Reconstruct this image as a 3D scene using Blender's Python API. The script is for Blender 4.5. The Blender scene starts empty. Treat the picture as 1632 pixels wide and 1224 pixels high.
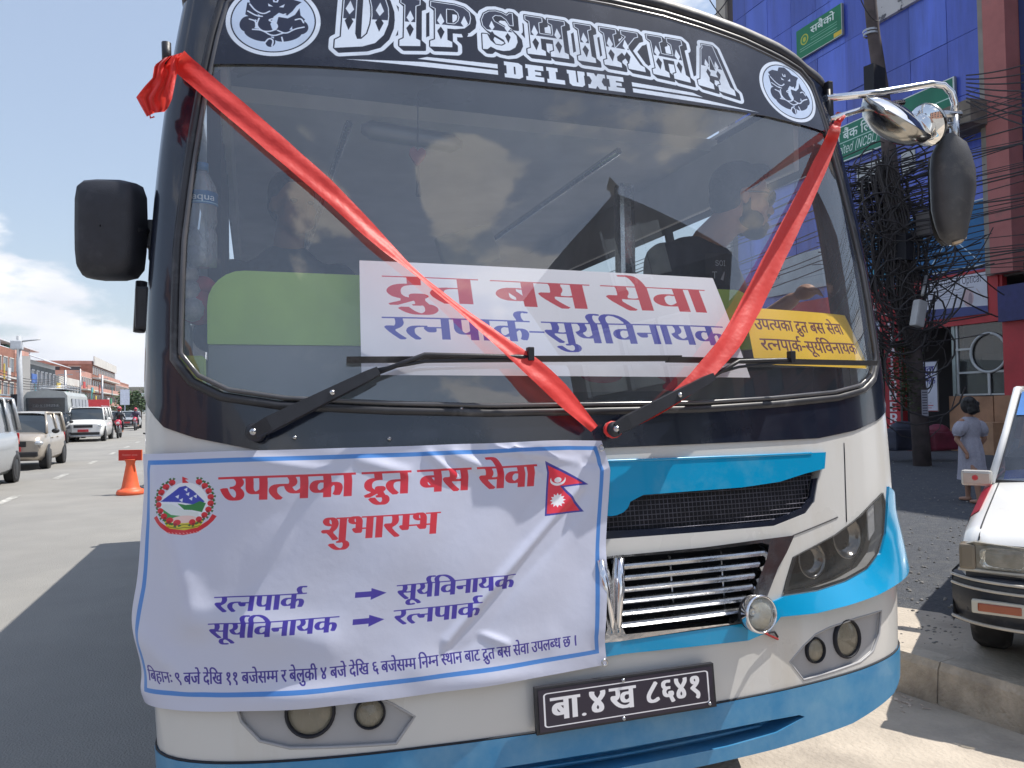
import bpy, bmesh, math, random
import numpy as np
from mathutils import Vector, Matrix, geometry
random.seed(7); rng = np.random.default_rng(7)
R = math.radians
SC = bpy.context.scene
COL = SC.collection

# ------------------------------------------------------------------ geometry of the bus nose (a = arc length across, z = height)
CAMP = (-.861, -1.7856, 1.5003, .3258, .0277, -.0154)       # x, y, height, yaw, pitch, roll of the camera
FPX = 1226.0                                                # focal length in pixels of the 1632 px photograph
def cam_axes():
    cx, cy, ch, yaw, pit, roll = CAMP
    F = np.array([math.sin(yaw) * math.cos(pit), math.cos(yaw) * math.cos(pit), math.sin(pit)])
    R = np.array([math.cos(yaw), -math.sin(yaw), 0.]); U = np.cross(R, F)
    return np.array([cx, cy, ch]), R * math.cos(roll) + U * math.sin(roll), U * math.cos(roll) - R * math.sin(roll), F
CC, CR, CU, CF = cam_axes()
def project(P):
    d = np.asarray(P, float) - CC; z = d @ CF
    return np.stack([816 + FPX * (d @ CR) / z, 612 - FPX * (d @ CU) / z], -1)
def ray(px, py): return CF + CR * (px - 816) / FPX - CU * (py - 612) / FPX
def on_plane(px, py, p0, n):
    d = ray(px, py); p0 = np.array(p0, float); n = np.array(n, float)
    return CC + d * ((p0 - CC) @ n) / (d @ n)
def on_ground(px, py, z=0.): return on_plane(px, py, (0, 0, z), (0, 0, 1))
def at_depth(px, py, dist): return CC + ray(px, py) * dist
_t = np.linspace(-math.pi / 2, math.pi / 2, 1601)
_c, _s = np.sin(_t), np.cos(_t)
NE = 2.5227
_cx = np.sign(_c) * np.abs(_c) ** (2 / NE); _sy = 1 - np.abs(_s) ** (2 / NE)
_al = np.concatenate([[0], np.cumsum(np.hypot(np.diff(_cx * 1.1), np.diff(_sy * .24)))]); _al -= _al[-1] / 2
AL = _al[-1]
def S(a, z):
    a = np.asarray(a, float); z = np.asarray(z, float)
    zc = np.clip(z, .2, 3.3); q = zc - 1.2
    W = 1.10 + .0291 * q - .0454 * q * q - .0128 * q ** 3
    D = np.maximum(.2432 - .0958 * q, .03)
    yo = .1391 * q + .0468 * q * q - .0045 * q ** 3
    ac = np.clip(a, -AL, AL)
    X = W * np.interp(ac, _al, _cx); Y = yo + D * np.interp(ac, _al, _sy) + np.maximum(np.abs(a) - AL, 0)
    return np.stack(np.broadcast_arrays(X, Y, z), -1)
def SN(a, z, h=.012):
    da = S(np.asarray(a) + h, z) - S(np.asarray(a) - h, z); dz = S(a, np.asarray(z) + h) - S(a, np.asarray(z) - h)
    n = np.cross(da, dz); return n / np.linalg.norm(n, axis=-1, keepdims=True)
_ga, _gz = np.meshgrid(np.linspace(-AL - .05, AL + .05, 320), np.linspace(.25, 3.2, 240))
_gp = project(S(_ga, _gz)); _gn = (SN(_ga, _gz) * (CC - S(_ga, _gz))).sum(-1) > 0
def uv(pts, zoff=0.):
    """photo pixels -> (a, z) on the nose of the bus"""
    out = []
    for px, py in pts:
        d = (_gp[..., 0] - px) ** 2 + (_gp[..., 1] - py) ** 2 + np.where(_gn, 0, 1e5)
        i = np.unravel_index(d.argmin(), d.shape); x = np.array([_ga[i], _gz[i]])
        for _ in range(8):
            f = project(S(x[0], x[1])) - (px, py); e = 1e-4
            J = np.stack([(project(S(x[0] + e, x[1])) - project(S(x[0], x[1]))) / e, (project(S(x[0], x[1] + e)) - project(S(x[0], x[1]))) / e], 1)
            try: st = np.linalg.solve(J, f)
            except Exception: break
            n = np.linalg.norm(st)
            if n > .03: st *= .03 / n
            x = x - st
        if np.hypot(x[0] - _ga[i], x[1] - _gz[i]) > .12: x = np.array([_ga[i], _gz[i]])
        out.append(x)
    return np.array(out)


# ------------------------------------------------------------------ camera, sky, sun, exposure
cam_d = bpy.data.cameras.new('camera'); cam = bpy.data.objects.new('camera', cam_d); COL.objects.link(cam)
cam_d.sensor_width = 36; cam_d.lens = FPX / 1632 * 36; cam_d.clip_end = 6000; cam_d.clip_start = .05
cam.matrix_world = Matrix(((CR[0], CU[0], -CF[0], CC[0]), (CR[1], CU[1], -CF[1], CC[1]), (CR[2], CU[2], -CF[2], CC[2]), (0, 0, 0, 1)))
SC.camera = cam
SUN_DIR = Vector((.57, -.055, 1.0)).normalized()            # towards the sun
SUN_EL = math.asin(SUN_DIR.z); SUN_AZ = math.atan2(SUN_DIR.x, SUN_DIR.y)
world = bpy.data.worlds.new('World'); SC.world = world; world.use_nodes = True
nt = world.node_tree; N = nt.nodes; N.clear()
def nn(nodes, t, **kw):
    n = nodes.new(t)
    for k, v in kw.items(): setattr(n, k, v)
    return n
out = nn(N, 'ShaderNodeOutputWorld'); bg = nn(N, 'ShaderNodeBackground'); bg.inputs[1].default_value = .10
sky = nn(N, 'ShaderNodeTexSky', sky_type='NISHITA', sun_disc=False, sun_elevation=SUN_EL, sun_rotation=SUN_AZ, altitude=1300, air_density=1.6, dust_density=2.6, ozone_density=1.0)
tc = nn(N, 'ShaderNodeTexCoord'); mp = nn(N, 'ShaderNodeMapping'); mp.inputs['Scale'].default_value = (1, 1, 2.4); mp.inputs['Location'].default_value = (.35, .2, .12)
no = nn(N, 'ShaderNodeTexNoise'); no.inputs['Scale'].default_value = 2.6; no.inputs['Detail'].default_value = 9; no.inputs['Roughness'].default_value = .56
sep = nn(N, 'ShaderNodeSeparateXYZ')
L = nt.links.new
L(tc.outputs['Generated'], mp.inputs[0]); L(mp.outputs[0], no.inputs['Vector']); L(tc.outputs['Generated'], sep.inputs[0])
cover = nn(N, 'ShaderNodeMapRange'); L(sep.outputs['Z'], cover.inputs[0])    # more cloud low down, less high up
cover.inputs[1].default_value = 0.02; cover.inputs[2].default_value = .15; cover.inputs[3].default_value = .22; cover.inputs[4].default_value = -.005
add = nn(N, 'ShaderNodeMath', operation='ADD'); L(no.outputs['Fac'], add.inputs[0]); L(cover.outputs[0], add.inputs[1])
last = add
for dv, r0, r1, amt in (((.25, -.78, .57), 10, 3, .17), ((.20, -.74, .64), 6, 2, .15), ((-.10, -.83, .545), 9, 3, .15), ((-.70, .55, .12), 14, 4, .10)):   # towering clouds
    dvn = Vector(dv).normalized(); dp_ = nn(N, 'ShaderNodeVectorMath', operation='DOT_PRODUCT'); nrm_ = nn(N, 'ShaderNodeVectorMath', operation='NORMALIZE'); L(tc.outputs['Generated'], nrm_.inputs[0]); L(nrm_.outputs[0], dp_.inputs[0]); dp_.inputs[1].default_value = dvn
    mr_ = nn(N, 'ShaderNodeMapRange', interpolation_type='SMOOTHSTEP'); L(dp_.outputs['Value'], mr_.inputs[0]); mr_.inputs[1].default_value = math.cos(R(r0)); mr_.inputs[2].default_value = math.cos(R(r1)); mr_.inputs[3].default_value = 0; mr_.inputs[4].default_value = amt
    ad_ = nn(N, 'ShaderNodeMath', operation='ADD'); L(last.outputs[0], ad_.inputs[0]); L(mr_.outputs[0], ad_.inputs[1]); last = ad_
ramp = nn(N, 'ShaderNodeMapRange', interpolation_type='SMOOTHSTEP'); L(last.outputs[0], ramp.inputs[0]); ramp.inputs[1].default_value = .57; ramp.inputs[2].default_value = .635
no2 = nn(N, 'ShaderNodeTexNoise'); no2.inputs['Scale'].default_value = 9; no2.inputs['Detail'].default_value = 6; L(mp.outputs[0], no2.inputs['Vector'])
cc = nn(N, 'ShaderNodeMix', data_type='RGBA'); L(no2.outputs['Fac'], cc.inputs[0]); cc.inputs[6].default_value = (5.0, 5.3, 6.0, 1); cc.inputs[7].default_value = (10.0, 9.8, 9.6, 1)
haze_m = nn(N, 'ShaderNodeMix', data_type='RGBA'); haze_m.inputs[0].default_value = .42; L(sky.outputs[0], haze_m.inputs[6]); haze_m.inputs[7].default_value = (4.4, 5.1, 6.6, 1)
mx = nn(N, 'ShaderNodeMix', data_type='RGBA'); L(ramp.outputs[0], mx.inputs[0]); L(haze_m.outputs[2], mx.inputs[6]); L(cc.outputs[2], mx.inputs[7])
L(mx.outputs[2], bg.inputs[0]); L(bg.outputs[0], out.inputs[0])
sun_d = bpy.data.lights.new('sun', 'SUN'); sun_d.energy = 4.2; sun_d.angle = R(.53); sun_d.color = (1, .95, .87)
sun = bpy.data.objects.new('sun', sun_d); COL.objects.link(sun); sun.rotation_euler = SUN_DIR.to_track_quat('Z', 'Y').to_euler()
SC.view_settings.view_transform = 'Standard'; SC.view_settings.look = 'None'; SC.view_settings.exposure = .55; SC.view_settings.gamma = 1; SC.view_settings.use_curve_mapping = False
SC.render.engine = 'CYCLES'
SC.cycles.max_bounces = 8; SC.cycles.transparent_max_bounces = 12; SC.cycles.caustics_reflective = False; SC.cycles.caustics_refractive = False

# ------------------------------------------------------------------ helpers
def props(o, label=None, cat=None, group=None, kind=None):
    if label: o['label'] = label
    if cat: o['category'] = cat
    if group: o['group'] = group
    if kind: o['kind'] = kind
    return o
def empty(name, loc=(0, 0, 0), label=None, cat=None, group=None, rz=0):
    o = bpy.data.objects.new(name, None); COL.objects.link(o); o.location = loc; o.rotation_euler.z = rz; o.empty_display_size = .1
    return props(o, label, cat, group)
def mesh_obj(name, V, F, m, parent=None, smooth=False, uvs=None, **kw):
    me = bpy.data.meshes.new(name); me.from_pydata([tuple(map(float, v)) for v in V], [], [tuple(map(int, f)) for f in F]); me.materials.append(m)
    if smooth:
        me.polygons.foreach_set('use_smooth', [True] * len(me.polygons))
    if uvs is not None:
        ul = me.uv_layers.new(name='UVMap'); idx = np.empty(len(me.loops), np.int32); me.loops.foreach_get('vertex_index', idx)
        ul.data.foreach_set('uv', np.asarray(uvs, np.float32)[idx].ravel())
    me.update()
    o = bpy.data.objects.new(name, me); COL.objects.link(o)
    if parent: o.parent = parent
    return props(o, **kw)
class MB:
    """collects simple solids, then links them as one mesh object"""
    def __init__(s): s.V = []; s.F = []; s.S = []
    def add(s, V, F, smooth=False):
        b = len(s.V); s.V += [tuple(v) for v in V]; s.F += [tuple(b + i for i in f) for f in F]; s.S += [smooth] * len(F); return s
    def box(s, c, d, rz=0, rx=0, ry=0, bev=0):
        c = Vector(c); h = Vector(d) / 2
        M = Matrix.Rotation(rz, 3, 'Z') @ Matrix.Rotation(ry, 3, 'Y') @ Matrix.Rotation(rx, 3, 'X')
        if not bev:
            P = [c + M @ Vector((x * h.x, y * h.y, z * h.z)) for z in (-1, 1) for y in (-1, 1) for x in (-1, 1)]
            return s.add(P, [(0, 2, 3, 1), (4, 5, 7, 6), (0, 1, 5, 4), (2, 6, 7, 3), (0, 4, 6, 2), (1, 3, 7, 5)])
        bm = bmesh.new(); bmesh.ops.create_cube(bm, size=1); bmesh.ops.scale(bm, vec=d, verts=bm.verts)
        bmesh.ops.bevel(bm, geom=bm.edges[:], offset=bev, segments=2, affect='EDGES', profile=.6)
        bm.verts.index_update()
        s.add([c + M @ v.co for v in bm.verts], [[v.index for v in f.verts] for f in bm.faces]); bm.free(); return s
    def tube(s, pts, r, n=8, caps=True, closed=False):
        P = [Vector(p) for p in pts]; m = len(P); rr = r if hasattr(r, '__len__') else [r] * m
        up = None; V = []
        for i in range(m):
            if closed: d = P[(i + 1) % m] - P[i - 1]
            else: d = P[min(i + 1, m - 1)] - P[max(i - 1, 0)]
            d.normalize() if d.length > 1e-9 else None
            if up is None:
                up = Vector((0, 0, 1)) if abs(d.z) < .9 else Vector((1, 0, 0))
            x = d.cross(up); x.normalize(); up = x.cross(d); up.normalize()
            for k in range(n):
                t = 2 * math.pi * k / n; V.append(P[i] + (x * math.cos(t) + up * math.sin(t)) * rr[i])
        F = []
        for i in range(m if closed else m - 1):
            j = (i + 1) % m
            for k in range(n): F.append((i * n + k, i * n + (k + 1) % n, j * n + (k + 1) % n, j * n + k))
        s.add(V, F, True)
        if caps and not closed:
            b = len(s.V) - len(V); s.F += [tuple(b + k for k in range(n))[::-1], tuple(b + (m - 1) * n + k for k in range(n))]; s.S += [False, False]
        return s
    def lathe(s, prof, o, ax, n=24, smooth=True):
        """prof: (radius, distance along axis)"""
        o = Vector(o); ax = Vector(ax).normalized(); u = ax.orthogonal().normalized(); w = ax.cross(u); V = []
        for r, h in prof:
            for k in range(n):
                t = 2 * math.pi * k / n; V.append(o + ax * h + (u * math.cos(t) + w * math.sin(t)) * r)
        F = [(i * n + k, i * n + (k + 1) % n, (i + 1) * n + (k + 1) % n, (i + 1) * n + k) for i in range(len(prof) - 1) for k in range(n)]
        return s.add(V, F, smooth)
    def prism(s, poly, f, depth):
        """poly: 2-D outline, f maps (u, v, w) to a point, w runs 0..depth"""
        n = len(poly); V = [f(u, v, 0) for u, v in poly] + [f(u, v, depth) for u, v in poly]
        tri = geometry.tessellate_polygon([[Vector((u, v, 0)) for u, v in poly]])
        F = [tuple(t) for t in tri] + [tuple(i + n for i in t)[::-1] for t in tri] + [(i, (i + 1) % n, (i + 1) % n + n, i + n) for i in range(n)]
        return s.add(V, F)
    def ellipsoid(s, c, r, n=12, m=8, M=None):
        V = []; M = M or Matrix.Identity(3)
        for i in range(m + 1):
            ph = math.pi * i / m
            for k in range(n):
                t = 2 * math.pi * k / n
                V.append(Vector(c) + M @ Vector((r[0] * math.sin(ph) * math.cos(t), r[1] * math.sin(ph) * math.sin(t), r[2] * math.cos(ph))))
        return s.add(V, [(i * n + k, (i + 1) * n + k, (i + 1) * n + (k + 1) % n, i * n + (k + 1) % n) for i in range(m) for k in range(n)], True)
    def cap(s, a, b, ra, rb, n=10):
        a, b = Vector(a), Vector(b); d = (b - a).normalized(); P = []; rr = []
        for t in (-90, -60, -30, 0): P.append(a + d * ra * math.sin(R(t))); rr.append(max(ra * math.cos(R(t)), 1e-4))
        for t in (0, 30, 60, 90): P.append(b + d * rb * math.sin(R(t))); rr.append(max(rb * math.cos(R(t)), 1e-4))
        return s.tube(P, rr, n)
    def grid(s, P, smooth=True, thick=None):
        h, w = len(P), len(P[0]); V = [p for r in P for p in r]
        return s.add(V, [(i * w + j, i * w + j + 1, (i + 1) * w + j + 1, (i + 1) * w + j) for i in range(h - 1) for j in range(w - 1)], smooth)
    def build(s, name, m, parent=None, origin=None, **kw):
        V = s.V
        if origin is not None: V = [(v[0] - origin[0], v[1] - origin[1], v[2] - origin[2]) for v in V]
        o = mesh_obj(name, V, s.F, m, parent, **kw); o.data.polygons.foreach_set('use_smooth', s.S)
        if origin is not None: o.location = origin
        return o

# ------------------------------------------------------------------ materials
MATS = {}
def mat(name, col, rough=.5, metal=0., var=.12, scale=6., bump=0., bscale=60., coat=0., trans=0., dirt=None, dscale=2., spec=.5, image=None, streak=False, emit=None, sheen=0., bdist=.01, dmin=.55, dmax=.75, alpha=1., coord='Object'):
    m = bpy.data.materials.new(name); m.use_nodes = True; t = m.node_tree; N = t.nodes; L = t.links.new
    b = N['Principled BSDF']; b.inputs['Roughness'].default_value = rough; b.inputs['Metallic'].default_value = metal; b.inputs['Specular IOR Level'].default_value = spec
    b.inputs['Coat Weight'].default_value = coat; b.inputs['Transmission Weight'].default_value = trans; b.inputs['Sheen Weight'].default_value = sheen; b.inputs['Alpha'].default_value = alpha
    tc = nn(N, 'ShaderNodeTexCoord'); src = tc.outputs[coord]
    if streak:
        mp = nn(N, 'ShaderNodeMapping'); mp.inputs['Scale'].default_value = (1, 1, .12); L(src, mp.inputs[0]); ssrc = mp.outputs[0]
    else: ssrc = src
    if image is not None:
        im = nn(N, 'ShaderNodeTexImage'); im.image = image; im.extension = 'EXTEND'; uvn = nn(N, 'ShaderNodeUVMap'); L(uvn.outputs[0], im.inputs[0]); base = im.outputs[0]
    else:
        rgb = nn(N, 'ShaderNodeRGB'); rgb.outputs[0].default_value = (*col, 1); base = rgb.outputs[0]
    if var:
        no = nn(N, 'ShaderNodeTexNoise'); no.inputs['Scale'].default_value = scale; no.inputs['Detail'].default_value = 6; L(ssrc, no.inputs['Vector'])
        mr = nn(N, 'ShaderNodeMapRange'); mr.inputs[1].default_value = .3; mr.inputs[2].default_value = .7; mr.inputs[3].default_value = 1 - var; mr.inputs[4].default_value = 1 + var; L(no.outputs['Fac'], mr.inputs[0])
        mu = nn(N, 'ShaderNodeVectorMath', operation='SCALE'); L(base, mu.inputs[0]); L(mr.outputs[0], mu.inputs['Scale']); base = mu.outputs[0]
    if dirt is not None:
        n2 = nn(N, 'ShaderNodeTexNoise'); n2.inputs['Scale'].default_value = dscale; n2.inputs['Detail'].default_value = 9; n2.inputs['Roughness'].default_value = .65; L(ssrc, n2.inputs['Vector'])
        r2 = nn(N, 'ShaderNodeMapRange'); r2.inputs[1].default_value = dmin; r2.inputs[2].default_value = dmax; L(n2.outputs['Fac'], r2.inputs[0])
        mi = nn(N, 'ShaderNodeMix', data_type='RGBA'); L(r2.outputs[0], mi.inputs[0]); L(base, mi.inputs[6]); mi.inputs[7].default_value = (*dirt, 1); base = mi.outputs[2]
    L(base, b.inputs['Base Color'])
    if emit: b.inputs['Emission Color'].default_value = (*emit, 1); b.inputs['Emission Strength'].default_value = 1
    if bump:
        n3 = nn(N, 'ShaderNodeTexNoise'); n3.inputs['Scale'].default_value = bscale; n3.inputs['Detail'].default_value = 4; L(src, n3.inputs['Vector'])
        bu = nn(N, 'ShaderNodeBump'); bu.inputs['Strength'].default_value = bump; bu.inputs['Distance'].default_value = bdist; L(n3.outputs['Fac'], bu.inputs['Height']); L(bu.outputs[0], b.inputs['Normal'])
        rr = nn(N, 'ShaderNodeMapRange'); rr.inputs[3].default_value = max(rough - .08, .02); rr.inputs[4].default_value = min(rough + .1, 1); L(n3.outputs['Fac'], rr.inputs[0]); L(rr.outputs[0], b.inputs['Roughness'])
    MATS[name] = m
    return m
def glass_mat(name, tint, refl=1.0, dust=0., dcol=(.5, .5, .5), rough=.0, dscale=3., ior=1.5, base=0.):
    return _glass(name, tint, refl, dust, dcol, rough, dscale, ior, base)
def _glass(name, tint, refl=1.0, dust=0., dcol=(.5, .5, .5), rough=.0, dscale=3., ior=1.5, base=0.):
    """sheet of glass: tinted see-through, mirror reflection by Fresnel, a film of dust"""
    m = bpy.data.materials.new(name); m.use_nodes = True; t = m.node_tree; N = t.nodes; N.clear(); L = t.links.new
    o = nn(N, 'ShaderNodeOutputMaterial'); tr = nn(N, 'ShaderNodeBsdfTransparent'); tr.inputs[0].default_value = (*tint, 1)
    gl = nn(N, 'ShaderNodeBsdfGlossy'); gl.inputs['Roughness'].default_value = rough
    ge = nn(N, 'ShaderNodeNewGeometry'); dt = nn(N, 'ShaderNodeVectorMath', operation='DOT_PRODUCT'); L(ge.outputs['Normal'], dt.inputs[0]); L(ge.outputs['Incoming'], dt.inputs[1])
    ab = nn(N, 'ShaderNodeMath', operation='ABSOLUTE'); L(dt.outputs['Value'], ab.inputs[0]); iv = nn(N, 'ShaderNodeMath', operation='SUBTRACT'); iv.inputs[0].default_value = 1; L(ab.outputs[0], iv.inputs[1])
    pw = nn(N, 'ShaderNodeMath', operation='POWER'); L(iv.outputs[0], pw.inputs[0]); pw.inputs[1].default_value = 5
    fr = nn(N, 'ShaderNodeMath', operation='MULTIPLY_ADD'); L(pw.outputs[0], fr.inputs[0]); fr.inputs[1].default_value = .92; fr.inputs[2].default_value = .05
    mu = nn(N, 'ShaderNodeMath', operation='MULTIPLY_ADD', use_clamp=True); L(fr.outputs[0], mu.inputs[0]); mu.inputs[1].default_value = refl; mu.inputs[2].default_value = base
    m1 = nn(N, 'ShaderNodeMixShader'); L(mu.outputs[0], m1.inputs[0]); L(tr.outputs[0], m1.inputs[1]); L(gl.outputs[0], m1.inputs[2])
    if dust:
        di = nn(N, 'ShaderNodeBsdfDiffuse'); di.inputs[0].default_value = (*dcol, 1)
        tc = nn(N, 'ShaderNodeTexCoord'); mp = nn(N, 'ShaderNodeMapping'); mp.inputs['Scale'].default_value = (1.6, 1.6, .35); L(tc.outputs['Object'], mp.inputs[0])
        no = nn(N, 'ShaderNodeTexNoise'); no.inputs['Scale'].default_value = dscale; no.inputs['Detail'].default_value = 8; no.inputs['Roughness'].default_value = .6; L(mp.outputs[0], no.inputs['Vector'])
        mr = nn(N, 'ShaderNodeMapRange'); mr.inputs[1].default_value = .3; mr.inputs[2].default_value = .75; mr.inputs[3].default_value = dust * .45; mr.inputs[4].default_value = dust * 1.6; L(no.outputs['Fac'], mr.inputs[0])
        m2 = nn(N, 'ShaderNodeMixShader'); L(mr.outputs[0], m2.inputs[0]); L(m1.outputs[0], m2.inputs[1]); L(di.outputs[0], m2.inputs[2]); L(m2.outputs[0], o.inputs[0])
    else: L(m1.outputs[0], o.inputs[0])
    MATS[name] = m
    return m
white_p = mat('bus_white_paint', (.60, .595, .58), .28, var=.05, scale=1.4, coat=.4, dirt=(.50, .46, .40), dscale=3.2, dmin=.56, dmax=.86, streak=True, bump=.02, bscale=4)
blue_p = mat('bus_blue_paint', (.0, .27, .52), .25, var=.06, scale=3, coat=.5, dirt=(.12, .34, .48), dscale=5, dmin=.5, dmax=.9)
blue_low = mat('bus_skirt_paint', (.02, .20, .42), .38, var=.08, scale=3, coat=.25, dirt=(.18, .36, .50), dscale=4, dmin=.45, dmax=.85)
black_p = mat('black_gloss_paint', (.010, .014, .028), .16, var=.2, scale=3, coat=.5, dirt=(.035, .04, .055), dscale=6, dmin=.5, dmax=.9, spec=.6)
black_pl = mat('black_plastic', (.018, .019, .026), .45, var=.2, scale=20, bump=.08, bscale=300)
rubber = mat('rubber_seal', (.03, .03, .036), .42, var=.2, scale=12, dirt=(.13, .13, .14), dscale=10)
chrome = mat('chrome', (.78, .78, .80), .09, 1., var=.08, scale=10, bump=.03, bscale=40)
chrome_d = mat('dull_chrome', (.52, .53, .55), .24, 1., var=.15, scale=14, bump=.05, bscale=80)
mirror_m = mat('mirror_glass', (.9, .9, .9), .02, 1., var=0)
dark_in = mat('dark_recess', (.012, .013, .02), .7, var=.2)
steel = mat('galvanised_steel', (.42, .43, .45), .4, .8, var=.2, scale=8)
tyre = mat('tyre_rubber', (.02, .02, .022), .85, var=.3, scale=20, dirt=(.12, .11, .10), dscale=8)

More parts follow.
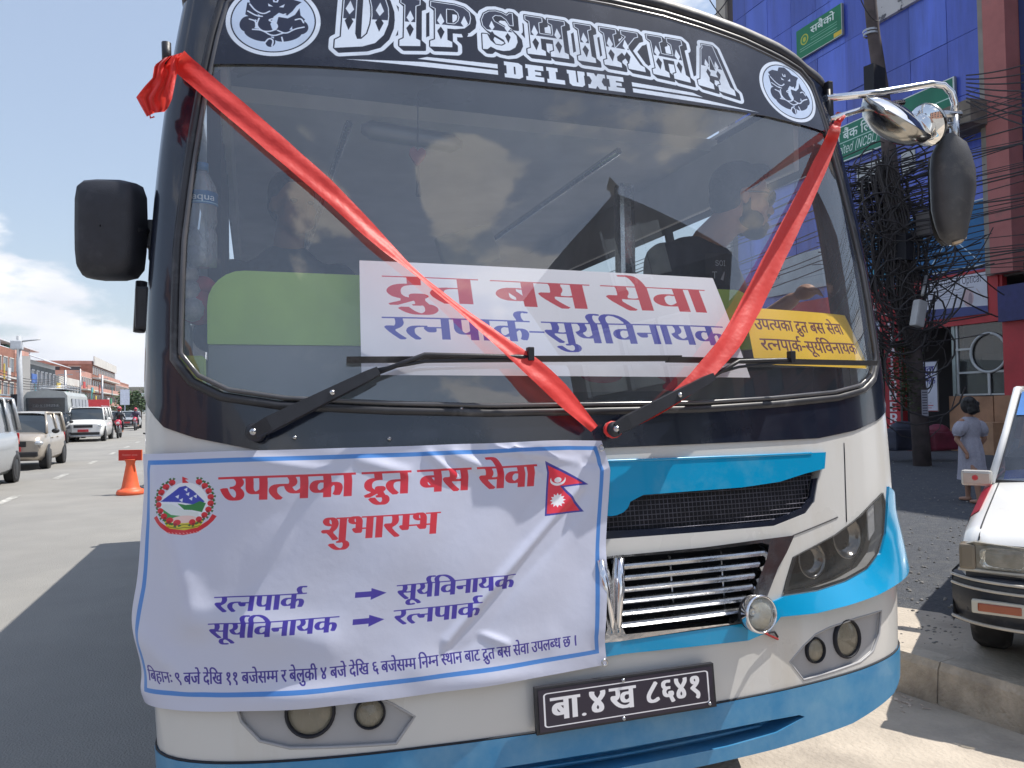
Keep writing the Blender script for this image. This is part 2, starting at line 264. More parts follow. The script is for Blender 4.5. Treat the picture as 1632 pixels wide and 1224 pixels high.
# outlines of the lettering: glyph number -> contours, each a list of x, y steps in half units
GLYPH_STEPS = {
 3: [],
 5: [[-94,424,3,12,4,5,5,4,12,3,13,-3,5,-4,4,-5,4,-12,-4,-13,-4,-5,-5,-4,-13,-4,-12,4,-5,4,-4,5],[34,432,-9,-30,-13,-24,-16,-17,-19,-12,-21,-7,-25,-2,-23,2,-21,8,-19,12,-17,18,-15,23,-12,29,34,12,10,-22,10,-18,10,-13,13,-9,15,-6,16,-2,18,2,14,6,12,10,8,14,8,18,6,20]],
 6: [[-92,386,0,8,3,6,5,6,6,5,6,3,7,1,7,-1,7,-3,10,-11,3,-6,0,-8,0,-8,-3,-6,-10,-11,-7,-3,-7,-1,-7,1,-6,3,-6,5,-5,6,-3,6]],
 7: [[39,218,1,8,3,8,11,12,16,4,14,-4,7,-6,5,-6,3,-8,1,-8,-1,-9,-3,-7,-5,-7,-7,-5,-6,-4,-8,0,-8,0,-8,4,-6,5,-5,7,-3,7],[39,59,1,9,3,7,5,7,6,5,8,3,8,1,8,-1,6,-3,7,-5,5,-7,3,-7,1,-9,-1,-9,-3,-7,-5,-7,-7,-5,-6,-3,-8,-1,-8,1,-8,3,-6,5,-5,7,-3,7]],
 10: [[235,109,-3,-21,-7,-18,-13,-13,-16,-9,-19,-6,-21,-2,-28,4,-25,10,-23,18,-22,26,-22,36,-22,44,36,13,14,-33,16,-28,16,-23,18,-17,18,-10,20,-4,12,2,10,2,10,5,6,7,4,10,2,12,-2,12,-3,10,-6,10,-7,10,-9,9,-10,9,-9,-2,-20,-2,-2,36,20,2,16,4,12,6,8,8,4,10,2,11,-2,11,-3,8,-7,7,-8,5,-9,2,-10,1,-12,-1,-11,-1,-10,-3,-22,-8,-10,-6,-13,35,9,5,11,4,25,8,15,2,16,0,24,-2,20,-6,16,-12,11,-14,7,-16,3,-18,-4,-24,-12,-20,-18,-16,4,-4,6,-6,12,-2,13,0,23,-1,18,1,16,4,9,2,0,94,-37,0,0,35,259,0,0,-35,-52,0,0,-276,-41,0,0,276,-88,0,0,-276,-41,0,0,145,-16,-3,-15,-2,-17,0,-13,0,-8,1,4,-10]],
 13: [[0,311,282,0,0,-35,-56,0,10,-14,4,-14,2,-16,-4,-28,-13,-22,-22,-18,11,-11,12,-13,9,-13,8,-15,5,-17,2,-19,-2,-16,-4,-14,-6,-12,-8,-10,-10,-9,-12,-7,-14,-4,-14,-3,-16,-1,-18,2,-19,5,-17,8,-17,13,-17,16,-16,21,-16,25,-14,31,-16,35,36,13,20,-48,11,-21,11,-18,12,-16,13,-12,14,-10,14,-5,15,-2,13,1,11,3,10,5,7,8,5,12,1,14,-1,14,-4,12,-6,12,-8,11,-11,11,-13,10,-10,-1,-22,-2,-2,35,22,2,18,4,14,7,10,9,6,12,2,16,-1,9,-7,17,-5,6,-7,6,-6,6,-176,0]],
 25: [[388,276,-162,0,0,-102,17,14,19,8,22,4,21,-3,17,-7,16,-11,11,-16,7,-20,2,-23,-1,-16,-7,-34,-14,-34,-10,-16,-36,20,8,11,6,13,6,13,4,14,3,14,1,13,-1,15,-3,11,-6,10,-7,6,-9,4,-11,1,-18,-4,-19,-12,-18,-20,0,-129,-40,0,0,87,-19,-13,-11,-6,-13,-5,-14,-3,-16,-1,-15,1,-15,3,-14,5,-13,8,-11,10,-9,11,-8,14,-4,16,-1,18,3,25,9,21,15,17,20,14,24,8,36,2,18,-2,16,-2,6,-1,-4,-37,-12,3,-16,2,-14,1,-18,-2,-14,-4,-12,-8,-10,-10,-4,-12,-2,-14,1,-16,5,-13,9,-10,11,-7,11,-4,13,-2,14,1,13,3,12,6,11,8,11,8,11,10,0,146,-186,0,0,35,388,0]],
 26: [[364,276,0,-276,-40,0,0,22,-12,-6,-26,-8,-28,-4,-50,2,-34,10,-33,14,-33,22,-33,30,-41,48,-10,18,-4,14,1,14,7,12,14,8,18,0,14,-5,12,-10,4,-6,7,7,5,8,3,9,3,20,0,19,-1,16,-1,8,-3,6,-3,8,-100,0,0,35,416,0,0,-35],[267,116,22,3,19,9,16,12,0,136,-184,0,5,-14,3,-16,1,-17,-2,-25,-6,-22,-9,-18,-14,-15,-16,-13,-19,-10,24,-26,25,-21,25,-17,27,-12,29,-8,46,-2,27,4,13,4,13,6,12,7,0,38,-8,-5,-10,-4,-20,-6,-12,-2,-14,0,-14,1,-14,3,-14,6,-12,7,-9,9,-8,11,-6,13,-4,13,-1,15,2,22,8,19,14,15,18,12,21,6,31,2,16,-1,14,-2,6,-1,-3,-35,-11,3,-6,0,-6,2,-12,0,-15,-1,-13,-4,-10,-6,-8,-9,-4,-10,-2,-14,2,-13,4,-11,8,-8,10,-6,12,-3]],
 31: [[148,35,25,2,23,5,22,9,20,11,16,15,14,17,10,18,7,21,2,22,-1,15,-4,13,-6,11,-9,8,-11,6,-12,2,-10,-2,-9,-2,-6,-6,-4,-6,-2,-7,-1,-8,2,-11,4,-9,7,-9,11,-8,14,-6,18,-6,-17,-31,-25,9,-19,10,-15,13,-10,15,-6,15,-2,17,1,15,5,14,7,12,11,10,13,7,17,4,0,36,-228,0,0,35,358,0,0,-35,-90,0,0,-38,16,-6,14,-8,12,-13,9,-15,5,-20,2,-22,-1,-19,-4,-19,-7,-18,-10,-18,-12,-16,-14,-16,-16,-14,-19,-12,-21,-9,-23,-7,-25,-4,-26,-2,-30,2,-24,7,-19,12,-13,15,-9,18,-3,20,1,6,3,15,7,14,5,7,-13,7,-11,9,-9,10,-7,11,-3,13,-1,14,2,18,8,16,12,12,16,8,20,6,29,2,15,-2,8,0,7,-2,5,-2,-3,-34,-5,2,-5,0,-6,2,-6,0,-6,2,-7,0,-24,-4,-15,-11,-5,-18,1,-9,4,-8,6,-6,17,-8,11,-4,10,3,22,2,7,0,8,-1,6,0,-3,-36,-2,1,-5,0,-4,0,-28,-4,-16,-11,-5,-20,1,-12,6,-10,8,-8,12,-5,14,-3]],
 32: [[326,276,0,-276,-40,0,0,185,-68,0,-22,1,-7,0,11,-10,10,-12,8,-12,6,-14,4,-14,1,-15,-1,-15,-9,-24,-8,-9,-9,-7,-10,-6,-12,-4,-12,-3,-13,-1,-17,2,-17,5,-17,8,-16,13,-14,16,-16,22,-14,26,-14,32,-14,36,35,13,15,-41,16,-34,17,-27,17,-19,18,-12,19,-4,19,4,7,5,6,7,3,10,2,12,-2,14,-6,14,-8,13,-10,13,-28,20,15,32,135,0,0,56,-286,0,0,35,378,0,0,-35]],
 35: [[260,276,-74,0,0,-102,-43,0,-25,-4,-10,-2,-10,-4,-8,-5,-15,-14,-9,-17,-3,-20,1,-16,4,-13,6,-11,8,-10,10,-8,11,-6,12,-4,13,-2,14,-1,16,1,30,5,26,11,14,6,13,-36,-15,-7,-16,-5,-32,-9,-35,-3,-22,2,-21,4,-19,7,-17,10,-14,13,-12,14,-8,18,-6,20,-1,22,2,20,5,19,10,16,12,13,16,12,17,8,19,7,40,5,1,0,0,66,-145,0,0,35,260,0]],
 40: [[240,276,0,-276,-40,0,0,164,-54,0,-19,0,-15,-2,-12,-1,-10,-3,-15,-8,-7,-8,-4,-10,-1,-14,2,-16,6,-16,11,-15,32,-33,22,-18,-28,-26,-14,14,-14,12,-14,14,-12,14,-11,14,-9,14,-6,14,-4,16,-2,15,1,11,6,20,5,10,6,7,6,7,11,7,11,6,14,5,14,3,19,2,21,1,64,0,0,76,-200,0,0,35,292,0,0,-35]],
 41: [[276,276,0,-276,-40,0,0,90,-10,-6,-24,-11,-14,-4,-16,-2,-18,-1,-27,2,-24,9,-21,13,-18,19,-14,23,-8,29,28,7,22,10,16,11,11,13,7,14,2,18,-2,15,-4,13,-6,9,-9,7,-10,4,-11,2,-8,0,-7,-2,-6,-4,-5,-4,-2,-6,-1,-8,5,-14,13,-10,23,-6,-4,-34,-20,4,-18,6,-14,9,-10,12,-7,15,-2,18,2,16,6,14,10,12,13,8,15,4,17,2,14,-1,12,-3,13,-5,12,-7,10,-8,9,-12,6,-12,4,-16,2,-18,-2,-22,-7,-20,-11,-18,-15,-14,-19,-12,-23,-11,8,-11,9,-9,9,-7,11,-4,13,-4,16,0,17,0,14,4,14,6,12,7,22,19,0,138,-41,0,0,35,133,0,0,-35]],
 42: [[206,-29,-13,23,-13,22,-4,11,-5,9,-9,0,-8,-2,-10,0,-14,0,-14,2,-15,3,-13,5,-14,5,-12,7,-11,9,-9,11,-8,12,-6,14,-4,16,-1,18,3,26,10,22,15,16,12,10,13,6,16,6,16,3,18,3,19,0,3,0,0,48,-148,0,0,35,267,0,0,-35,-79,0,0,-84,-42,0,-29,-3,-21,-7,-10,-4,-6,-6,-6,-6,-5,-8,-5,-17,-1,-10,2,-17,7,-14,11,-13,15,-9,20,-6,28,-2,4,0,4,0,2,0,-2,7,-1,11,1,10,4,9,6,6,6,4,16,3,14,-2,10,-4,9,-6,7,-8,3,-10,1,-9,0,-10,-2,-8,-10,-12,-6,-5,-7,-3,9,-17,11,-17,15,-21]],
 43: [[315,276,-52,0,0,-276,-41,0,0,75,-10,-7,-12,-5,-11,-5,-13,-4,-16,-2,-18,0,-24,2,-22,6,-17,12,-13,14,-8,18,-2,22,0,8,2,9,2,9,4,8,4,7,6,7,-14,7,-14,9,-10,11,-8,13,-6,15,-1,17,3,20,6,16,12,14,14,11,18,7,20,2,16,-2,15,-4,13,-8,10,-10,6,-12,2,-14,-2,-16,-8,-14,-10,-14,-31,19,6,7,3,8,1,7,-2,9,-3,5,-4,4,-14,3,-9,-1,-8,-4,-7,-6,-6,-8,-3,-9,-1,-12,1,-10,3,-8,4,-7,6,-6,6,-5,8,-4,16,-4,10,-2,10,2,10,2,12,0,8,0,8,0,6,-1,-3,-35,-2,0,-5,0,-5,0,-17,0,-14,-4,-10,-6,-8,-8,-5,-10,-1,-11,1,-13,5,-10,8,-8,10,-5,12,-3,14,-2,17,2,15,4,13,5,22,16,9,9,0,154,-30,0,0,35,123,0]],
 44: [[0,311,284,0,0,-35,-51,0,0,-276,-41,0,0,149,-90,0,0,-27,-3,-16,-4,-5,-5,-4,-14,-3,-8,1,-8,3,-9,6,-9,8,-14,18,-6,10,-2,10,-2,9,1,7,6,12,6,4,8,2,153,0,0,92,-192,0]],
 46: [[240,276,0,-276,-41,0,0,96,-10,-6,-21,-10,-12,-4,-14,-2,-15,-1,-13,1,-12,2,-11,4,-11,4,-8,6,-8,7,-8,9,-6,11,-4,12,-4,13,-2,17,0,117,-40,0,0,35,292,0,0,-35],[199,276,-119,0,0,-92,0,-23,2,-9,0,-8,4,-11,2,-5,4,-4,3,-4,9,-6,12,-4,16,-2,25,4,23,12,19,16]],
 48: [[292,276,-51,0,0,-276,-41,0,0,82,-9,-6,-11,-4,-12,-6,-14,-4,-34,-3,-18,1,-16,4,-16,6,-14,8,-11,9,-9,12,-8,13,-4,15,-1,16,3,27,10,22,17,17,23,13,26,8,36,2,12,-1,12,-1,14,-1,8,-2,-2,-35,-8,2,-15,2,-17,2,-14,0,-13,-2,67,-84,6,5,12,11,0,148,-200,0,0,35,292,0],[64,144,2,-16,5,-14,9,-9,12,-7,14,-4,15,-2,11,0,6,2,6,0,10,4,-70,87,-12,-11,-6,-14]],
 49: [[87,316,12,0,11,-2,10,-3,10,-5,16,-13,10,-16,8,-23,2,-16,0,-20,0,-58,100,0,0,116,-65,0,0,35,157,0,0,-35,-51,0,0,-276,-41,0,0,125,-100,0,-1,-29,-2,-8,-4,-5,-5,-5,-6,-2,-13,0,-7,2,-6,4,-8,4,-6,6,-12,12,-8,14,-6,14,1,12,2,6,4,4,5,4,8,2,24,0,0,68,0,12,-2,9,-4,15,-12,14,-10,4,-14,2,-8,0,-6,-3,-6,-3,-4,-6,-2,-5,-1,-7,1,-8,4,-8,16,-10,31,-4,-4,-36,-23,4,-20,6,-17,9,-12,12,-7,15,-3,20,2,18,7,14,10,11,14,7,14,4]],
 50: [[254,276,0,-276,-40,0,0,125,-110,0,0,-19,-2,-10,-2,-8,-4,-5,-5,-5,-5,-2,-13,0,-7,2,-6,4,-8,4,-6,6,-12,12,-4,8,-5,6,-5,14,0,12,2,6,4,4,6,4,8,2,23,0,0,116,-63,0,0,35,306,0,0,-35],[214,276,-110,0,0,-116,110,0]],
 51: [[298,311,0,-35,-52,0,0,-276,-41,0,0,90,-10,-6,-23,-11,-14,-4,-15,-2,-17,-1,-28,4,-24,10,-20,16,-16,22,-12,28,-7,30,19,6,15,6,12,7,9,9,4,11,2,13,0,10,-2,8,-4,8,-8,15,-4,7,-62,0,0,35],[64,150,16,-26,10,-10,11,-7,13,-4,16,-1,16,0,14,4,13,6,12,8,11,8,9,9,0,139,-99,0,8,-18,4,-18,2,-18,-6,-32,-18,-24]],
 52: [[198,21,-28,-27,-19,16,-36,34,-17,16,-15,16,-27,28,-18,24,-12,18,-3,6,-1,6,-2,6,0,6,1,6,3,6,4,6,6,4,8,4,10,0,8,0,7,-2,7,-3,6,-5,6,-5,4,-7,22,16,7,10,5,10,3,12,1,12,-1,15,-3,15,-4,12,-120,0,0,35,212,0,0,-35,-52,0,4,-14,3,-15,1,-18,-1,-17,-4,-16,-6,-14,-8,-12,-22,-20,-28,-16,-15,-7,16,-17,16,-18,20,-19,40,-35]],
 54: [[0,276,0,35,346,0,0,-35,-52,0,0,-276,-40,0,0,178,-2,0,-5,0,-8,0,-8,-2,-17,-9,-8,-7,-8,-10,-7,-12,-7,-16,-6,-18,-38,12,4,14,6,14,6,12,-8,6,-16,9,-18,5,-22,-1,-10,-3,-8,-7,-6,-9,-4,-9,-1,-11,1,-13,4,-12,6,-12,18,-23,28,-26,34,-30,-26,-26,-20,16,-34,32,-27,30,-11,16,-8,16,-4,16,-2,18,2,16,4,14,7,13,9,10,10,8,12,6,12,5,12,2,12,1,14,-1,14,-2,12,-4,24,-12,11,-9,21,15,24,10,28,3,2,0,2,0,0,63]],
 57: [[286,276,-52,0,0,-276,-40,0,0,82,-10,-6,-10,-4,-12,-6,-14,-4,-32,-3,-17,1,-16,4,-15,6,-12,8,-12,9,-9,12,-7,13,-4,15,-1,16,3,27,10,22,16,17,21,13,25,8,34,2,12,-1,12,-1,12,-1,9,-2,-3,-37,-6,2,-15,2,-16,2,-27,-2,-16,-4,-13,-8,-9,-10,-6,-13,-2,-15,2,-16,4,-12,9,-10,11,-6,13,-4,15,-2,16,2,15,3,13,6,22,16,10,9,0,146,-194,0,0,35,286,0]],
 58: [[61,94,-21,4,-8,5,-7,7,-3,8,-2,10,1,8,3,8,5,6,7,4,16,3,12,-1,14,-6,18,-12,15,7,14,9,21,29,4,18,2,21,-1,17,-5,15,-8,12,-11,10,-13,5,-14,2,-18,-3,-6,-4,-4,-5,-3,-13,2,-10,7,-12,15,-9,25,-6,17,-1,-9,-35,-28,4,-24,8,-18,12,-12,15,-8,16,-3,18,2,16,6,14,10,12,13,9,18,5,20,2,16,-1,14,-4,14,-6,13,-8,11,-11,9,-13,7,-15,4,-18,2,-20,-2,-22,-6,-22,-9,-20,-13,-18,-16,-15,-19,-13,15,-13,28,-30,14,-15,12,-16,11,-14,-32,-22,-32,42,-28,32,-25,23,-19,-2],[296,276,0,-276,-41,0,0,276,-45,0,0,35,138,0,0,-35]],
 60: [[294,276,0,-276,-41,0,0,133,-9,-3,-20,-3,-22,-1,-26,0,-30,3,-28,6,-12,3,-7,-4,-15,-8,30,-35,36,-36,40,-34,-27,-27,-19,16,-34,34,-16,16,-14,16,-14,14,-12,14,-18,24,-10,18,-5,12,-1,12,1,6,3,6,4,6,6,4,8,4,10,0,8,0,7,-2,7,-3,6,-5,6,-5,4,-6,7,7,5,8,5,19,1,20,0,19,-4,16,-4,12,-100,0,0,35,346,0,0,-35],[184,161,25,1,22,2,22,6,0,106,-113,0,4,-13,4,-15,1,-19,-2,-25,-3,-12,-4,-10,-9,-16,35,-4]],
 61: [[160,34,12,4,10,6,8,5,6,7,4,8,2,10,-2,12,-5,10,-8,8,-11,6,-16,4,-20,0,-21,-1,-18,-5,-14,-8,-10,-10,-6,-13,-2,-15,3,-20,3,-10,5,-10,8,-11,10,-11,32,-28,21,-16,-27,-27,-28,23,-24,22,-18,22,-14,21,-8,23,-3,25,3,23,10,20,16,16,-12,14,-5,8,-3,9,-3,10,-1,11,2,17,7,13,5,6,5,4,8,6,9,4,9,3,11,2,24,1,66,0,0,44,-180,0,0,35,273,0,0,-35,-52,0,0,-79,-115,0,-13,-1,-8,-4,-7,-6,-4,-12,2,-13,7,-10,4,-5,5,-4,32,7,18,1,22,-1,18,-3,16,-6,14,-8,10,-10,8,-10,6,-11,4,-12,0,-13,-2,-18,-5,-16,-9,-14,-14,-11,-16,-9,-20,-7]],
 66: [[85,276,0,-276,-41,0,0,276,-44,0,0,35,136,0,0,-35]],
 67: [[44,276,-44,0,0,35,40,0,-4,7,-6,16,-3,18,-1,10,4,24,10,21,16,17,21,14,26,8,30,2,45,-4,42,-13,38,-21,34,-28,32,-34,28,-40,-42,0,-52,58,-57,34,-59,12,-22,-2,-18,-4,-15,-9,-11,-11,-7,-13,-2,-16,1,-9,1,-10,3,-7,6,-14,4,-6,54,0,0,-35,-51,0,0,-276,-41,0]],
 68: [[-92,308,-6,11,-4,11,-4,11,-2,11,-2,11,0,11,2,20,8,18,11,15,16,12,19,7,24,2,18,-2,17,-4,15,-8,12,-12,12,-14,10,-19,10,-22,8,-26,10,-30,54,0,0,-35,-51,0,0,-276,-41,0,0,276,-44,0,0,35,44,0,-10,31,-10,26,-10,20,-12,14,-14,8,-16,2,-13,-1,-10,-4,-8,-7,-6,-9,-3,-11,-2,-14,2,-20,7,-20,9,-18]],
 69: [[-124,-6,18,6,19,4,19,2,23,-2,19,-7,16,-11,12,-14,6,-17,3,-19,-3,-20,-8,-16,-12,-14,-18,-12,-22,-6,-26,-2,-32,2,-28,8,-24,13,-23,17,-22,20,-21,24,31,22,13,-16,12,-12,12,-12,12,-10,25,-13,14,-4,15,-2,16,-1,29,4,17,12,6,21,-1,10,-4,8,-7,7,-8,4,-20,4,-16,-2,-8,-1,-7,-3,-7,-2,-7,-4]],
 70: [[-32,-122,-8,-4,-9,-2,-9,-3,-10,-1,-9,-2,-9,0,-24,2,-20,7,-15,11,-12,14,-7,18,-2,19,2,18,8,16,12,15,18,10,20,8,25,2,24,-2,22,-4,19,-8,18,-11,17,-12,15,-14,14,-16,12,-16,12,-17,-30,-20,-18,26,-19,20,-19,18,-19,12,-21,7,-24,3,-16,-2,-12,-3,-10,-5,-8,-8,-4,-8,-2,-10,2,-12,4,-8,7,-6,9,-4,9,-3,10,-1,17,1,14,4,14,5]],
 75: [[-84,308,-14,44,-7,18,-7,14,-16,18,-9,6,-9,2,-18,2,-13,-3,-11,-3,-4,-2,-12,37,13,4,15,2,17,1,17,-2,16,-4,14,-7,12,-10,12,-15,11,-18,11,-24,10,-28,9,-32]],
 76: [[-90,308,-16,22,-8,7,-8,5,-14,7,-16,2,-8,1,-6,-1,-14,-3,-14,-4,-7,-3,-13,35,8,2,8,4,16,3,19,1,15,0,13,-4,12,-6,11,-8,10,-10,8,-12,2,1,-6,16,-6,13,-7,11,-13,15,-8,6,-8,3,-18,3,-8,0,-6,-2,-6,0,-5,-2,-10,-4,-11,35,13,4,32,3,17,-2,16,-4,14,-7,12,-10,12,-15,11,-18,11,-24,10,-28,9,-32]],
 79: [[85,276,0,-276,-41,0,0,276,-44,0,0,35,136,0,0,-35],[45,308,-14,44,-7,18,-7,14,-7,10,-8,8,-10,6,-9,2,-11,2,-7,0,-13,-3,-10,-3,-5,-2,-12,37,13,4,16,2,16,1,18,-2,16,-4,13,-7,13,-10,12,-15,11,-18,10,-24,10,-28,9,-32]],
 104: [[97,311,41,0,0,-311,-41,0]],
 107: [[138,316,22,-2,18,-6,16,-11,12,-13,6,-16,2,-18,0,-14,-4,-12,-4,-12,-8,-12,-9,-14,-13,-13,-15,-14,-19,-15,-22,-16,61,-48,12,-10,9,-10,7,-10,4,-11,3,-11,0,-11,0,-10,-2,-9,-8,-18,-13,-20,-33,25,5,5,6,10,3,5,0,6,1,6,-1,7,-3,10,-9,12,-98,81,2,11,32,22,28,20,20,18,16,17,9,17,3,17,-1,10,-3,8,-6,6,-8,5,-8,2,-10,1,-10,-1,-8,-2,-6,-4,-5,-5,-3,-7,-1,-7,1,-7,2,-6,5,-6,6,-6,9,-4,12,-4,-24,-29,-16,7,-12,9,-9,10,-7,11,-4,14,-1,14,3,18,4,9,6,9,8,7,9,6,11,5,14,3]],
 110: [[214,64,-2,-18,-7,-15,-11,-13,-16,-11,-18,-6,-22,-2,-26,3,-13,5,-11,7,-10,7,-7,9,-6,11,-4,11,-1,22,4,18,8,18,15,22,25,28,-30,32,-13,14,-9,12,-15,22,-9,18,-4,16,-1,16,1,8,0,9,2,5,0,4,43,-8,-2,-6,-1,-12,0,-8,2,-8,2,-9,4,-9,6,-11,8,-11,10,-14,14,-15,18,-17,16,17,14,15,11,14,15,22,7,18,2,14,-1,14,-2,6,42,8,2,-9,0,-9,1,-8,-1,-9,0,-9,-2,-8,-7,-16,-11,-20,-19,-22,-11,-14,-14,-14,-16,-17,14,-15,20,-27,10,-21,5,-18],[100,69,1,-9,3,-8,4,-7,8,-6,9,-3,12,-2,19,4,8,6,6,7,3,8,1,9,-1,10,-3,12,-9,14,-14,18,-10,11,-10,-11,-14,-17,-5,-7,-3,-8,-3,-6,-1,-5]],
 112: [[235,-34,-11,20,-11,21,-10,21,-8,18,-3,7,-4,-1,-8,0,-8,0,-26,2,-18,3,-16,7,-14,8,-12,10,-8,12,-7,14,-5,28,0,9,2,9,8,18,6,8,8,6,-11,8,-9,9,-8,10,-6,11,-4,12,0,14,2,20,9,16,15,13,19,9,22,6,25,2,18,0,11,-2,9,0,14,-3,-4,-35,-6,2,-6,0,-8,2,-8,0,-8,2,-10,0,-30,-4,-18,-12,-6,-20,1,-10,3,-8,6,-7,7,-5,18,-9,12,3,13,1,19,1,9,-1,8,-1,4,0,-4,-35,-7,1,-9,0,-10,0,-16,-1,-13,-3,-11,-6,-9,-9,-5,-11,-2,-13,2,-14,6,-11,10,-10,12,-6,14,-4,16,-1,4,0,4,0,4,1,-1,6,-1,6,0,5,1,11,3,8,6,6,8,4,15,3,13,-1,11,-4,9,-7,6,-9,4,-8,1,-10,-3,-18,-10,-12,-14,-8,5,-12,7,-12,7,-14,9,-14,17,-26]],
 113: [[256,135,-3,-35,-8,-28,-14,-22,-18,-14,-21,-8,-25,-4,-19,2,-19,4,-17,7,-15,10,-15,15,-12,17,-12,23,-10,26,-9,32,-8,36,-7,42,-5,48,40,8,5,-47,6,-42,7,-37,9,-32,12,-26,13,-21,15,-15,18,-10,21,-2,18,2,13,6,10,12,6,16,3,18,1,22,0,16,-3,16,-3,15,-5,13,-6,12,-8,10,-9,8,-10,4,-11,2,-7,0,-7,-3,-5,-4,-4,-5,-2,-6,-2,-7,1,-6,5,-11,4,-6,8,-4,8,-4,11,-3,13,-3,16,-1,-8,-35,-30,4,-24,8,-18,12,-14,15,-7,17,-3,18,2,16,6,15,10,12,12,9,16,6,19,2,19,-2,16,-6,15,-10,13,-13,12,-16,8,-19,7,-21]],
 114: [[136,0,-16,1,-16,3,-16,5,-14,7,-13,10,-11,11,-8,14,-4,16,-2,29,5,20,3,11,6,11,16,26,24,30,101,122,31,-26,-106,-128,-13,-17,-11,-15,-7,-12,-5,-12,-2,-10,-1,-12,2,-16,5,-12,10,-8,12,-6,13,-4,15,-1,17,1,16,3,16,5,16,6,17,8,16,11,18,-37,-32,-16,-18,-8,-20,-6,-21,-3]],
 115: [[36,235,0,15,4,13,6,13,8,12,10,9,11,8,13,6,16,4,16,1,24,-2,20,-8,17,-13,13,-17,7,-20,3,-24,-2,-20,-6,-18,-10,-15,-14,-12,-16,-9,-20,-4,3,-3,8,-5,7,-6,76,-61,11,-9,9,-10,6,-10,4,-11,4,-22,-1,-10,-3,-9,-3,-10,-5,-8,-5,-10,-7,-10,-32,25,4,5,4,5,2,5,4,11,0,13,-4,10,-9,12,-126,104,-17,15,-12,15,-8,13,-6,13,-4,14],[76,232,1,-13,4,-11,7,-10,8,-7,10,-4,12,-1,13,1,11,5,9,7,7,10,4,11,1,14,-1,12,-4,12,-7,9,-9,7,-10,5,-12,1,-12,-1,-11,-5,-9,-7,-7,-9,-4,-12]],
 181: [[-95,308,-13,24,-9,24,-3,25,2,21,8,16,12,13,16,9,18,6,22,2,10,0,10,-2,9,-1,9,-3,8,-2,6,-4,-10,-33,-6,3,-12,4,-14,3,-7,1,-13,-2,-10,-4,-8,-6,-6,-8,-3,-10,-1,-10,1,-12,2,-10,4,-11,11,-22,8,-11]],
 198: [[0,311,182,0,0,-35,-182,0],[22,121,1,11,3,11,3,9,5,10,12,14,22,13,14,5,14,3,40,3,54,0,0,-36,-63,0,-27,-3,-10,-3,-8,-4,-7,-4,-7,-8,-4,-10,-1,-14,2,-16,6,-16,11,-15,14,-15,18,-18,22,-18,-28,-26,-14,14,-14,12,-14,14,-23,28,-9,14,-6,14,-4,16]],
 205: [[0,311,208,0,0,-35,-208,0],[220,96,-14,-10,-14,-8,-15,-8,-17,-6,-19,-4,-21,-1,-18,1,-16,4,-16,6,-14,8,-11,9,-9,12,-8,13,-4,15,-1,16,3,27,10,22,17,17,23,13,26,8,36,2,12,-1,12,-1,14,-1,8,-2,-2,-35,-8,2,-15,2,-17,2,-14,0,-13,-2,67,-84,4,3,6,5,3,2,3,4,2,2],[64,144,2,-16,5,-14,9,-9,12,-7,14,-4,15,-2,11,0,6,2,6,0,10,4,-70,87,-12,-11,-6,-14]],
 207: [[104,160,110,0,0,-35,-110,0,0,-19,-4,-18,-9,-10,-5,-2,-6,0,-7,0,-7,2,-14,8,-12,12,-6,6,-4,8,-5,6,-3,8,-2,6,0,7,0,5,2,6,10,8,8,2,10,0,13,0,0,116,-63,0,0,35,182,0,0,-35,-78,0]],
 215: [[184,161,20,1,17,1,18,3,4,-36,-9,-2,-8,0,-8,-2,-18,0,-24,0,-30,3,-28,6,-12,3,-7,-4,-15,-8,30,-35,36,-36,40,-34,-27,-27,-19,16,-34,34,-16,16,-14,16,-14,14,-12,14,-18,24,-10,18,-5,12,-1,12,1,6,3,6,4,6,6,4,8,4,10,0,8,0,7,-2,7,-3,6,-5,6,-5,4,-6,7,7,5,8,5,19,1,20,0,19,-4,16,-4,12,-100,0,0,35,202,0,0,-35,-62,0,2,-6,4,-14,2,-8,0,-10,1,-9,-1,-13,-1,-12,-3,-12,-8,-18,-5,-8,17,-2]],
 422: [[21,2,85,38,-14,4,-26,12,-12,8,-10,11,-9,12,-7,14,-4,17,-1,18,3,26,10,22,15,16,12,10,13,6,16,6,16,3,18,3,19,0,3,0,0,48,-148,0,0,35,267,0,0,-35,-79,0,0,-84,-42,0,-29,-3,-21,-7,-10,-4,-6,-6,-6,-6,-5,-8,-5,-17,-1,-10,2,-17,7,-14,11,-13,15,-9,20,-6,28,-2,4,0,4,0,2,0,-2,7,-1,11,1,10,4,9,6,6,6,4,16,3,14,-2,10,-4,9,-6,7,-8,3,-10,1,-9,0,-10,-2,-8,-10,-12,-6,-5,-7,-3,7,-12,8,-13,8,-14,16,-4,14,-8,10,-11,8,-13,4,-16,2,-16,-2,-20,-7,-16,-11,-14,-16,-12,-18,-6,-24,-2,-26,2,-24,8,-22,12,-20,16,-19,21,-19,25,31,22,10,-14,18,-23,9,-9,10,-8,11,-7,11,-5,14,-3,14,-1,12,1,12,3,8,6,6,7,4,9,2,11,-4,17,-6,7,-7,5,-19,4,-24,-4,-11,-4,-13,32,9,4,9,2,10,2,-4,6,-6,11,-4,5,-2,6,-3,4,-130,-69]],
 800: [[24,169,122,0,0,-41,-122,0]],
 801: [[36,27,1,11,3,9,5,6,7,4,6,3,8,0,9,0,7,-3,7,-4,5,-6,3,-9,1,-11,-1,-11,-3,-8,-5,-7,-7,-5,-16,-3,-14,3,-7,5,-5,7,-3,8]],
 10032: [],
 10040: [[62,148,2,41,6,43,10,42,13,42,15,38,17,32,43,0,-18,-39,-27,-82,-9,-41,-5,-39,-2,-37,1,-32,6,-34,8,-34,12,-36,15,-38,19,-42,-43,0,-27,54,-20,54,-12,54]],
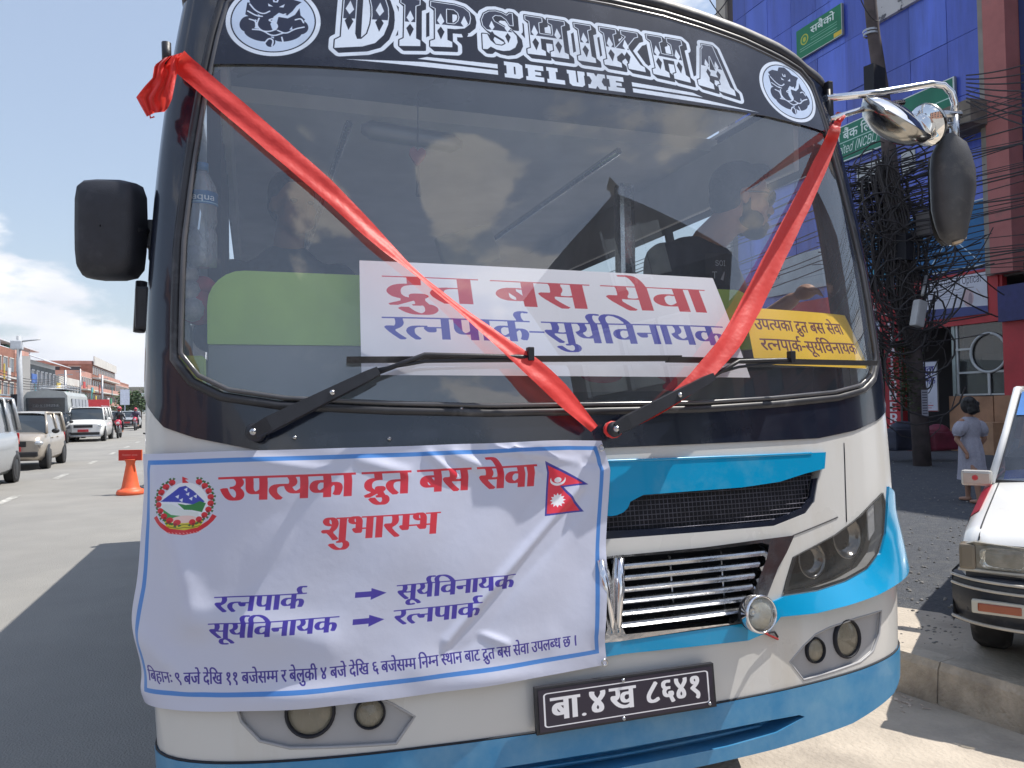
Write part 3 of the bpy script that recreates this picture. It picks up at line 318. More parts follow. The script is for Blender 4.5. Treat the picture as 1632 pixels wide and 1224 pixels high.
 10041: [[28,-68,19,42,15,40,12,36,8,34,5,32,1,32,-2,37,-5,39,-9,41,-12,41,-15,41,-17,39,42,0,18,-32,28,-80,9,-42,6,-43,2,-41,-4,-54,-12,-55,-20,-55,-27,-52]],
 10045: [[241,176,0,-41,-159,0,0,41]],
 10065: [[12,0,133,364,53,0,134,-364,-48,0,-86,238,-18,62,-13,42,9,0,-23,-77,-16,-49,-75,-216],[79,102,0,40,187,0,0,-40]],
 10066: [[44,0,0,364,129,0,35,-4,28,-10,22,-14,14,-20,10,-23,2,-25,-2,-22,-6,-18,-9,-13,-13,-11,-14,-8,-15,-5,0,-3,17,-4,17,-8,15,-13,14,-17,8,-22,3,-27,-3,-26,-10,-23,-16,-20,-23,-15,-31,-10,-39,-3],[90,41,86,0,36,4,24,13,14,18,4,22,-2,17,-7,16,-11,14,-16,11,-18,6,-22,3,-88,0],[90,204,80,0,19,2,17,6,14,9,11,13,7,14,2,18,-4,22,-12,18,-22,12,-30,5,-82,0]],
 10067: [[191,-5,-44,6,-39,17,-32,27,-26,37,-15,46,-5,54,5,54,15,46,26,36,32,28,39,17,44,5,27,-2,26,-6,22,-10,22,-13,18,-17,14,-20,11,-24,7,-26,-46,0,-6,17,-8,15,-10,14,-13,10,-14,8,-15,7,-18,3,-17,2,-31,-4,-28,-13,-24,-21,-18,-28,-11,-36,-4,-42,4,-43,11,-36,18,-28,24,-21,28,-12,31,-4,17,2,18,3,15,7,14,8,13,10,10,14,8,15,6,17,46,0,-7,-26,-11,-24,-14,-20,-18,-17,-21,-13,-23,-10,-26,-7]],
 10069: [[44,0,0,364,222,0,0,-41,-176,0,0,-119,164,0,0,-41,-164,0,0,-122,178,0,0,-41]],
 10070: [[44,0,0,364,220,0,0,-41,-174,0,0,-125,158,0,0,-41,-158,0,0,-157]],
 10071: [[192,-5,-45,6,-39,17,-33,28,-25,36,-15,46,-5,54,5,54,15,46,24,36,33,28,39,17,44,5,28,-2,26,-6,23,-10,21,-14,18,-18,15,-20,11,-23,7,-25,-47,0,-8,16,-8,15,-10,13,-12,11,-14,9,-14,6,-18,4,-18,2,-30,-4,-28,-13,-24,-20,-18,-29,-11,-35,-4,-43,4,-43,11,-35,18,-29,24,-21,29,-12,31,-4,30,4,25,9,21,16,16,21,9,26,3,31,14,-3,-108,0,0,41,140,0,0,-40,-5,-42,-15,-37,-22,-29,-30,-21,-36,-14]],
 10073: [[22,0,0,41,65,0,0,282,-65,0,0,41,176,0,0,-41,-64,0,0,-282,64,0,0,-41]],
 10075: [[76,104,0,50,12,16,25,32,26,30,122,132,61,0,-156,-166,-2,0],[44,0,0,364,46,0,0,-203,0,-161],[267,0,-131,185,28,36,158,-221]],
 10076: [[44,0,0,364,46,0,0,-323,169,0,0,-41]],
 10078: [[44,0,0,364,54,0,155,-243,7,-13,10,-15,18,-35,10,-20,-7,0,-3,40,-2,36,0,26,0,224,47,0,0,-364,-55,0,-142,222,-18,32,-12,19,-12,23,-16,28,8,0,2,-26,0,-24,2,-21,0,-19,0,-26,0,-208]],
 10079: [[192,-5,-44,6,-40,17,-32,27,-25,37,-16,46,-5,54,5,54,16,46,25,36,32,28,40,17,44,5,44,-5,38,-17,33,-28,25,-36,16,-46,4,-54,-4,-54,-16,-46,-25,-37,-33,-27,-38,-17],[192,38,30,4,28,12,24,21,18,28,12,36,4,43,-4,43,-12,35,-18,29,-24,20,-28,13,-30,4,-32,-4,-28,-13,-24,-21,-18,-28,-11,-36,-4,-42,4,-43,11,-35,18,-29,24,-21,28,-12]],
 10082: [[44,0,0,364,124,0,39,-4,31,-11,24,-17,17,-22,10,-28,3,-30,-3,-31,-10,-27,-17,-22,-24,-17,-30,-11,-40,-3,-98,0,0,41,96,0,26,2,21,7,15,10,10,13,6,18,2,20,-2,20,-6,17,-10,15,-16,10,-20,7,-26,2,-76,0,0,-323],[253,0,-88,164,53,0,88,-164]],
 10083: [[160,-6,-36,3,-32,9,-26,16,-19,20,-13,24,-6,29,48,0,4,-19,10,-14,14,-12,16,-8,20,-5,20,-2,24,2,20,6,18,10,14,13,8,16,4,18,-3,16,-7,12,-12,10,-15,8,-17,7,-62,19,-40,14,-29,21,-19,27,-6,32,4,29,13,25,19,20,26,16,30,10,34,2,34,-2,29,-10,25,-15,18,-19,13,-24,5,-26,-46,0,-8,24,-17,17,-25,11,-30,4,-22,-2,-19,-6,-15,-9,-12,-12,-8,-15,-2,-16,2,-16,10,-14,12,-10,16,-8,15,-6,51,-14,32,-11,17,-8,17,-10,14,-13,12,-16,8,-20,2,-23,-4,-28,-11,-25,-19,-22,-26,-16,-32,-11]],
 10084: [[24,323,0,41,275,0,0,-41,-114,0,0,-323,-47,0,0,323]],
 10089: [[146,0,0,149,-134,215,54,0,72,-118,12,-19,10,-19,10,-20,10,-24,-19,0,10,25,9,21,10,18,12,18,71,118,53,0,-133,-215,0,-149]],
 10097: [[115,-6,-25,2,-22,8,-19,12,-15,16,-9,21,-3,25,2,21,7,17,11,13,14,10,16,7,18,6,38,6,40,5,14,2,9,3,5,6,2,9,-2,17,-4,14,-8,10,-11,8,-15,4,-17,2,-18,-2,-15,-4,-13,-7,-10,-9,-7,-9,-6,-9,-42,14,12,22,16,16,19,12,21,8,21,5,21,1,14,0,17,-3,17,-5,16,-8,16,-12,12,-17,8,-23,2,-28,0,-180,-43,0,0,37,-3,0,-6,-9,-9,-10,-11,-10,-16,-8,-18,-4],[122,32,23,3,19,7,14,11,12,14,6,15,2,16,0,38,-4,-2,-8,-4,-9,-2,-23,-4,-20,-2,-23,-4,-15,-4,-12,-6,-10,-8,-6,-10,-2,-14,2,-14,6,-10,8,-8,12,-6,13,-4]],
 10099: [[150,-6,-35,4,-31,14,-24,21,-19,28,-11,35,-4,39,4,40,11,35,19,28,24,21,31,13,35,4,19,-1,18,-4,17,-6,15,-9,13,-10,12,-13,10,-15,6,-17,-42,-12,-4,10,-5,9,-7,8,-8,8,-9,5,-11,5,-12,2,-12,1,-25,-3,-21,-11,-14,-17,-12,-20,-6,-25,-2,-26,2,-26,6,-24,12,-21,14,-16,21,-11,25,-3,13,0,12,3,11,5,18,13,12,18,3,11,42,-12,-7,-18,-9,-15,-11,-13,-14,-11,-16,-9,-16,-6,-19,-4]],
 10100: [[141,-6,-32,4,-28,14,-23,20,-18,28,-11,35,-3,41,3,40,11,34,18,28,23,22,28,12,32,4,24,-2,19,-6,24,-20,12,-19,4,0,0,135,44,0,0,-364,-43,0,0,42,-5,0,-5,-8,-19,-22,-14,-9,-18,-7],[148,34,22,2,20,10,14,16,12,21,6,25,2,28,-2,28,-6,25,-12,20,-14,15,-20,10,-22,3,-24,-3,-20,-10,-14,-16,-12,-20,-6,-25,-2,-27,2,-27,6,-25,12,-20,14,-17,20,-10]],
 10101: [[154,-6,-38,4,-31,14,-25,21,-19,28,-11,34,-4,39,3,40,11,34,19,29,25,21,30,14,34,4,22,-2,21,-5,20,-9,19,-14,15,-18,12,-24,7,-29,3,-35,0,-18,-212,0,0,36,189,0,-21,-13,-2,25,-7,22,-10,20,-14,14,-19,8,-23,4,-22,-4,-20,-9,-16,-13,-11,-18,-7,-20,-2,-22,0,-24,2,-28,8,-24,13,-18,17,-14,20,-8,24,-3,15,1,14,4,12,6,11,8,8,10,6,13,42,-11,-8,-20,-13,-16,-17,-14,-20,-11,-24,-7]],
 10104: [[82,164,0,-164,-44,0,0,364,44,0,0,-157,-7,0,15,32,20,21,26,12,28,4,26,-2,23,-9,19,-14,14,-20,8,-26,3,-31,0,-174,-44,0,0,170,-4,28,-13,21,-19,13,-25,5,-19,-3,-17,-6,-14,-10,-10,-14,-7,-19]],
 10105: [[38,0,0,273,44,0,0,-273],[61,318,-12,2,-9,6,-8,10,-2,10,2,12,8,10,9,6,12,2,11,-2,10,-6,8,-10,2,-12,-2,-10,-8,-10,-10,-6]],
 10107: [[80,98,0,54,8,0,116,121,55,0,-126,-129,-5,0],[38,0,0,364,44,0,0,-364],[211,0,-105,134,32,30,130,-164]],
 10108: [[100,-2,-27,4,-19,12,-12,20,-4,26,0,304,44,0,0,-292,2,-16,3,-11,7,-5,11,-2,7,0,8,0,3,2,9,-38,-7,-2,-8,0,-9,-2]],
 10109: [[38,0,0,273,44,0,0,-61,-4,0,8,20,10,16,13,14,15,8,16,6,18,2,27,-4,21,-14,16,-22,8,-26,-6,0,7,18,11,17,14,13,18,10,18,6,22,2,22,-2,20,-8,18,-14,14,-18,8,-23,4,-29,0,-184,-44,0,0,183,-4,25,-13,17,-18,9,-21,4,-17,-2,-15,-6,-11,-9,-9,-12,-5,-15,-2,-16,0,-178,-44,0,0,188,-4,20,-11,16,-18,10,-20,4,-16,-2,-14,-6,-13,-9,-10,-13,-7,-16,-2,-20,0,-172]],
 10110: [[82,164,0,-164,-44,0,0,273,43,0,0,-66,-6,0,15,32,20,21,26,12,28,4,26,-2,23,-9,19,-14,13,-20,9,-26,3,-31,0,-174,-44,0,0,170,-4,28,-13,21,-19,13,-25,5,-19,-3,-17,-6,-14,-10,-10,-14,-7,-19]],
 10111: [[150,-6,-35,4,-31,14,-24,21,-19,28,-11,35,-4,39,4,40,11,35,19,28,24,21,31,13,35,4,34,-4,31,-13,25,-21,19,-28,11,-35,4,-40,-4,-39,-11,-35,-19,-28,-25,-21,-31,-14],[150,34,25,3,20,11,15,16,12,21,6,24,2,26,-2,26,-6,24,-12,21,-15,17,-20,11,-25,3,-25,-3,-21,-11,-14,-17,-12,-20,-6,-25,-2,-26,2,-26,6,-24,12,-21,14,-16,21,-11]],
 10112: [[38,-102,0,375,43,0,0,-44,5,0,13,19,10,10,14,10,18,6,24,2,32,-4,28,-12,23,-22,18,-28,11,-34,4,-40,-4,-41,-11,-35,-18,-28,-22,-20,-28,-14,-32,-4,-24,2,-18,7,-14,9,-11,12,-13,18,-4,0,0,-144],[158,34,24,3,20,10,14,17,12,20,6,25,2,27,-2,27,-6,25,-11,20,-15,16,-20,10,-24,3,-22,-3,-20,-10,-14,-15,-12,-20,-6,-25,-2,-28,2,-28,7,-25,11,-21,15,-16,19,-10]],
 10113: [[268,-102,-44,0,0,144,-4,0,-5,-8,-19,-22,-14,-9,-18,-7,-23,-2,-32,4,-28,14,-23,20,-18,28,-11,35,-3,41,3,40,11,34,18,28,23,22,28,12,32,4,24,-2,19,-6,13,-10,11,-10,7,-10,5,-9,5,0,0,44,43,0],[148,34,22,2,20,10,14,16,12,21,6,25,2,28,-2,28,-6,25,-12,20,-14,15,-20,10,-22,3,-24,-3,-20,-10,-14,-16,-12,-20,-6,-25,-2,-27,2,-27,6,-25,12,-20,14,-17,20,-10]],
 10114: [[38,0,0,273,43,0,0,-42,3,0,10,19,17,14,21,10,23,3,11,-1,11,0,0,-44,-3,0,-7,2,-8,0,-27,-2,-16,-6,-14,-10,-10,-12,-8,-16,-2,-17,0,-171]],
 10115: [[132,-6,-27,2,-23,6,-20,10,-16,14,-12,18,-8,22,42,10,8,-20,14,-13,18,-7,23,-4,25,4,20,9,13,13,5,16,-3,13,-7,11,-13,8,-17,6,-46,10,-32,12,-24,16,-13,20,-5,27,4,22,10,19,16,16,20,12,24,8,28,2,26,-2,22,-6,18,-10,14,-13,10,-16,8,-19,-40,-10,-8,14,-10,13,-17,9,-23,3,-22,-3,-18,-8,-13,-13,-4,-15,3,-14,8,-11,14,-8,21,-7,41,-10,32,-10,23,-16,13,-22,5,-25,-3,-23,-10,-20,-17,-16,-21,-13,-26,-8]],
 10116: [[146,273,0,-37,-141,0,0,37],[46,338,44,0,0,-267,2,-16,6,-11,9,-6,15,-2,10,0,7,2,5,0,10,-36,-8,-2,-16,-3,-9,-1,-31,6,-24,14,-15,22,-5,30]],
 10117: [[131,-4,-26,4,-23,8,-18,14,-14,20,-8,26,-4,32,0,173,44,0,0,-169,4,-29,13,-21,19,-14,26,-4,19,2,17,6,13,11,11,15,6,18,3,22,0,163,44,0,0,-273,-43,0,0,66,6,0,-15,-32,-21,-22,-24,-12]],
 10118: [[118,0,-105,273,49,0,58,-162,8,-25,14,-50,6,-24,-16,0,8,24,6,25,7,25,9,25,58,162,48,0,-104,-273]],
}
# lines of writing: (advance, glyph number, x, glyph number, x, ...) in the order used below
LINES = [
 [7674,13,0,46,548,198,1116,51,1465,25,2045,66,2807,3,3066,422,3326,40,3846,3,4416,48,4676,60,5247,3,5923,60,6183,75,6859,57,6859,66,7415],
 [3104,58,0,69,680,49,680,66,1383,52,1642,207,2051,49,2401],
 [2902,52,0,198,409,44,758,46,1313,66,1881,25,2140,181,2902],
 [4227,60,0,70,676,51,676,181,1256,67,1256,57,1515,44,2071,66,2626,51,2885,25,3465],
 [37651,67,0,48,259,61,830,66,1361,44,1620,7,2175,3,2447,115,2707,3,3258,48,3518,32,4089,75,4831,3,4831,42,5091,75,5611,67,5611,26,5870,3,6688,107,6948,107,7499,3,8050,48,8310,32,8881,75,9623,60,9623,207,10299,50,10649,3,11247,52,11507,3,11916,48,12176,75,12747,54,12747,69,13425,25,13425,68,14187,3,14446,110,14706,3,15257,48,15517,32,16088,75,16830,3,16830,42,17090,75,17610,67,17610,26,17869,3,18687,112,18947,3,19498,48,19758,32,20329,75,21071,60,21071,207,21747,50,22097,3,22695,67,22955,44,23214,207,23769,44,24119,3,24674,215,24934,41,25323,66,25965,44,26224,3,26779,48,27039,66,27610,35,27869,3,28373,422,28633,40,29153,3,29723,48,29983,60,30554,3,31230,60,31490,75,32166,57,32166,66,32722,3,32981,13,33241,46,33789,54,34357,205,35035,43,35436,3,36051,31,36311,3,37012,104,37272],
 [4348,422,0,40,520,3,1090,48,1350,60,1921,3,2597,60,2857,75,3533,57,3533,66,4089],
 [7469,52,0,198,409,44,758,46,1313,66,1881,25,2140,181,2902,800,2902,60,3242,69,3918,51,3918,181,4498,67,4498,57,4757,44,5313,66,5868,51,6127,25,6707],
 [7469,52,0,198,409,44,758,46,1313,66,1881,25,2140,181,2902,800,2902,60,3242,70,3918,51,3918,181,4498,67,4498,57,4757,44,5313,66,5868,51,6127,25,6707],
 [2268,60,0,48,676,76,1247,25,1247,79,2009],
 [8682,44,0,75,555,58,555,44,1235,54,1790,3,2468,60,2728,61,3404,25,3935,66,4697,52,4956,68,5365,3,5624,48,5884,76,6455,6,6455,25,6455,3,7217,67,7477,54,7736,801,8414],
 [2100,10,0,5,1023,26,1023,66,1841],
 [3275,25,0,67,762,54,1021,67,1699,44,1958,25,2513],
 [762,25,0],
 [830,48,0,66,571],
 [551,110,0],
 [268,801,0],
 [818,26,0],
 [2204,114,0,112,551,110,1102,107,1653],
 [1102,113,0,107,551],
]
LATIN_WIDTH = {32:269,40:391,41:391,45:648,65:690,66:654,67:730,69:601,70:590,71:746,73:441,75:672,76:565,78:753,79:765,82:644,83:642,84:646,89:679,97:562,99:571,100:612,101:583,104:591,105:242,107:549,108:275,109:876,110:591,111:600,112:612,113:612,114:376,115:528,116:327,117:591,118:562}
# ------------------------------------------------------------------ printed matter (drawn here with numpy, no files)
LINE_KEYS = ['h1', 'h2', 'r', 's', 'f', 'd', 'rs', 'rs2', 'sab', 'ban', 'ankha', 'cl', 'ka', 'pa', 'p4', 'pd', 'pkh', 'pn', 'zz']
GLY = {k: [np.cumsum(np.array(c, float).reshape(-1, 2), 0) * 2 for c in v] for k, v in GLYPH_STEPS.items()}
FONT = {'R': {k: (l[0], list(zip(l[1::2], l[2::2]))) for k, l in zip(LINE_KEYS, LINES)}, 'L': LATIN_WIDTH}

def fill_mask(H, W, contours):
    acc = np.zeros((H, W + 1), np.int16)
    for c in contours:
        x0, y0 = c[:, 0], c[:, 1]; x1, y1 = np.roll(x0, -1), np.roll(y0, -1)
        for ax, ay, bx, by in zip(x0, y0, x1, y1):
            if ay == by: continue
            d = 1
            if ay > by: ax, ay, bx, by, d = bx, by, ax, ay, -1
            r0 = max(int(math.ceil(ay - .5)), 0); r1 = min(int(math.ceil(by - .5)), H)
            if r1 <= r0: continue
            rr = np.arange(r0, r1)
            xx = np.clip(np.ceil(ax + (rr + .5 - ay) * (bx - ax) / (by - ay) - .5), 0, W).astype(int)
            acc[rr, xx] += d
    return np.cumsum(acc, 1)[:, :W] != 0

def dilate(m, rx, ry):
    out = m.copy()
    for k in range(1, rx + 1):
        out[:, k:] |= m[:, :-k]; out[:, :-k] |= m[:, k:]
    m2 = out.copy()
    for k in range(1, ry + 1):
        out[k:] |= m2[:-k]; out[:-k] |= m2[k:]
    return out

def dilate_round(m, r):
    out = m.copy(); H, W = m.shape
    for dy in range(-r, r + 1):
        w = int((r * r - dy * dy) ** .5)
        s = np.zeros_like(m)
        if dy >= 0: s[dy:] = m[:H - dy]
        else: s[:dy] = m[-dy:]
        cs = np.cumsum(np.pad(s.astype(np.int32), ((0, 0), (w + 1, w))), 1)
        out |= (cs[:, 2 * w + 1:2 * w + 1 + W] - cs[:, :W]) > 0
    return out

def s2l(c):
    c = np.array(c, float) / 255.
    return tuple(np.where(c <= .04045, c / 12.92, ((c + .055) / 1.055) ** 2.4))

class Canvas:                      # y runs down, units are texture pixels; drawn at SS times the size
    SS = 2
    def __init__(s, W, H, bg):
        s.W, s.H = W, H; k = s.SS
        s.a = np.empty((H * k, W * k, 3), np.float32); s.a[:] = np.array(bg) / 255.
    def poly(s, cs, col, box=None):
        if not isinstance(cs, list) or not hasattr(cs[0][0], '__len__'): cs = [cs]
        cs = [np.array(c, float) * s.SS for c in cs]
        mn = np.floor(np.min([c.min(0) for c in cs], 0)).astype(int) - 1; mx = np.ceil(np.max([c.max(0) for c in cs], 0)).astype(int) + 2
        mn = np.maximum(mn, 0); mx = np.minimum(mx, [s.W * s.SS, s.H * s.SS])
        if (mx <= mn).any(): return
        m = fill_mask(mx[1] - mn[1], mx[0] - mn[0], [c - mn for c in cs])
        s.a[mn[1]:mx[1], mn[0]:mx[0]][m] = np.array(col) / 255.
    def rect(s, x0, y0, x1, y1, col): s.poly([(x0, y0), (x1, y0), (x1, y1), (x0, y1)], col)
    def ell(s, cx, cy, rx, ry, col, n=40, rot=0):
        t = np.arange(n) * 2 * math.pi / n; c, q = math.cos(rot), math.sin(rot)
        X, Y = rx * np.cos(t), ry * np.sin(t)
        s.poly(np.stack([cx + X * c - Y * q, cy + X * q + Y * c], 1).tolist(), col)
    def line(s, pts, w, col):
        pts = np.array(pts, float)
        w = np.broadcast_to(np.array(w, float), (len(pts),))
        for i in range(len(pts) - 1):
            a, b = pts[i], pts[i + 1]; d = b - a; L = np.hypot(*d)
            if L < 1e-6: continue
            n = np.array([-d[1], d[0]]) / L
            s.poly([tuple(a + n * w[i] / 2), tuple(b + n * w[i + 1] / 2), tuple(b - n * w[i + 1] / 2), tuple(a - n * w[i] / 2)], col)
            s.ell(a[0], a[1], w[i] / 2, w[i] / 2, col, 14); s.ell(b[0], b[1], w[i + 1] / 2, w[i + 1] / 2, col, 14)
    def run(s, key, x0, x1, ytop, size, col, bold=(0, 0), latin=None, shear=0, slope=0):
        """a line of writing fitted between x0 and x1; ytop = the head line (baseline for latin), size = height of the em"""
        if latin is not None:
            L = FONT['L']; x = 0; r = []
            for ch in latin:
                r.append((10000 + ord(ch), x)); x += L[ord(ch)]
            adv = x
        else: adv, r = FONT['R'][key]
        sx = (x1 - x0) / adv; sy = size / 1000.
        base = ytop if latin is not None else ytop + .62 * size
        k = s.SS; cs = []
        for g, gx in r:
            for c in GLY.get(g, []):
                X = x0 + (c[:, 0] + gx) * sx + c[:, 1] * sy * shear; Y = base - c[:, 1] * sy + slope * (X - x0)
                cs.append(np.stack([X, Y], 1) * k)
        pad = 3 + max(bold) * k
        mn = np.floor(np.min([c.min(0) for c in cs], 0)).astype(int) - pad; mx = np.ceil(np.max([c.max(0) for c in cs], 0)).astype(int) + pad
        mn = np.maximum(mn, 0); mx = np.minimum(mx, [s.W * k, s.H * k])
        m = fill_mask(mx[1] - mn[1], mx[0] - mn[0], [c - mn for c in cs])
        if bold[1] < 0: m = ~dilate(~m, 0, int(-bold[1] * k))
        if max(bold): m = dilate(m, int(bold[0] * k), max(int(bold[1] * k), 0))
        s.a[mn[1]:mx[1], mn[0]:mx[0]][m] = np.array(col) / 255.
    def image(s, name):
        k = s.SS; a = s.a.reshape(s.H, k, s.W, k, 3).mean((1, 3))
        im = bpy.data.images.new(name, s.W, s.H, alpha=False)
        b = np.ones((s.H, s.W, 4), np.float32); b[..., :3] = a[::-1]
        im.pixels.foreach_set(b.ravel()); im.update(); im.pack()
        return im

RED, BLUE = (205, 45, 62), (66, 52, 158)
def draw_flag(c, x, y, w, h):
    c.poly([(x, y), (x + w, y + h * .47), (x + w * .42, y + h * .50), (x + w * .93, y + h * .97), (x, y + h)], (62, 60, 150))
    b = w * .045
    c.poly([(x + b, y + b * 2.4), (x + w * .86, y + h * .445), (x + w * .33, y + h * .475), (x + w * .83, y + h * .945), (x + b, y + h - b)], (222, 52, 72))
    wh = (236, 236, 242); cx, cy = x + w * .27, y + h * .36
    c.ell(cx, cy, w * .185, h * .105, wh); c.ell(cx, cy - h * .038, w * .165, h * .098, (222, 52, 72)); c.ell(cx, cy + h * .0, w * .085, h * .05, wh)
    pts = []
    for i in range(24):
        r = 1 if i % 2 == 0 else .68
        t = i * math.pi / 12; pts.append((x + w * .28 + math.cos(t) * w * .18 * r, y + h * .73 + math.sin(t) * w * .18 * r))
    c.poly(pts, wh)

def draw_arms(c, x, y, w, h):       # national coat of arms: wreath, mountain, hills, fields, ribbon
    P = lambda u, v: (x + u * w, y + v * h)
    c.ell(*P(.5, .5), w * .36, h * .40, (226, 230, 240))
    c.poly([P(.14, .42), P(.40, .18), P(.5, .16), P(.62, .25), P(.80, .44), P(.72, .50), P(.55, .47), P(.42, .44), P(.3, .43)], (62, 74, 178))
    for u, v in ((.34, .34), (.4, .40), (.55, .38), (.62, .34), (.5, .30), (.47, .22)):
        c.poly([P(u, v), P(u + .06, v - .03), P(u + .05, v + .04)], (222, 228, 244))
    c.poly([P(.38, .46), P(.5, .49), P(.62, .48), P(.72, .43), P(.82, .47), P(.76, .62), P(.6, .58), P(.48, .57)], (52, 128, 74))
    c.poly([P(.15, .46), P(.3, .47), P(.48, .58), P(.7, .62), P(.72, .72), P(.44, .70), P(.28, .64), P(.18, .56)], (216, 224, 226))
    c.poly([P(.18, .55), P(.3, .65), P(.46, .68), P(.34, .78), P(.22, .74)], (70, 150, 84))
    c.ell(*P(.5, .74), w * .20, h * .07, (232, 200, 196))
    c.poly([P(.2, .74), P(.35, .79), P(.5, .80), P(.68, .77), P(.8, .74), P(.74, .88), P(.5, .93), P(.26, .88)], (206, 196, 62))
    for q in (.82, .87): c.line([P(.27, q - .02), P(.42, q + .015), P(.5, q), P(.6, q + .015), P(.73, q - .02)], h * .012, (120, 112, 40))
    for sd in (-1, 1):
        for i in range(9):
            t = math.radians(-58 + i * 16.5) if sd > 0 else math.radians(180 + 58 - i * 16.5)
            cx, cy = x + w * (.5 + .40 * math.cos(t)), y + h * (.42 + .38 * math.sin(t))
            for q in range(3):
                a = t + (q - 1) * .9
                c.poly([(cx, cy), (cx + w * .085 * math.cos(a + .3), cy + w * .085 * math.sin(a + .3)), (cx + w * .085 * math.cos(a - .2), cy + w * .085 * math.sin(a - .2))], (56, 104, 60))
            c.ell(cx, cy, w * .052, w * .050, (206, 48, 60), 12)
            c.ell(cx + w * .02 * math.cos(t * 5), cy + w * .035, w * .025, w * .025, (150, 40, 50), 8)
    c.poly([P(.0, .70), P(.07, .66), P(.13, .76), P(.3, .88), P(.5, .92), P(.7, .88), P(.87, .76), P(.93, .66), P(1.0, .70), P(.95, .77), P(.86, .86), P(.7, .965), P(.5, 1.0), P(.3, .965), P(.14, .86), P(.05, .77)], (202, 44, 58))
    for i in range(11): c.line([P(.24 + i * .05, .935 + .03 * math.sin(i * .314)), P(.26 + i * .05, .95 + .03 * math.sin(i * .314))], h * .008, (240, 200, 190))
    c.poly([P(.45, .0), P(.55, .05), P(.49, .055), P(.55, .11), P(.45, .11)], (206, 48, 60))

def print_banner():
    c = Canvas(1500, 830, (196, 200, 220))
    B = (74, 132, 205)
    for a in ((24, 22, 1476, 37), (24, 770, 1476, 785), (24, 22, 38, 785), (1462, 22, 1476, 785)): c.rect(*a, B)
    draw_arms(c, 58, 78, 186, 190)
    c.run('h1', 254, 1232, 84, 128, RED, (7, -1)); c.run('h2', 556, 912, 230, 124, RED, (6, -2))
    draw_flag(c, 1272, 74, 150, 200)
    c.run('r', 260, 520, 468, 80, BLUE, (4, -1)); c.run('s', 254, 624, 550, 80, BLUE, (4, -1))
    c.run('s', 799, 1176, 466, 80, BLUE, (4, -1)); c.run('r', 796, 1066, 548, 80, BLUE, (4, -1))
    for y in (488, 574): c.poly([(670, y - 9), (718, y - 9), (718, y - 19), (765, y), (718, y + 19), (718, y + 9), (670, y + 9)], BLUE)
    c.run('f', 46, 1400, 708, 58, (58, 46, 140), (1, 0))
    return c.image('banner_print')

def print_paper():
    c = Canvas(1400, 520, (240, 238, 250))
    c.run('d', 88, 1320, 66, 215, (202, 40, 66), (13, -5))
    c.run('rs', 76, 1346, 262, 168, (62, 62, 176), (7, -3))
    return c.image('paper_print')

def print_yellow():
    c = Canvas(760, 420, (255, 204, 14))
    c.run('h1', 40, 650, 84, 130, (104, 32, 30), (2, 1)); c.run('rs2', 52, 706, 234, 130, (104, 32, 30), (2, 1))
    return c.image('yellow_print')

def print_plate():
    c = Canvas(860, 300, (40, 34, 52))
    W = (226, 226, 232)
    def rr(x0, y0, x1, y1, r, col):
        p = []
        for cx, cy, a in ((x1 - r, y0 + r, -90), (x1 - r, y1 - r, 0), (x0 + r, y1 - r, 90), (x0 + r, y0 + r, 180)):
            p += [(cx + r * math.cos(math.radians(a + q)), cy + r * math.sin(math.radians(a + q))) for q in range(0, 91, 15)]
        c.poly(p, col)
    rr(22, 26, 838, 272, 20, W); rr(30, 34, 830, 264, 14, (40, 34, 52))
    c.run('pa', 58, 186, 68, 250, W, (6, 2)); c.ell(208, 216, 11, 11, W)
    c.run('p4', 232, 318, 66, 240, W, (6, 2)); c.run('pkh', 336, 458, 62, 250, W, (5, 2)); c.run('pn', 510, 800, 60, 240, W, (5, 2))
    return c.image('plate_print')

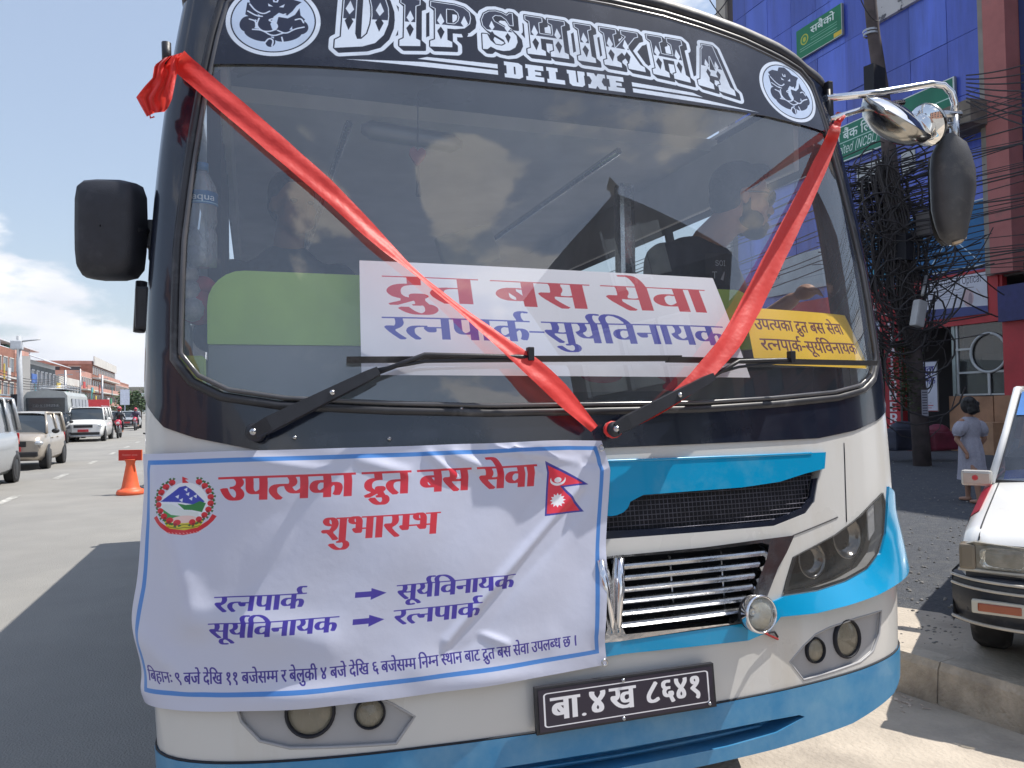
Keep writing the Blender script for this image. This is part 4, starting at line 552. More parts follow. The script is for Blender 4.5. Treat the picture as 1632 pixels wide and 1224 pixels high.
# western display letters on a 0..100 x 0..100 grid: list of contours, then counters
def _slab(kind):
    I = lambda x: [[(x, 0), (x + 34, 0), (x + 34, 12), (x + 27, 16), (x + 27, 84), (x + 34, 88), (x + 34, 100), (x, 100), (x, 88), (x + 7, 84), (x + 7, 16), (x, 12)]]
    if kind == 'I': return 36, I(1), []
    if kind == 'H': return 80, I(1) + I(44) + [[(20, 42), (60, 42), (60, 56), (20, 56)]], []
    if kind == 'D':
        o = [(1, 0), (40, 0), (58, 5), (70, 18), (76, 36), (77, 50), (76, 64), (70, 82), (58, 95), (40, 100), (1, 100), (1, 88), (9, 84), (9, 16), (1, 12)]
        h = [(32, 12), (38, 12), (46, 20), (50, 36), (51, 50), (50, 64), (46, 80), (38, 88), (32, 88), (29, 80), (29, 20)]
        return 79, [o], [h]
    if kind == 'P':
        o = [(1, 0), (44, 0), (60, 4), (70, 14), (72, 28), (70, 42), (60, 54), (44, 58), (30, 58), (30, 84), (38, 88), (38, 100), (1, 100), (1, 88), (9, 84), (9, 16), (1, 12)]
        return 72, [o], [[(30, 14), (42, 14), (48, 20), (50, 29), (48, 38), (42, 45), (30, 45)]]
    if kind == 'S':
        t = [(56, 0), (62, 0), (62, 34), (54, 34), (48, 20), (40, 13), (30, 13), (25, 19), (28, 27), (42, 36), (58, 46), (66, 58), (67, 74), (62, 88), (52, 97), (40, 100), (28, 98), (18, 92), (12, 99), (4, 99), (4, 62), (13, 62), (18, 76), (27, 86), (38, 87), (45, 81), (42, 72), (28, 62), (12, 52), (5, 42), (3, 28), (8, 12), (18, 3), (30, 0), (42, 2), (50, 7)]
        return 68, [t], []
    if kind == 'K':
        return 82, I(1) + [[(26, 52), (52, 16), (44, 12), (44, 0), (80, 0), (80, 12), (72, 16), (54, 42), (74, 84), (82, 88), (82, 100), (48, 100), (48, 88), (52, 84), (40, 60), (28, 74)]], []
    if kind == 'A':
        return 80, [[(28, 0), (54, 0), (72, 84), (80, 88), (80, 100), (44, 100), (44, 88), (51, 84), (49, 70), (30, 70), (27, 84), (34, 88), (34, 100), (0, 100), (0, 88), (7, 84), (24, 12), (28, 8)]], [[(34, 56), (46, 56), (40, 26)]]
DIAM = {'D': [19, 63], 'I': [18], 'P': [19, 60], 'S': [22, 50], 'H': [18, 61], 'K': [18, 50], 'A': [29, 51]}

def print_header(W=2400, Hh=430):
    c = Canvas(W, Hh, (24, 27, 44)); k = c.SS
    wh = (214, 226, 244); dk = (24, 27, 44)
    M = np.zeros((Hh * k, W * k), bool); x = 446; dia = []
    top = 102
    bot = lambda X: 268 + 78 * abs((X - 1200) / 770.) ** 2.2
    for ch in 'DIPSHIKHA':
        adv, cs, holes = _slab(ch)
        sx = 1.93 * (1.1 if ch == 'D' else 1.)
        tp = top - (34 if ch == 'D' else 0)
        fy = lambda X, b: tp + b / 100. * (bot(X) - tp)
        f = lambda p: [((x + a * sx) * k, fy(x + a * sx, b) * k) for a, b in p]
        for q in cs: M |= fill_mask(Hh * k, W * k, [np.array(f(q))])
        for q in holes: M &= ~fill_mask(Hh * k, W * k, [np.array(f(q))])
        for d in DIAM[ch]: dia.append((x + d * sx, fy(x + d * sx, 42 if ch != 'A' else 46), sx / 1.93 * (.8 if ch in 'AS' else 1)))
        x += adv * sx + 28
    S = M.copy()                              # block shadow down and to the right
    for i in range(1, 15):
        s = i * k
        S[s:, s:] |= M[:-s, :-s]
    O2 = dilate_round(S, 18 * k)
    col = lambda v: np.array(v) / 255.
    c.a[O2] = col(wh); c.a[dilate_round(S, 4 * k)] = col(dk)
    c.a[M] = col(wh)
    inner = ~dilate_round(~M, 3 * k)          # thin rim stays white, the upper part is dark inside
    XX = np.arange(W * k)[None] / k; yy = np.arange(Hh * k)[:, None] / k < top + .5 * (bot(XX) - top)
    c.a[inner & yy] = col((44, 49, 70))
    for dx, dy, b in dia:
        r = 12 * b; c.poly([(dx, dy - 32 * b), (dx + r, dy), (dx, dy + 20 * b), (dx - r, dy)], wh)
        c.poly([(dx, dy + 24 * b), (dx + r, dy + 44 * b), (dx, dy + 78 * b), (dx - r, dy + 44 * b)], dk)
    # sub-title with its two pairs of bars
    XS = {'D': ([[(0, 0), (52, 0), (66, 14), (66, 86), (52, 100), (0, 100), (0, 76), (8, 76), (8, 24), (0, 24)]], [[(34, 26), (40, 26), (40, 74), (34, 74)]]),
          'E': ([[(0, 0), (66, 0), (66, 30), (34, 30), (34, 40), (56, 40), (56, 62), (34, 62), (34, 72), (66, 72), (66, 100), (0, 100), (0, 76), (8, 76), (8, 24), (0, 24)]], []),
          'L': ([[(0, 0), (42, 0), (42, 24), (34, 24), (34, 72), (66, 72), (66, 100), (0, 100), (0, 76), (8, 76), (8, 24), (0, 24)]], []),
          'U': ([[(0, 0), (34, 0), (34, 74), (40, 74), (40, 0), (68, 0), (68, 24), (64, 24), (64, 86), (54, 100), (16, 100), (6, 86), (6, 24), (0, 24)]], []),
          'X': ([[(0, 0), (28, 0), (35, 20), (42, 0), (70, 0), (70, 24), (62, 24), (54, 50), (62, 76), (70, 76), (70, 100), (42, 100), (35, 80), (28, 100), (0, 100), (0, 76), (8, 76), (16, 50), (8, 24), (0, 24)]], [])}
    x = 982
    for ch in 'DELUXE':
        cs, hs = XS[ch]
        g = lambda p: [(x + a * .95, 316 + b * .66) for a, b in p]
        for q in cs: c.poly(g(q), wh)
        for q in hs: c.poly(g(q), dk)
        x += 73
    c.poly([(730, 338), (960, 332), (960, 350), (700, 350)], wh); c.poly([(480, 382), (720, 360), (960, 358), (960, 376)], wh)
    c.poly([(1440, 332), (1680, 340), (1720, 354), (1440, 350)], wh); c.poly([(1440, 358), (1700, 362), (1960, 384), (1440, 376)], wh)
    # round elephant emblems at both ends
    for cx, sgn in ((262, 1), (2138, 1)):
        cy = 255; r = 140
        c.ell(cx, cy, r, r, wh, 90); c.ell(cx, cy, r - 14, r - 14, dk, 90); c.ell(cx, cy, r - 18, r - 18, (190, 208, 236), 90)
        Q = lambda u, v: (cx + sgn * u * r, cy + v * r)
        bd = (34, 38, 62)
        c.poly([Q(-.58, -.55), Q(-.40, -.66), Q(-.2, -.66), Q(-.12, -.80), Q(.1, -.84), Q(.24, -.74), Q(.32, -.64), Q(.55, -.58), Q(.45, -.46), Q(.38, -.3), Q(.28, -.16), Q(.1, -.22), Q(.0, -.1), Q(-.05, .12), Q(.02, .3), Q(-.1, .38), Q(-.28, .3), Q(-.36, .1), Q(-.28, -.1), Q(-.44, -.2)], bd)
        c.poly([Q(-.6, -.44), Q(-.52, -.44), Q(-.4, -.2), Q(-.28, -.05), Q(-.34, .04), Q(-.6, -.1)], bd)
        c.poly([Q(.1, -.1), Q(.3, -.08), Q(.44, -.2), Q(.52, -.4), Q(.56, -.2), Q(.66, -.1), Q(.6, .08), Q(.42, .1), Q(.3, .36), Q(.1, .3), Q(.08, .1)], bd)
        c.ell(*Q(-.52, .16), r * .17, r * .22, bd); c.ell(*Q(.58, .14), r * .17, r * .2, bd)
        c.ell(*Q(-.28, .44), r * .30, r * .15, bd, rot=sgn * .35); c.ell(*Q(.34, .40), r * .30, r * .15, bd, rot=-sgn * .42)
        c.ell(*Q(.0, .62), r * .1, r * .13, bd); c.poly([Q(-.3, .24), Q(.3, .3), Q(.08, .46), Q(-.1, .46)], bd)
        lw = r * .035; lc = (200, 214, 238)
        for pl in ([(-.54, -.4), (-.4, -.22), (-.22, -.14), (-.1, -.24)], [(-.56, -.2), (-.36, -.08), (-.24, -.08)], [(.5, -.42), (.4, -.2), (.26, -.1), (.12, -.14)],
                   [(.24, -.2), (.02, -.06), (-.12, .02), (.06, .06), (.12, .2), (.0, .32), (-.2, .34), (-.34, .18), (-.3, -.02)], [(.12, .28), (.3, .36), (.46, .2), (.66, .12)],
                   [(-.5, .02), (-.36, .06), (-.34, .22)], [(-.4, .3), (-.2, .3), (.02, .46), (.24, .34)], [(-.12, .66), (-.04, .5), (.06, .56), (.04, .72)], [(.46, -.06), (.58, -.12), (.64, .0)], [(.22, .46), (.26, .6)]):
            pts = []
            q = [Q(*p) for p in pl]
            for i in range(len(q) - 1):
                a, b = q[i], q[i + 1]
                pts.append(a)
            pts.append(q[-1])
            for _ in range(2):                # corner cutting
                n = [pts[0]]
                for i in range(len(pts) - 1):
                    a, b = pts[i], pts[i + 1]
                    n += [(a[0] * .75 + b[0] * .25, a[1] * .75 + b[1] * .25), (a[0] * .25 + b[0] * .75, a[1] * .25 + b[1] * .75)]
                pts = n + [pts[-1]]
            c.line(pts, lw, lc)
        c.poly([Q(-.16, -.46), Q(-.04, -.38), Q(-.14, -.38)], lc); c.poly([Q(.2, -.48), Q(.08, -.38), Q(.18, -.38)], lc)
        c.line([Q(-.05, -.58), Q(-.04, -.52), Q(.03, -.52), Q(.04, -.58)], lw, lc)
    return c.image('header_print')

def print_sign(kind):
    G = (28, 118, 92)
    if kind == 'saving':
        c = Canvas(400, 260, (22, 122, 84)); c.run('sab', 130, 340, 40, 90, (226, 236, 232), (1, 1))
        c.ell(74, 110, 36, 46, (186, 190, 70)); c.ell(74, 110, 27, 36, (60, 140, 80)); c.ell(74, 110, 14, 20, (186, 190, 70))
        for y in (126, 146): c.rect(130, y, 360, y + 6, (120, 180, 150))
        for y in (176, 196): c.rect(30, y, 360, y + 4, (160, 204, 180))
        c.rect(330, 214, 396, 250, (222, 190, 60)); c.rect(0, 254, 400, 260, (200, 210, 200)); c.rect(396, 0, 400, 260, (200, 210, 200))
    elif kind == 'bank':
        c = Canvas(1400, 230, G); c.run('ban', 330, 960, 40, 84, (224, 236, 232), (1, 1))
        c.rect(0, 104, 1400, 110, (180, 214, 204)); c.rect(0, 222, 1400, 230, (210, 220, 220)); c.rect(0, 0, 1400, 6, (210, 220, 220))
        c.run('', 215, 975, 178, 78, (224, 236, 232), (0, 0), latin='National Co-operative Limited (NCBL)', shear=.2)
        c.rect(230, 198, 800, 202, (150, 190, 180)); c.rect(1392, 0, 1400, 230, (210, 220, 220))
    elif kind == 'blue':
        c = Canvas(700, 420, (26, 104, 160)); c.line([(380, 400), (500, 190), (640, 400)], 5, (200, 222, 236))
        for y in (60, 110): c.rect(60, y, 330, y + 14, (90, 160, 200))
        c.ell(110, 330, 46, 60, (70, 170, 200)); c.rect(0, 0, 700, 8, (200, 210, 220)); c.rect(690, 0, 700, 420, (220, 226, 230)); c.rect(0, 412, 700, 420, (200, 210, 220))
    elif kind == 'optical':
        c = Canvas(700, 330, (206, 208, 220)); c.run('', 40, 640, 76, 78, (46, 40, 60), (0, 0), latin='Shree Barahi Optical')
        c.line([(120, 112), (300, 112), (340, 104), (380, 116), (420, 104), (560, 112)], 4, (60, 50, 60))
        for y in (134, 156, 176): c.rect(60, y, 430, y + 5, (150, 150, 170))
        c.ell(500, 190, 56, 70, (202, 176, 180)); c.ell(520, 200, 22, 50, (160, 140, 150)); c.poly([(0, 240), (700, 270), (700, 330), (0, 330)], (60, 70, 130))
        c.rect(0, 0, 700, 8, (120, 30, 40)); c.line([(590, 130), (660, 210)], 10, (190, 180, 184))
    elif kind == 'station':
        c = Canvas(110, 1100, (168, 26, 44))
        for i, ch in enumerate('STATIONERY'):
            c.run('', 26, 86, 96 + i * 106, 116, (220, 216, 222), (4, 2), latin=ch)
    elif kind == 'clinic':
        c = Canvas(300, 480, (196, 198, 212)); c.run('ankha', 20, 270, 50, 120, (42, 40, 130), (2, 1)); c.run('cl', 14, 282, 156, 100, (42, 40, 130), (2, 1))
        c.ell(140, 320, 46, 40, (70, 66, 90)); c.rect(90, 330, 190, 390, (150, 150, 170)); c.rect(30, 420, 250, 428, (170, 60, 70)); c.rect(30, 444, 230, 450, (170, 60, 70))
        c.rect(0, 0, 300, 8, (90, 90, 110)); c.rect(0, 472, 300, 480, (150, 60, 60))
    elif kind == 'white_bank':
        c = Canvas(420, 300, (188, 196, 204)); c.run('', 40, 110, 84, 60, (58, 122, 140), (1, 1), latin='NK'); c.run('ka', 40, 96, 118, 76, (58, 122, 140), (1, 1))
        c.rect(0, 200, 420, 203, (120, 126, 134)); c.rect(0, 100, 420, 102, (150, 156, 160))
    elif kind == 'red_fascia':
        c = Canvas(900, 160, (158, 24, 34)); c.run('', 80, 240, 120, 120, (224, 222, 226), (4, 2), latin='AR')
        for i in range(7): c.run('', 300 + i * 50, 330 + i * 50, 70, 50, (210, 200, 200), (1, 0), latin='SNTLYOA'[i])
        for i in range(3): c.ell(320 + i * 60, 120, 12, 8, (200, 190, 190), 10)
    elif kind == 'flag_cloth':
        c = Canvas(160, 420, (196, 204, 224)); c.ell(90, 280, 22, 16, (60, 60, 90)); c.ell(90, 280, 14, 9, (196, 204, 224)); c.rect(30, 330, 150, 368, (48, 48, 110)); c.rect(50, 344, 130, 352, (190, 190, 210))
    elif kind == 'shirt':
        c = Canvas(300, 300, (14, 15, 26)); c.run('', 80, 190, 120, 70, (170, 172, 180), (0, 0), latin='SOI'); c.run('', 50, 100, 240, 90, (170, 172, 180), (0, 0), latin='T'); c.poly([(130, 250), (170, 170), (180, 180), (160, 260)], (150, 152, 160))
    elif kind == 'stand':
        c = Canvas(240, 100, (196, 42, 30)); c.run('', 36, 200, 56, 26, (226, 150, 140), (0, 0), latin='Station area')
    elif kind == 'bottle':
        c = Canvas(240, 80, (40, 96, 150)); c.run('', 70, 190, 56, 50, (220, 228, 240), (1, 0), latin='aqua'); c.rect(0, 66, 240, 72, (150, 190, 220))
    elif kind == 'route':
        c = Canvas(600, 160, (158, 162, 162)); c.run('zz', 60, 560, 10, 210, (182, 42, 72), (6, 4))
    elif kind == 'tree_tag':
        c = Canvas(100, 180, (170, 170, 180))
        for i in range(9): c.rect(12, 14 + i * 18, 88, 20 + i * 18, (60, 60, 80))
    return c.image(kind + '_print')

# ------------------------------------------------------------------ patches that lie on the nose of the bus
def resample(P, seg, closed=True):
    P = np.asarray(P, float); out = []
    n = len(P)
    for i in range(n if closed else n - 1):
        a, b = P[i], P[(i + 1) % n]; k = max(int(math.ceil(np.hypot(*(b - a)) / seg)), 1)
        for j in range(k): out.append(a + (b - a) * j / k)
    if not closed: out.append(P[-1])
    return np.array(out)
def inside(pts, poly):
    x, y = pts[:, 0][:, None], pts[:, 1][:, None]; x0, y0 = poly[:, 0][None], poly[:, 1][None]; x1, y1 = np.roll(poly[:, 0], -1)[None], np.roll(poly[:, 1], -1)[None]
    c = ((y0 > y) != (y1 > y)) & (x < (x1 - x0) * (y - y0) / np.where(y1 == y0, 1e-12, y1 - y0) + x0)
    return c.sum(1) % 2 == 1
def round_poly(P, it=2):
    P = np.asarray(P, float)
    for _ in range(it):
        Q = np.roll(P, -1, 0); P = np.stack([P * .78 + Q * .22, P * .22 + Q * .78], 1).reshape(-1, 2)
    return P
def offv(off, uvv): return off(uvv[:, 0], uvv[:, 1]) if callable(off) else np.full(len(uvv), float(off))
def patch(name, outline, m, off=0., thick=.008, holes=(), parent=None, seg=.03, box=None, hthick=None, **kw):
    O = resample(outline, seg); Hs = [resample(h, seg) for h in holes]
    mn, mxx = O.min(0), O.max(0)
    gx, gy = np.meshgrid(np.arange(mn[0] + seg / 2, mxx[0], seg), np.arange(mn[1] + seg / 2, mxx[1], seg)); G = np.stack([gx.ravel(), gy.ravel()], 1)
    bnd = np.concatenate([O] + Hs)
    if len(G):
        k = inside(G, O)
        for h in Hs: k &= ~inside(G, h)
        G = G[k]
        if len(G):
            d = np.min(((G[:, None] - bnd[None]) ** 2).sum(-1), 1) if len(G) * len(bnd) < 4e7 else np.ones(len(G))
            G = G[d > (seg * .45) ** 2]
    pts = np.concatenate([bnd, G]) if len(G) else bnd
    ed = []; b = 0
    for lo in [O] + Hs:
        ed += [(b + i, b + (i + 1) % len(lo)) for i in range(len(lo))]; b += len(lo)
    v, e, f, *_ = geometry.delaunay_2d_cdt([Vector(p) for p in pts], ed, [], 0, 1e-7)
    v = np.array([(p.x, p.y) for p in v]); f = np.array([(t[0], t[i], t[i + 1]) for t in f for i in range(1, len(t) - 1)])
    c = v[f].mean(1); k = inside(c, O)
    for h in Hs: k &= ~inside(c, h)
    f = f[k]
    P = S(v[:, 0], v[:, 1]) + SN(v[:, 0], v[:, 1]) * offv(off, v)[:, None]
    ar = (v[f[:, 1], 0] - v[f[:, 0], 0]) * (v[f[:, 2], 1] - v[f[:, 0], 1]) - (v[f[:, 2], 0] - v[f[:, 0], 0]) * (v[f[:, 1], 1] - v[f[:, 0], 1])
    f = f[np.abs(ar) > 2e-6]; ar = ar[np.abs(ar) > 2e-6]         # slivers along straight edges would spoil the smooth shading
    f = np.where((ar > 0)[:, None], f, f[:, ::-1])
    V = [tuple(p) for p in P]; F = [tuple(t) for t in f]; nf = len(F); UV = v.copy()
    if thick:
        for li, lo in enumerate([O] + Hs):
            th = thick if li == 0 or hthick is None else hthick
            if not th: continue
            q = len(V); ov = offv(off, lo); n = SN(lo[:, 0], lo[:, 1]); s0 = S(lo[:, 0], lo[:, 1])
            V += [tuple(p) for p in s0 + n * ov[:, None]] + [tuple(p) for p in s0 + n * (ov - th)[:, None]]
            UV = np.concatenate([UV, lo, lo]); n_ = len(lo)
            F += [(q + i, q + (i + 1) % n_, q + n_ + (i + 1) % n_, q + n_ + i) for i in range(n_)]
    if box is not None: UV = (UV - (box[0], box[1])) / (box[2] - box[0], box[3] - box[1])
    o = mesh_obj(name, V, F, m, parent, uvs=UV, **kw)
    o.data.polygons.foreach_set('use_smooth', [i < nf for i in range(len(F))])
    return o
def sweep(name, pts, m, r=.008, off=0., parent=None, closed=False, seg=.03, n=8, **kw):
    P = resample(pts, seg, closed); Q = S(P[:, 0], P[:, 1]) + SN(P[:, 0], P[:, 1]) * off
    return MB().tube(Q, r, n, closed=closed).build(name, m, parent, **kw)
def mir(P): P = np.asarray(P, float).copy(); P[:, 0] *= -1; return P[::-1]
def sp(a, z, off=0.): return Vector(S(a, z) + SN(a, z) * off)

bus = empty('bus', (0, 0, 0), 'large white and blue bus with black windscreen surround, front and centre at the kerb', 'bus')
# key outlines, taken from the photograph and expressed in (a, z)
R_half = uv([(985, 655), (1200, 645), (1330, 630)])
glass_r = np.array([(0, 1.482), (.30, 1.482), (.55, 1.492), (.80, 1.508), (.93, 1.53), (1.00, 1.565), (1.045, 1.62), (1.05, 1.9), (1.035, 2.2), (1.02, 2.46), (1.008, 2.565), (.965, 2.606), (.887, 2.632), (.72, 2.672), (.55, 2.698), (.4, 2.716), (.2, 2.726), (0, 2.728)])
LIP_A = [0, .2, .4, .55, .72, .887, .965, 1.01, 1.10, AL, AL + 9]; LIP_Z = [2.744, 2.742, 2.732, 2.714, 2.688, 2.652, 2.624, 2.596, 2.575, 2.57, 2.57]
def lipz(a): return np.interp(abs(a), LIP_A, LIP_Z)
glass_o = np.concatenate([glass_r, mir(glass_r)[1:-1]])
surr_r = np.array([(0, 1.386), (.70, 1.390), (.86, 1.408), (.99, 1.436), (1.07, 1.462), (1.15, 1.53), (1.20, 1.62), (AL + .10, 1.70)] + [(a, float(lipz(a)) + .004) for a in (AL + .10, 1.10, 1.01, .965, .887, .72, .55, .4, .2, 0)])
surr_o = np.concatenate([surr_r, mir(surr_r)[1:-1]])
low_l = surr_r[:8]                                        # lower edge of the black field
stripe = uv([(1023, 789), (1100, 783), (1180, 777), (1240, 768), (1280, 755), (1311, 747), (1313, 721)])
st_top = 1.352
stripe_r = np.array([(0, 1.214), (.015, 1.215), (.035, 1.221), (.050, 1.232), (.058, 1.247)] + [tuple(p) for p in stripe] + [(.4, st_top), (0, st_top)])
vent = uv([(1303, 770), (1298, 800), (1285, 818), (1235, 838), (1120, 848), (985, 858)])
vent_r = np.array([(0, 1.27), (.5, 1.285), (.60, 1.30), (stripe[-2][0] - .002, stripe[-2][1] + .01)] + [tuple(p) for p in vent])
vent_r[-1, 0] = 0
chr_o = uv([(985, 885), (1120, 872), (1200, 861), (1262, 853), (1250, 880), (1236, 905), (1215, 960), (1190, 990), (1100, 1003), (985, 1021)]); chr_o[0, 0] = 0; chr_o[-1, 0] = 0
chr_i = uv([(985, 888), (1120, 877), (1210, 865), (1222, 868), (1218, 890), (1197, 945), (1185, 975), (1165, 992), (985, 1011)]); chr_i[0, 0] = 0; chr_i[-1, 0] = 0
lamp = uv([(1247, 948), (1252, 925), (1263, 888), (1283, 877), (1330, 852), (1368, 823), (1390, 800), (1405, 785), (1409, 800), (1406, 850), (1398, 880), (1380, 905), (1345, 925), (1300, 940)])
pod = uv([(1259, 1055), (1280, 1030), (1300, 1011), (1322, 1000), (1365, 985), (1405, 973), (1402, 1010), (1392, 1038), (1372, 1055), (1330, 1070), (1281, 1084)])
band = uv([(985, 1021), (1100, 1005), (1190, 992), (1212, 965), (1238, 955), (1247, 950), (1300, 942), (1345, 927), (1380, 907), (1400, 882), (1408, 850), (1411, 800)])
band2 = uv([(985, 1042), (1100, 1030), (1190, 1020), (1222, 1006), (1238, 982), (1290, 975), (1380, 945), (1425, 915)])
band[0, 0] = 0; band2[0, 0] = 0
band_o = np.concatenate([band2, [(1.10, band2[-1][1] + .02), (AL + .10, band2[-1][1] + .04), (AL + .10, band2[-1][1] + .16), (1.12, 1.19), (band[-1][0] + .02, 1.23)], band[::-1]])
skirt_top = uv([(985, 1148), (1100, 1127), (1200, 1107), (1300, 1088), (1426, 1068)])
zt = float(skirt_top[0, 1]); print('skirt z', skirt_top[:, 1], 'band2', band2[-1])
both = lambda P: np.concatenate([P, mir(P)])
def ring(P):                                              # right half (starting and ending on the centre line) -> whole outline
    P = np.asarray(P, float); Q = mir(P)
    return np.concatenate([P, Q[1:-1]])

# --- body shell of the nose
zb = .60
skirt_line = [(0, zt), (.5, zt + .002), (.8, zt + .006), (1.0, zt + .012), (AL + .1, zt + .03)]
left_line = [(0, zt), (-.5, zt + .001), (-.8, zt - .001), (-1.0, zt - .003), (-AL - .1, zt - .004)]
def ring2(P, n):                                          # like ring, but the first n points are swapped for the left-hand line
    P = np.asarray(P, float); Q = mir(P)[1:-1]; Q[-(n - 1):] = np.array(left_line[1:][::-1])[:, :] + [0, P[0, 1] - zt]; return np.concatenate([P, Q])
shell_r = np.array([(a, z + .004) for a, z in skirt_line] + [(AL + .10, 1.70)] + [tuple(p) for p in low_l[::-1][1:]])
chr_hole = ring(chr_o); vent_hole = ring(vent_r)
body = patch('nose_panel', ring2(shell_r, 5), white_p, 0, .03, holes=[chr_hole, vent_hole, lamp, mir(lamp), pod, mir(pod)], parent=bus, seg=.035)
sk_l = np.array([(0, zb - .02), (-.45, zb - .015), (-.75, zb - .005), (-.98, zb + .02), (-1.05, zb + .04), (-AL - .1, zb + .045)] + left_line[::-1])
sk_r = np.array([(0, zb - .02), (.45, zb - .015), (.75, zb - .005), (.98, zb + .025), (1.05, zb + .05), (AL + .1, zb + .055)] + skirt_line[::-1])
chan = uv([(900, 1216), (1000, 1197), (1100, 1178), (1180, 1160), (1235, 1150), (1266, 1138), (1262, 1128), (1235, 1133), (1100, 1160), (985, 1180)])
chan_r = np.array([(0, .615), (.30, .617), (.46, .625), (.56, .648), (.54, .656), (.42, .660), (0, .660)])
if zt < .7: chan_r[:, 1] += zt - .70
patch('lower_skirt', np.concatenate([sk_r, sk_l[::-1][1:-1]]), blue_low, .006, .06, holes=[ring(chan_r)], hthick=.07, parent=bus, seg=.035)
patch('skirt_channel', ring(chan_r + [0, 0]) * [1.02, 1], blue_low, -.055, 0, parent=bus, seg=.03)
for k in range(2):
    zz = chan_r[0, 1] + .014 + k * .016
    sweep('channel_louvre', [(-.44, zz + .006), (0, zz), (.44, zz + .006)], blue_low, .004, -.035, bus)
sweep('skirt_seam', [(a, z + .002) for a, z in left_line[::-1]] + [(a, z + .002) for a, z in skirt_line[1:]], dark_in, .0025, .003, bus)
# --- blue decoration
patch('blue_stripe', ring(stripe_r), blue_p, .008, .008, parent=bus)
sweep('stripe_bead', [(-.66, st_top - .004), (0, st_top + .0), (.66, st_top - .004)], blue_p, .004, .007, bus)  # raised bead in the stripe's own blue
def band_off(a, z):                                      # the band swells out below the headlight
    a = np.abs(a); lo = np.interp(a, np.append(band2[:, 0], AL), np.append(band2[:, 1], band2[-1][1] + .04)); b_ = band[np.argsort(band[:, 0])]; hi = np.interp(a, np.append(b_[:, 0], AL), np.append(b_[:, 1], b_[-1][1]))
    hi = np.maximum(hi, lo + .02); q = np.clip((z - lo) / np.maximum(np.minimum(hi - lo, .17), .02), 0, 1.2); k = np.clip((a - .42) / .3, 0, 1)
    return .008 + k * .034 * (1 - np.clip(q, 0, 1)) * np.clip(1.4 - np.abs(a) / AL * .6, .6, 1)
for s_ in (1, -1):
    patch('blue_band', band_o if s_ > 0 else mir(band_o), blue_p, band_off if s_ > 0 else .010, .03, parent=bus, seg=.03)
# creases pressed into the white panels
for s_ in (1, -1):
    for pl in ([(1230, 866), (1285, 845), (1335, 824)], [(1345, 706), (1347, 770), (1349, 832)], [(1218, 1000), (1190, 1062), (1195, 1080)][:0]):
        if pl: q = uv(pl); sweep('panel_seam', q * [s_, 1], dark_in, .0016, .0005, bus)
# --- mesh vent under the stripe
patch('vent_back', vent_hole, dark_in, -.03, 0, parent=bus)
patch('vent_lip', ring(np.concatenate([[(0, vent[-1][1] - .0)], vent[::-1][1:], [(stripe[-2][0], vent[0][1] + .015)], vent[:-1] * [.985, 1] + [0, .014], [(0, vent[-1][1] + .02)]])), black_p, -.004, .01, parent=bus, seg=.03)
mb = MB(); vp = resample(vent_hole, .02)
for a in np.arange(-.66, .661, .0125):
    zs = [z for z in np.arange(vp[:, 1].min(), vp[:, 1].max(), .006) if inside(np.array([(a, z)]), vent_hole)[0]]
    if len(zs) > 2: mb.tube([sp(a, z, -.012) for z in (zs[0], zs[len(zs) // 2], zs[-1])], .0011, 4)
for z in np.arange(vp[:, 1].min() + .005, vp[:, 1].max(), .0125):
    aa = [a for a in np.arange(-.68, .681, .02) if inside(np.array([(a, z)]), vent_hole)[0]]
    if len(aa) > 2: mb.tube([sp(a, z, -.0115) for a in aa], .0011, 4)
mb.build('wire_mesh', mat('mesh_wire', (.10, .10, .13), .4, .6, var=.4, scale=30), bus, kind='stuff')
# --- chrome radiator grille
patch('grille_back', chr_hole * [.99, 1], dark_in, -.07, 0, parent=bus)
patch('grille_frame', chr_hole, chrome, .010, .05, holes=[ring(chr_i)], hthick=.05, parent=bus, seg=.025)
gi = ring(chr_i); z0, z1 = chr_i[-1][1], chr_i[0][1]
for k in range(6):
    z = z0 + (z1 - z0) * (k + .75) / 6.6
    for sg in (1, -1):
        aa = [a for a in np.arange(.045, .62, .01) if inside(np.array([(a, z)]), gi)[0]]
        if len(aa) < 3: continue
        am = aa[-1]; A = np.linspace(.012 if sg > 0 else .045, am, 12)
        V = []
        for a in A:
            for dz, of in ((-.008, .0), (.0, .006), (.005, .004), (.008, -.004), (.004, -.035), (-.010, -.03)): V.append(sp(a * sg, z + dz, of - .006))
        F = [(i * 6 + j, i * 6 + (j + 1) % 6, (i + 1) * 6 + (j + 1) % 6, (i + 1) * 6 + j) for i in range(11) for j in range(6)]
        mesh_obj('grille_slat', V, F, chrome_d, bus, smooth=False)
    
for sg in (1, -1):
    for a in (.18, .34):
        MB().tube([sp(a * sg, z0 + .01, -.03), sp(a * sg, z1 - .01, -.03)], .004, 6).build('grille_rib', chrome_d, bus)
mb = MB()
VX = -.014
vv = [(VX - .040, z1 + .006), (VX - .012, z1 + .006), (VX, z1 - .055), (VX + .012, z1 + .006), (VX + .040, z1 + .006), (VX + .020, z0 + .02), (VX + .032, z0 - .008), (VX - .032, z0 - .008), (VX - .020, z0 + .02)]
patch('grille_centre', vv, chrome, .012, .05, parent=bus, seg=.02)
for sg in (1, -1):
    mb.tube([sp(VX + sg * .027, z1 - .002, .012), sp(VX + sg * .020, z1 - .07, .018), sp(VX + sg * .010, z0 + .04, .018), sp(VX + sg * .009, z0 + .008, .012)], [.012, .012, .008, .006], 8)
mb.build('vee_badge', chrome, bus)
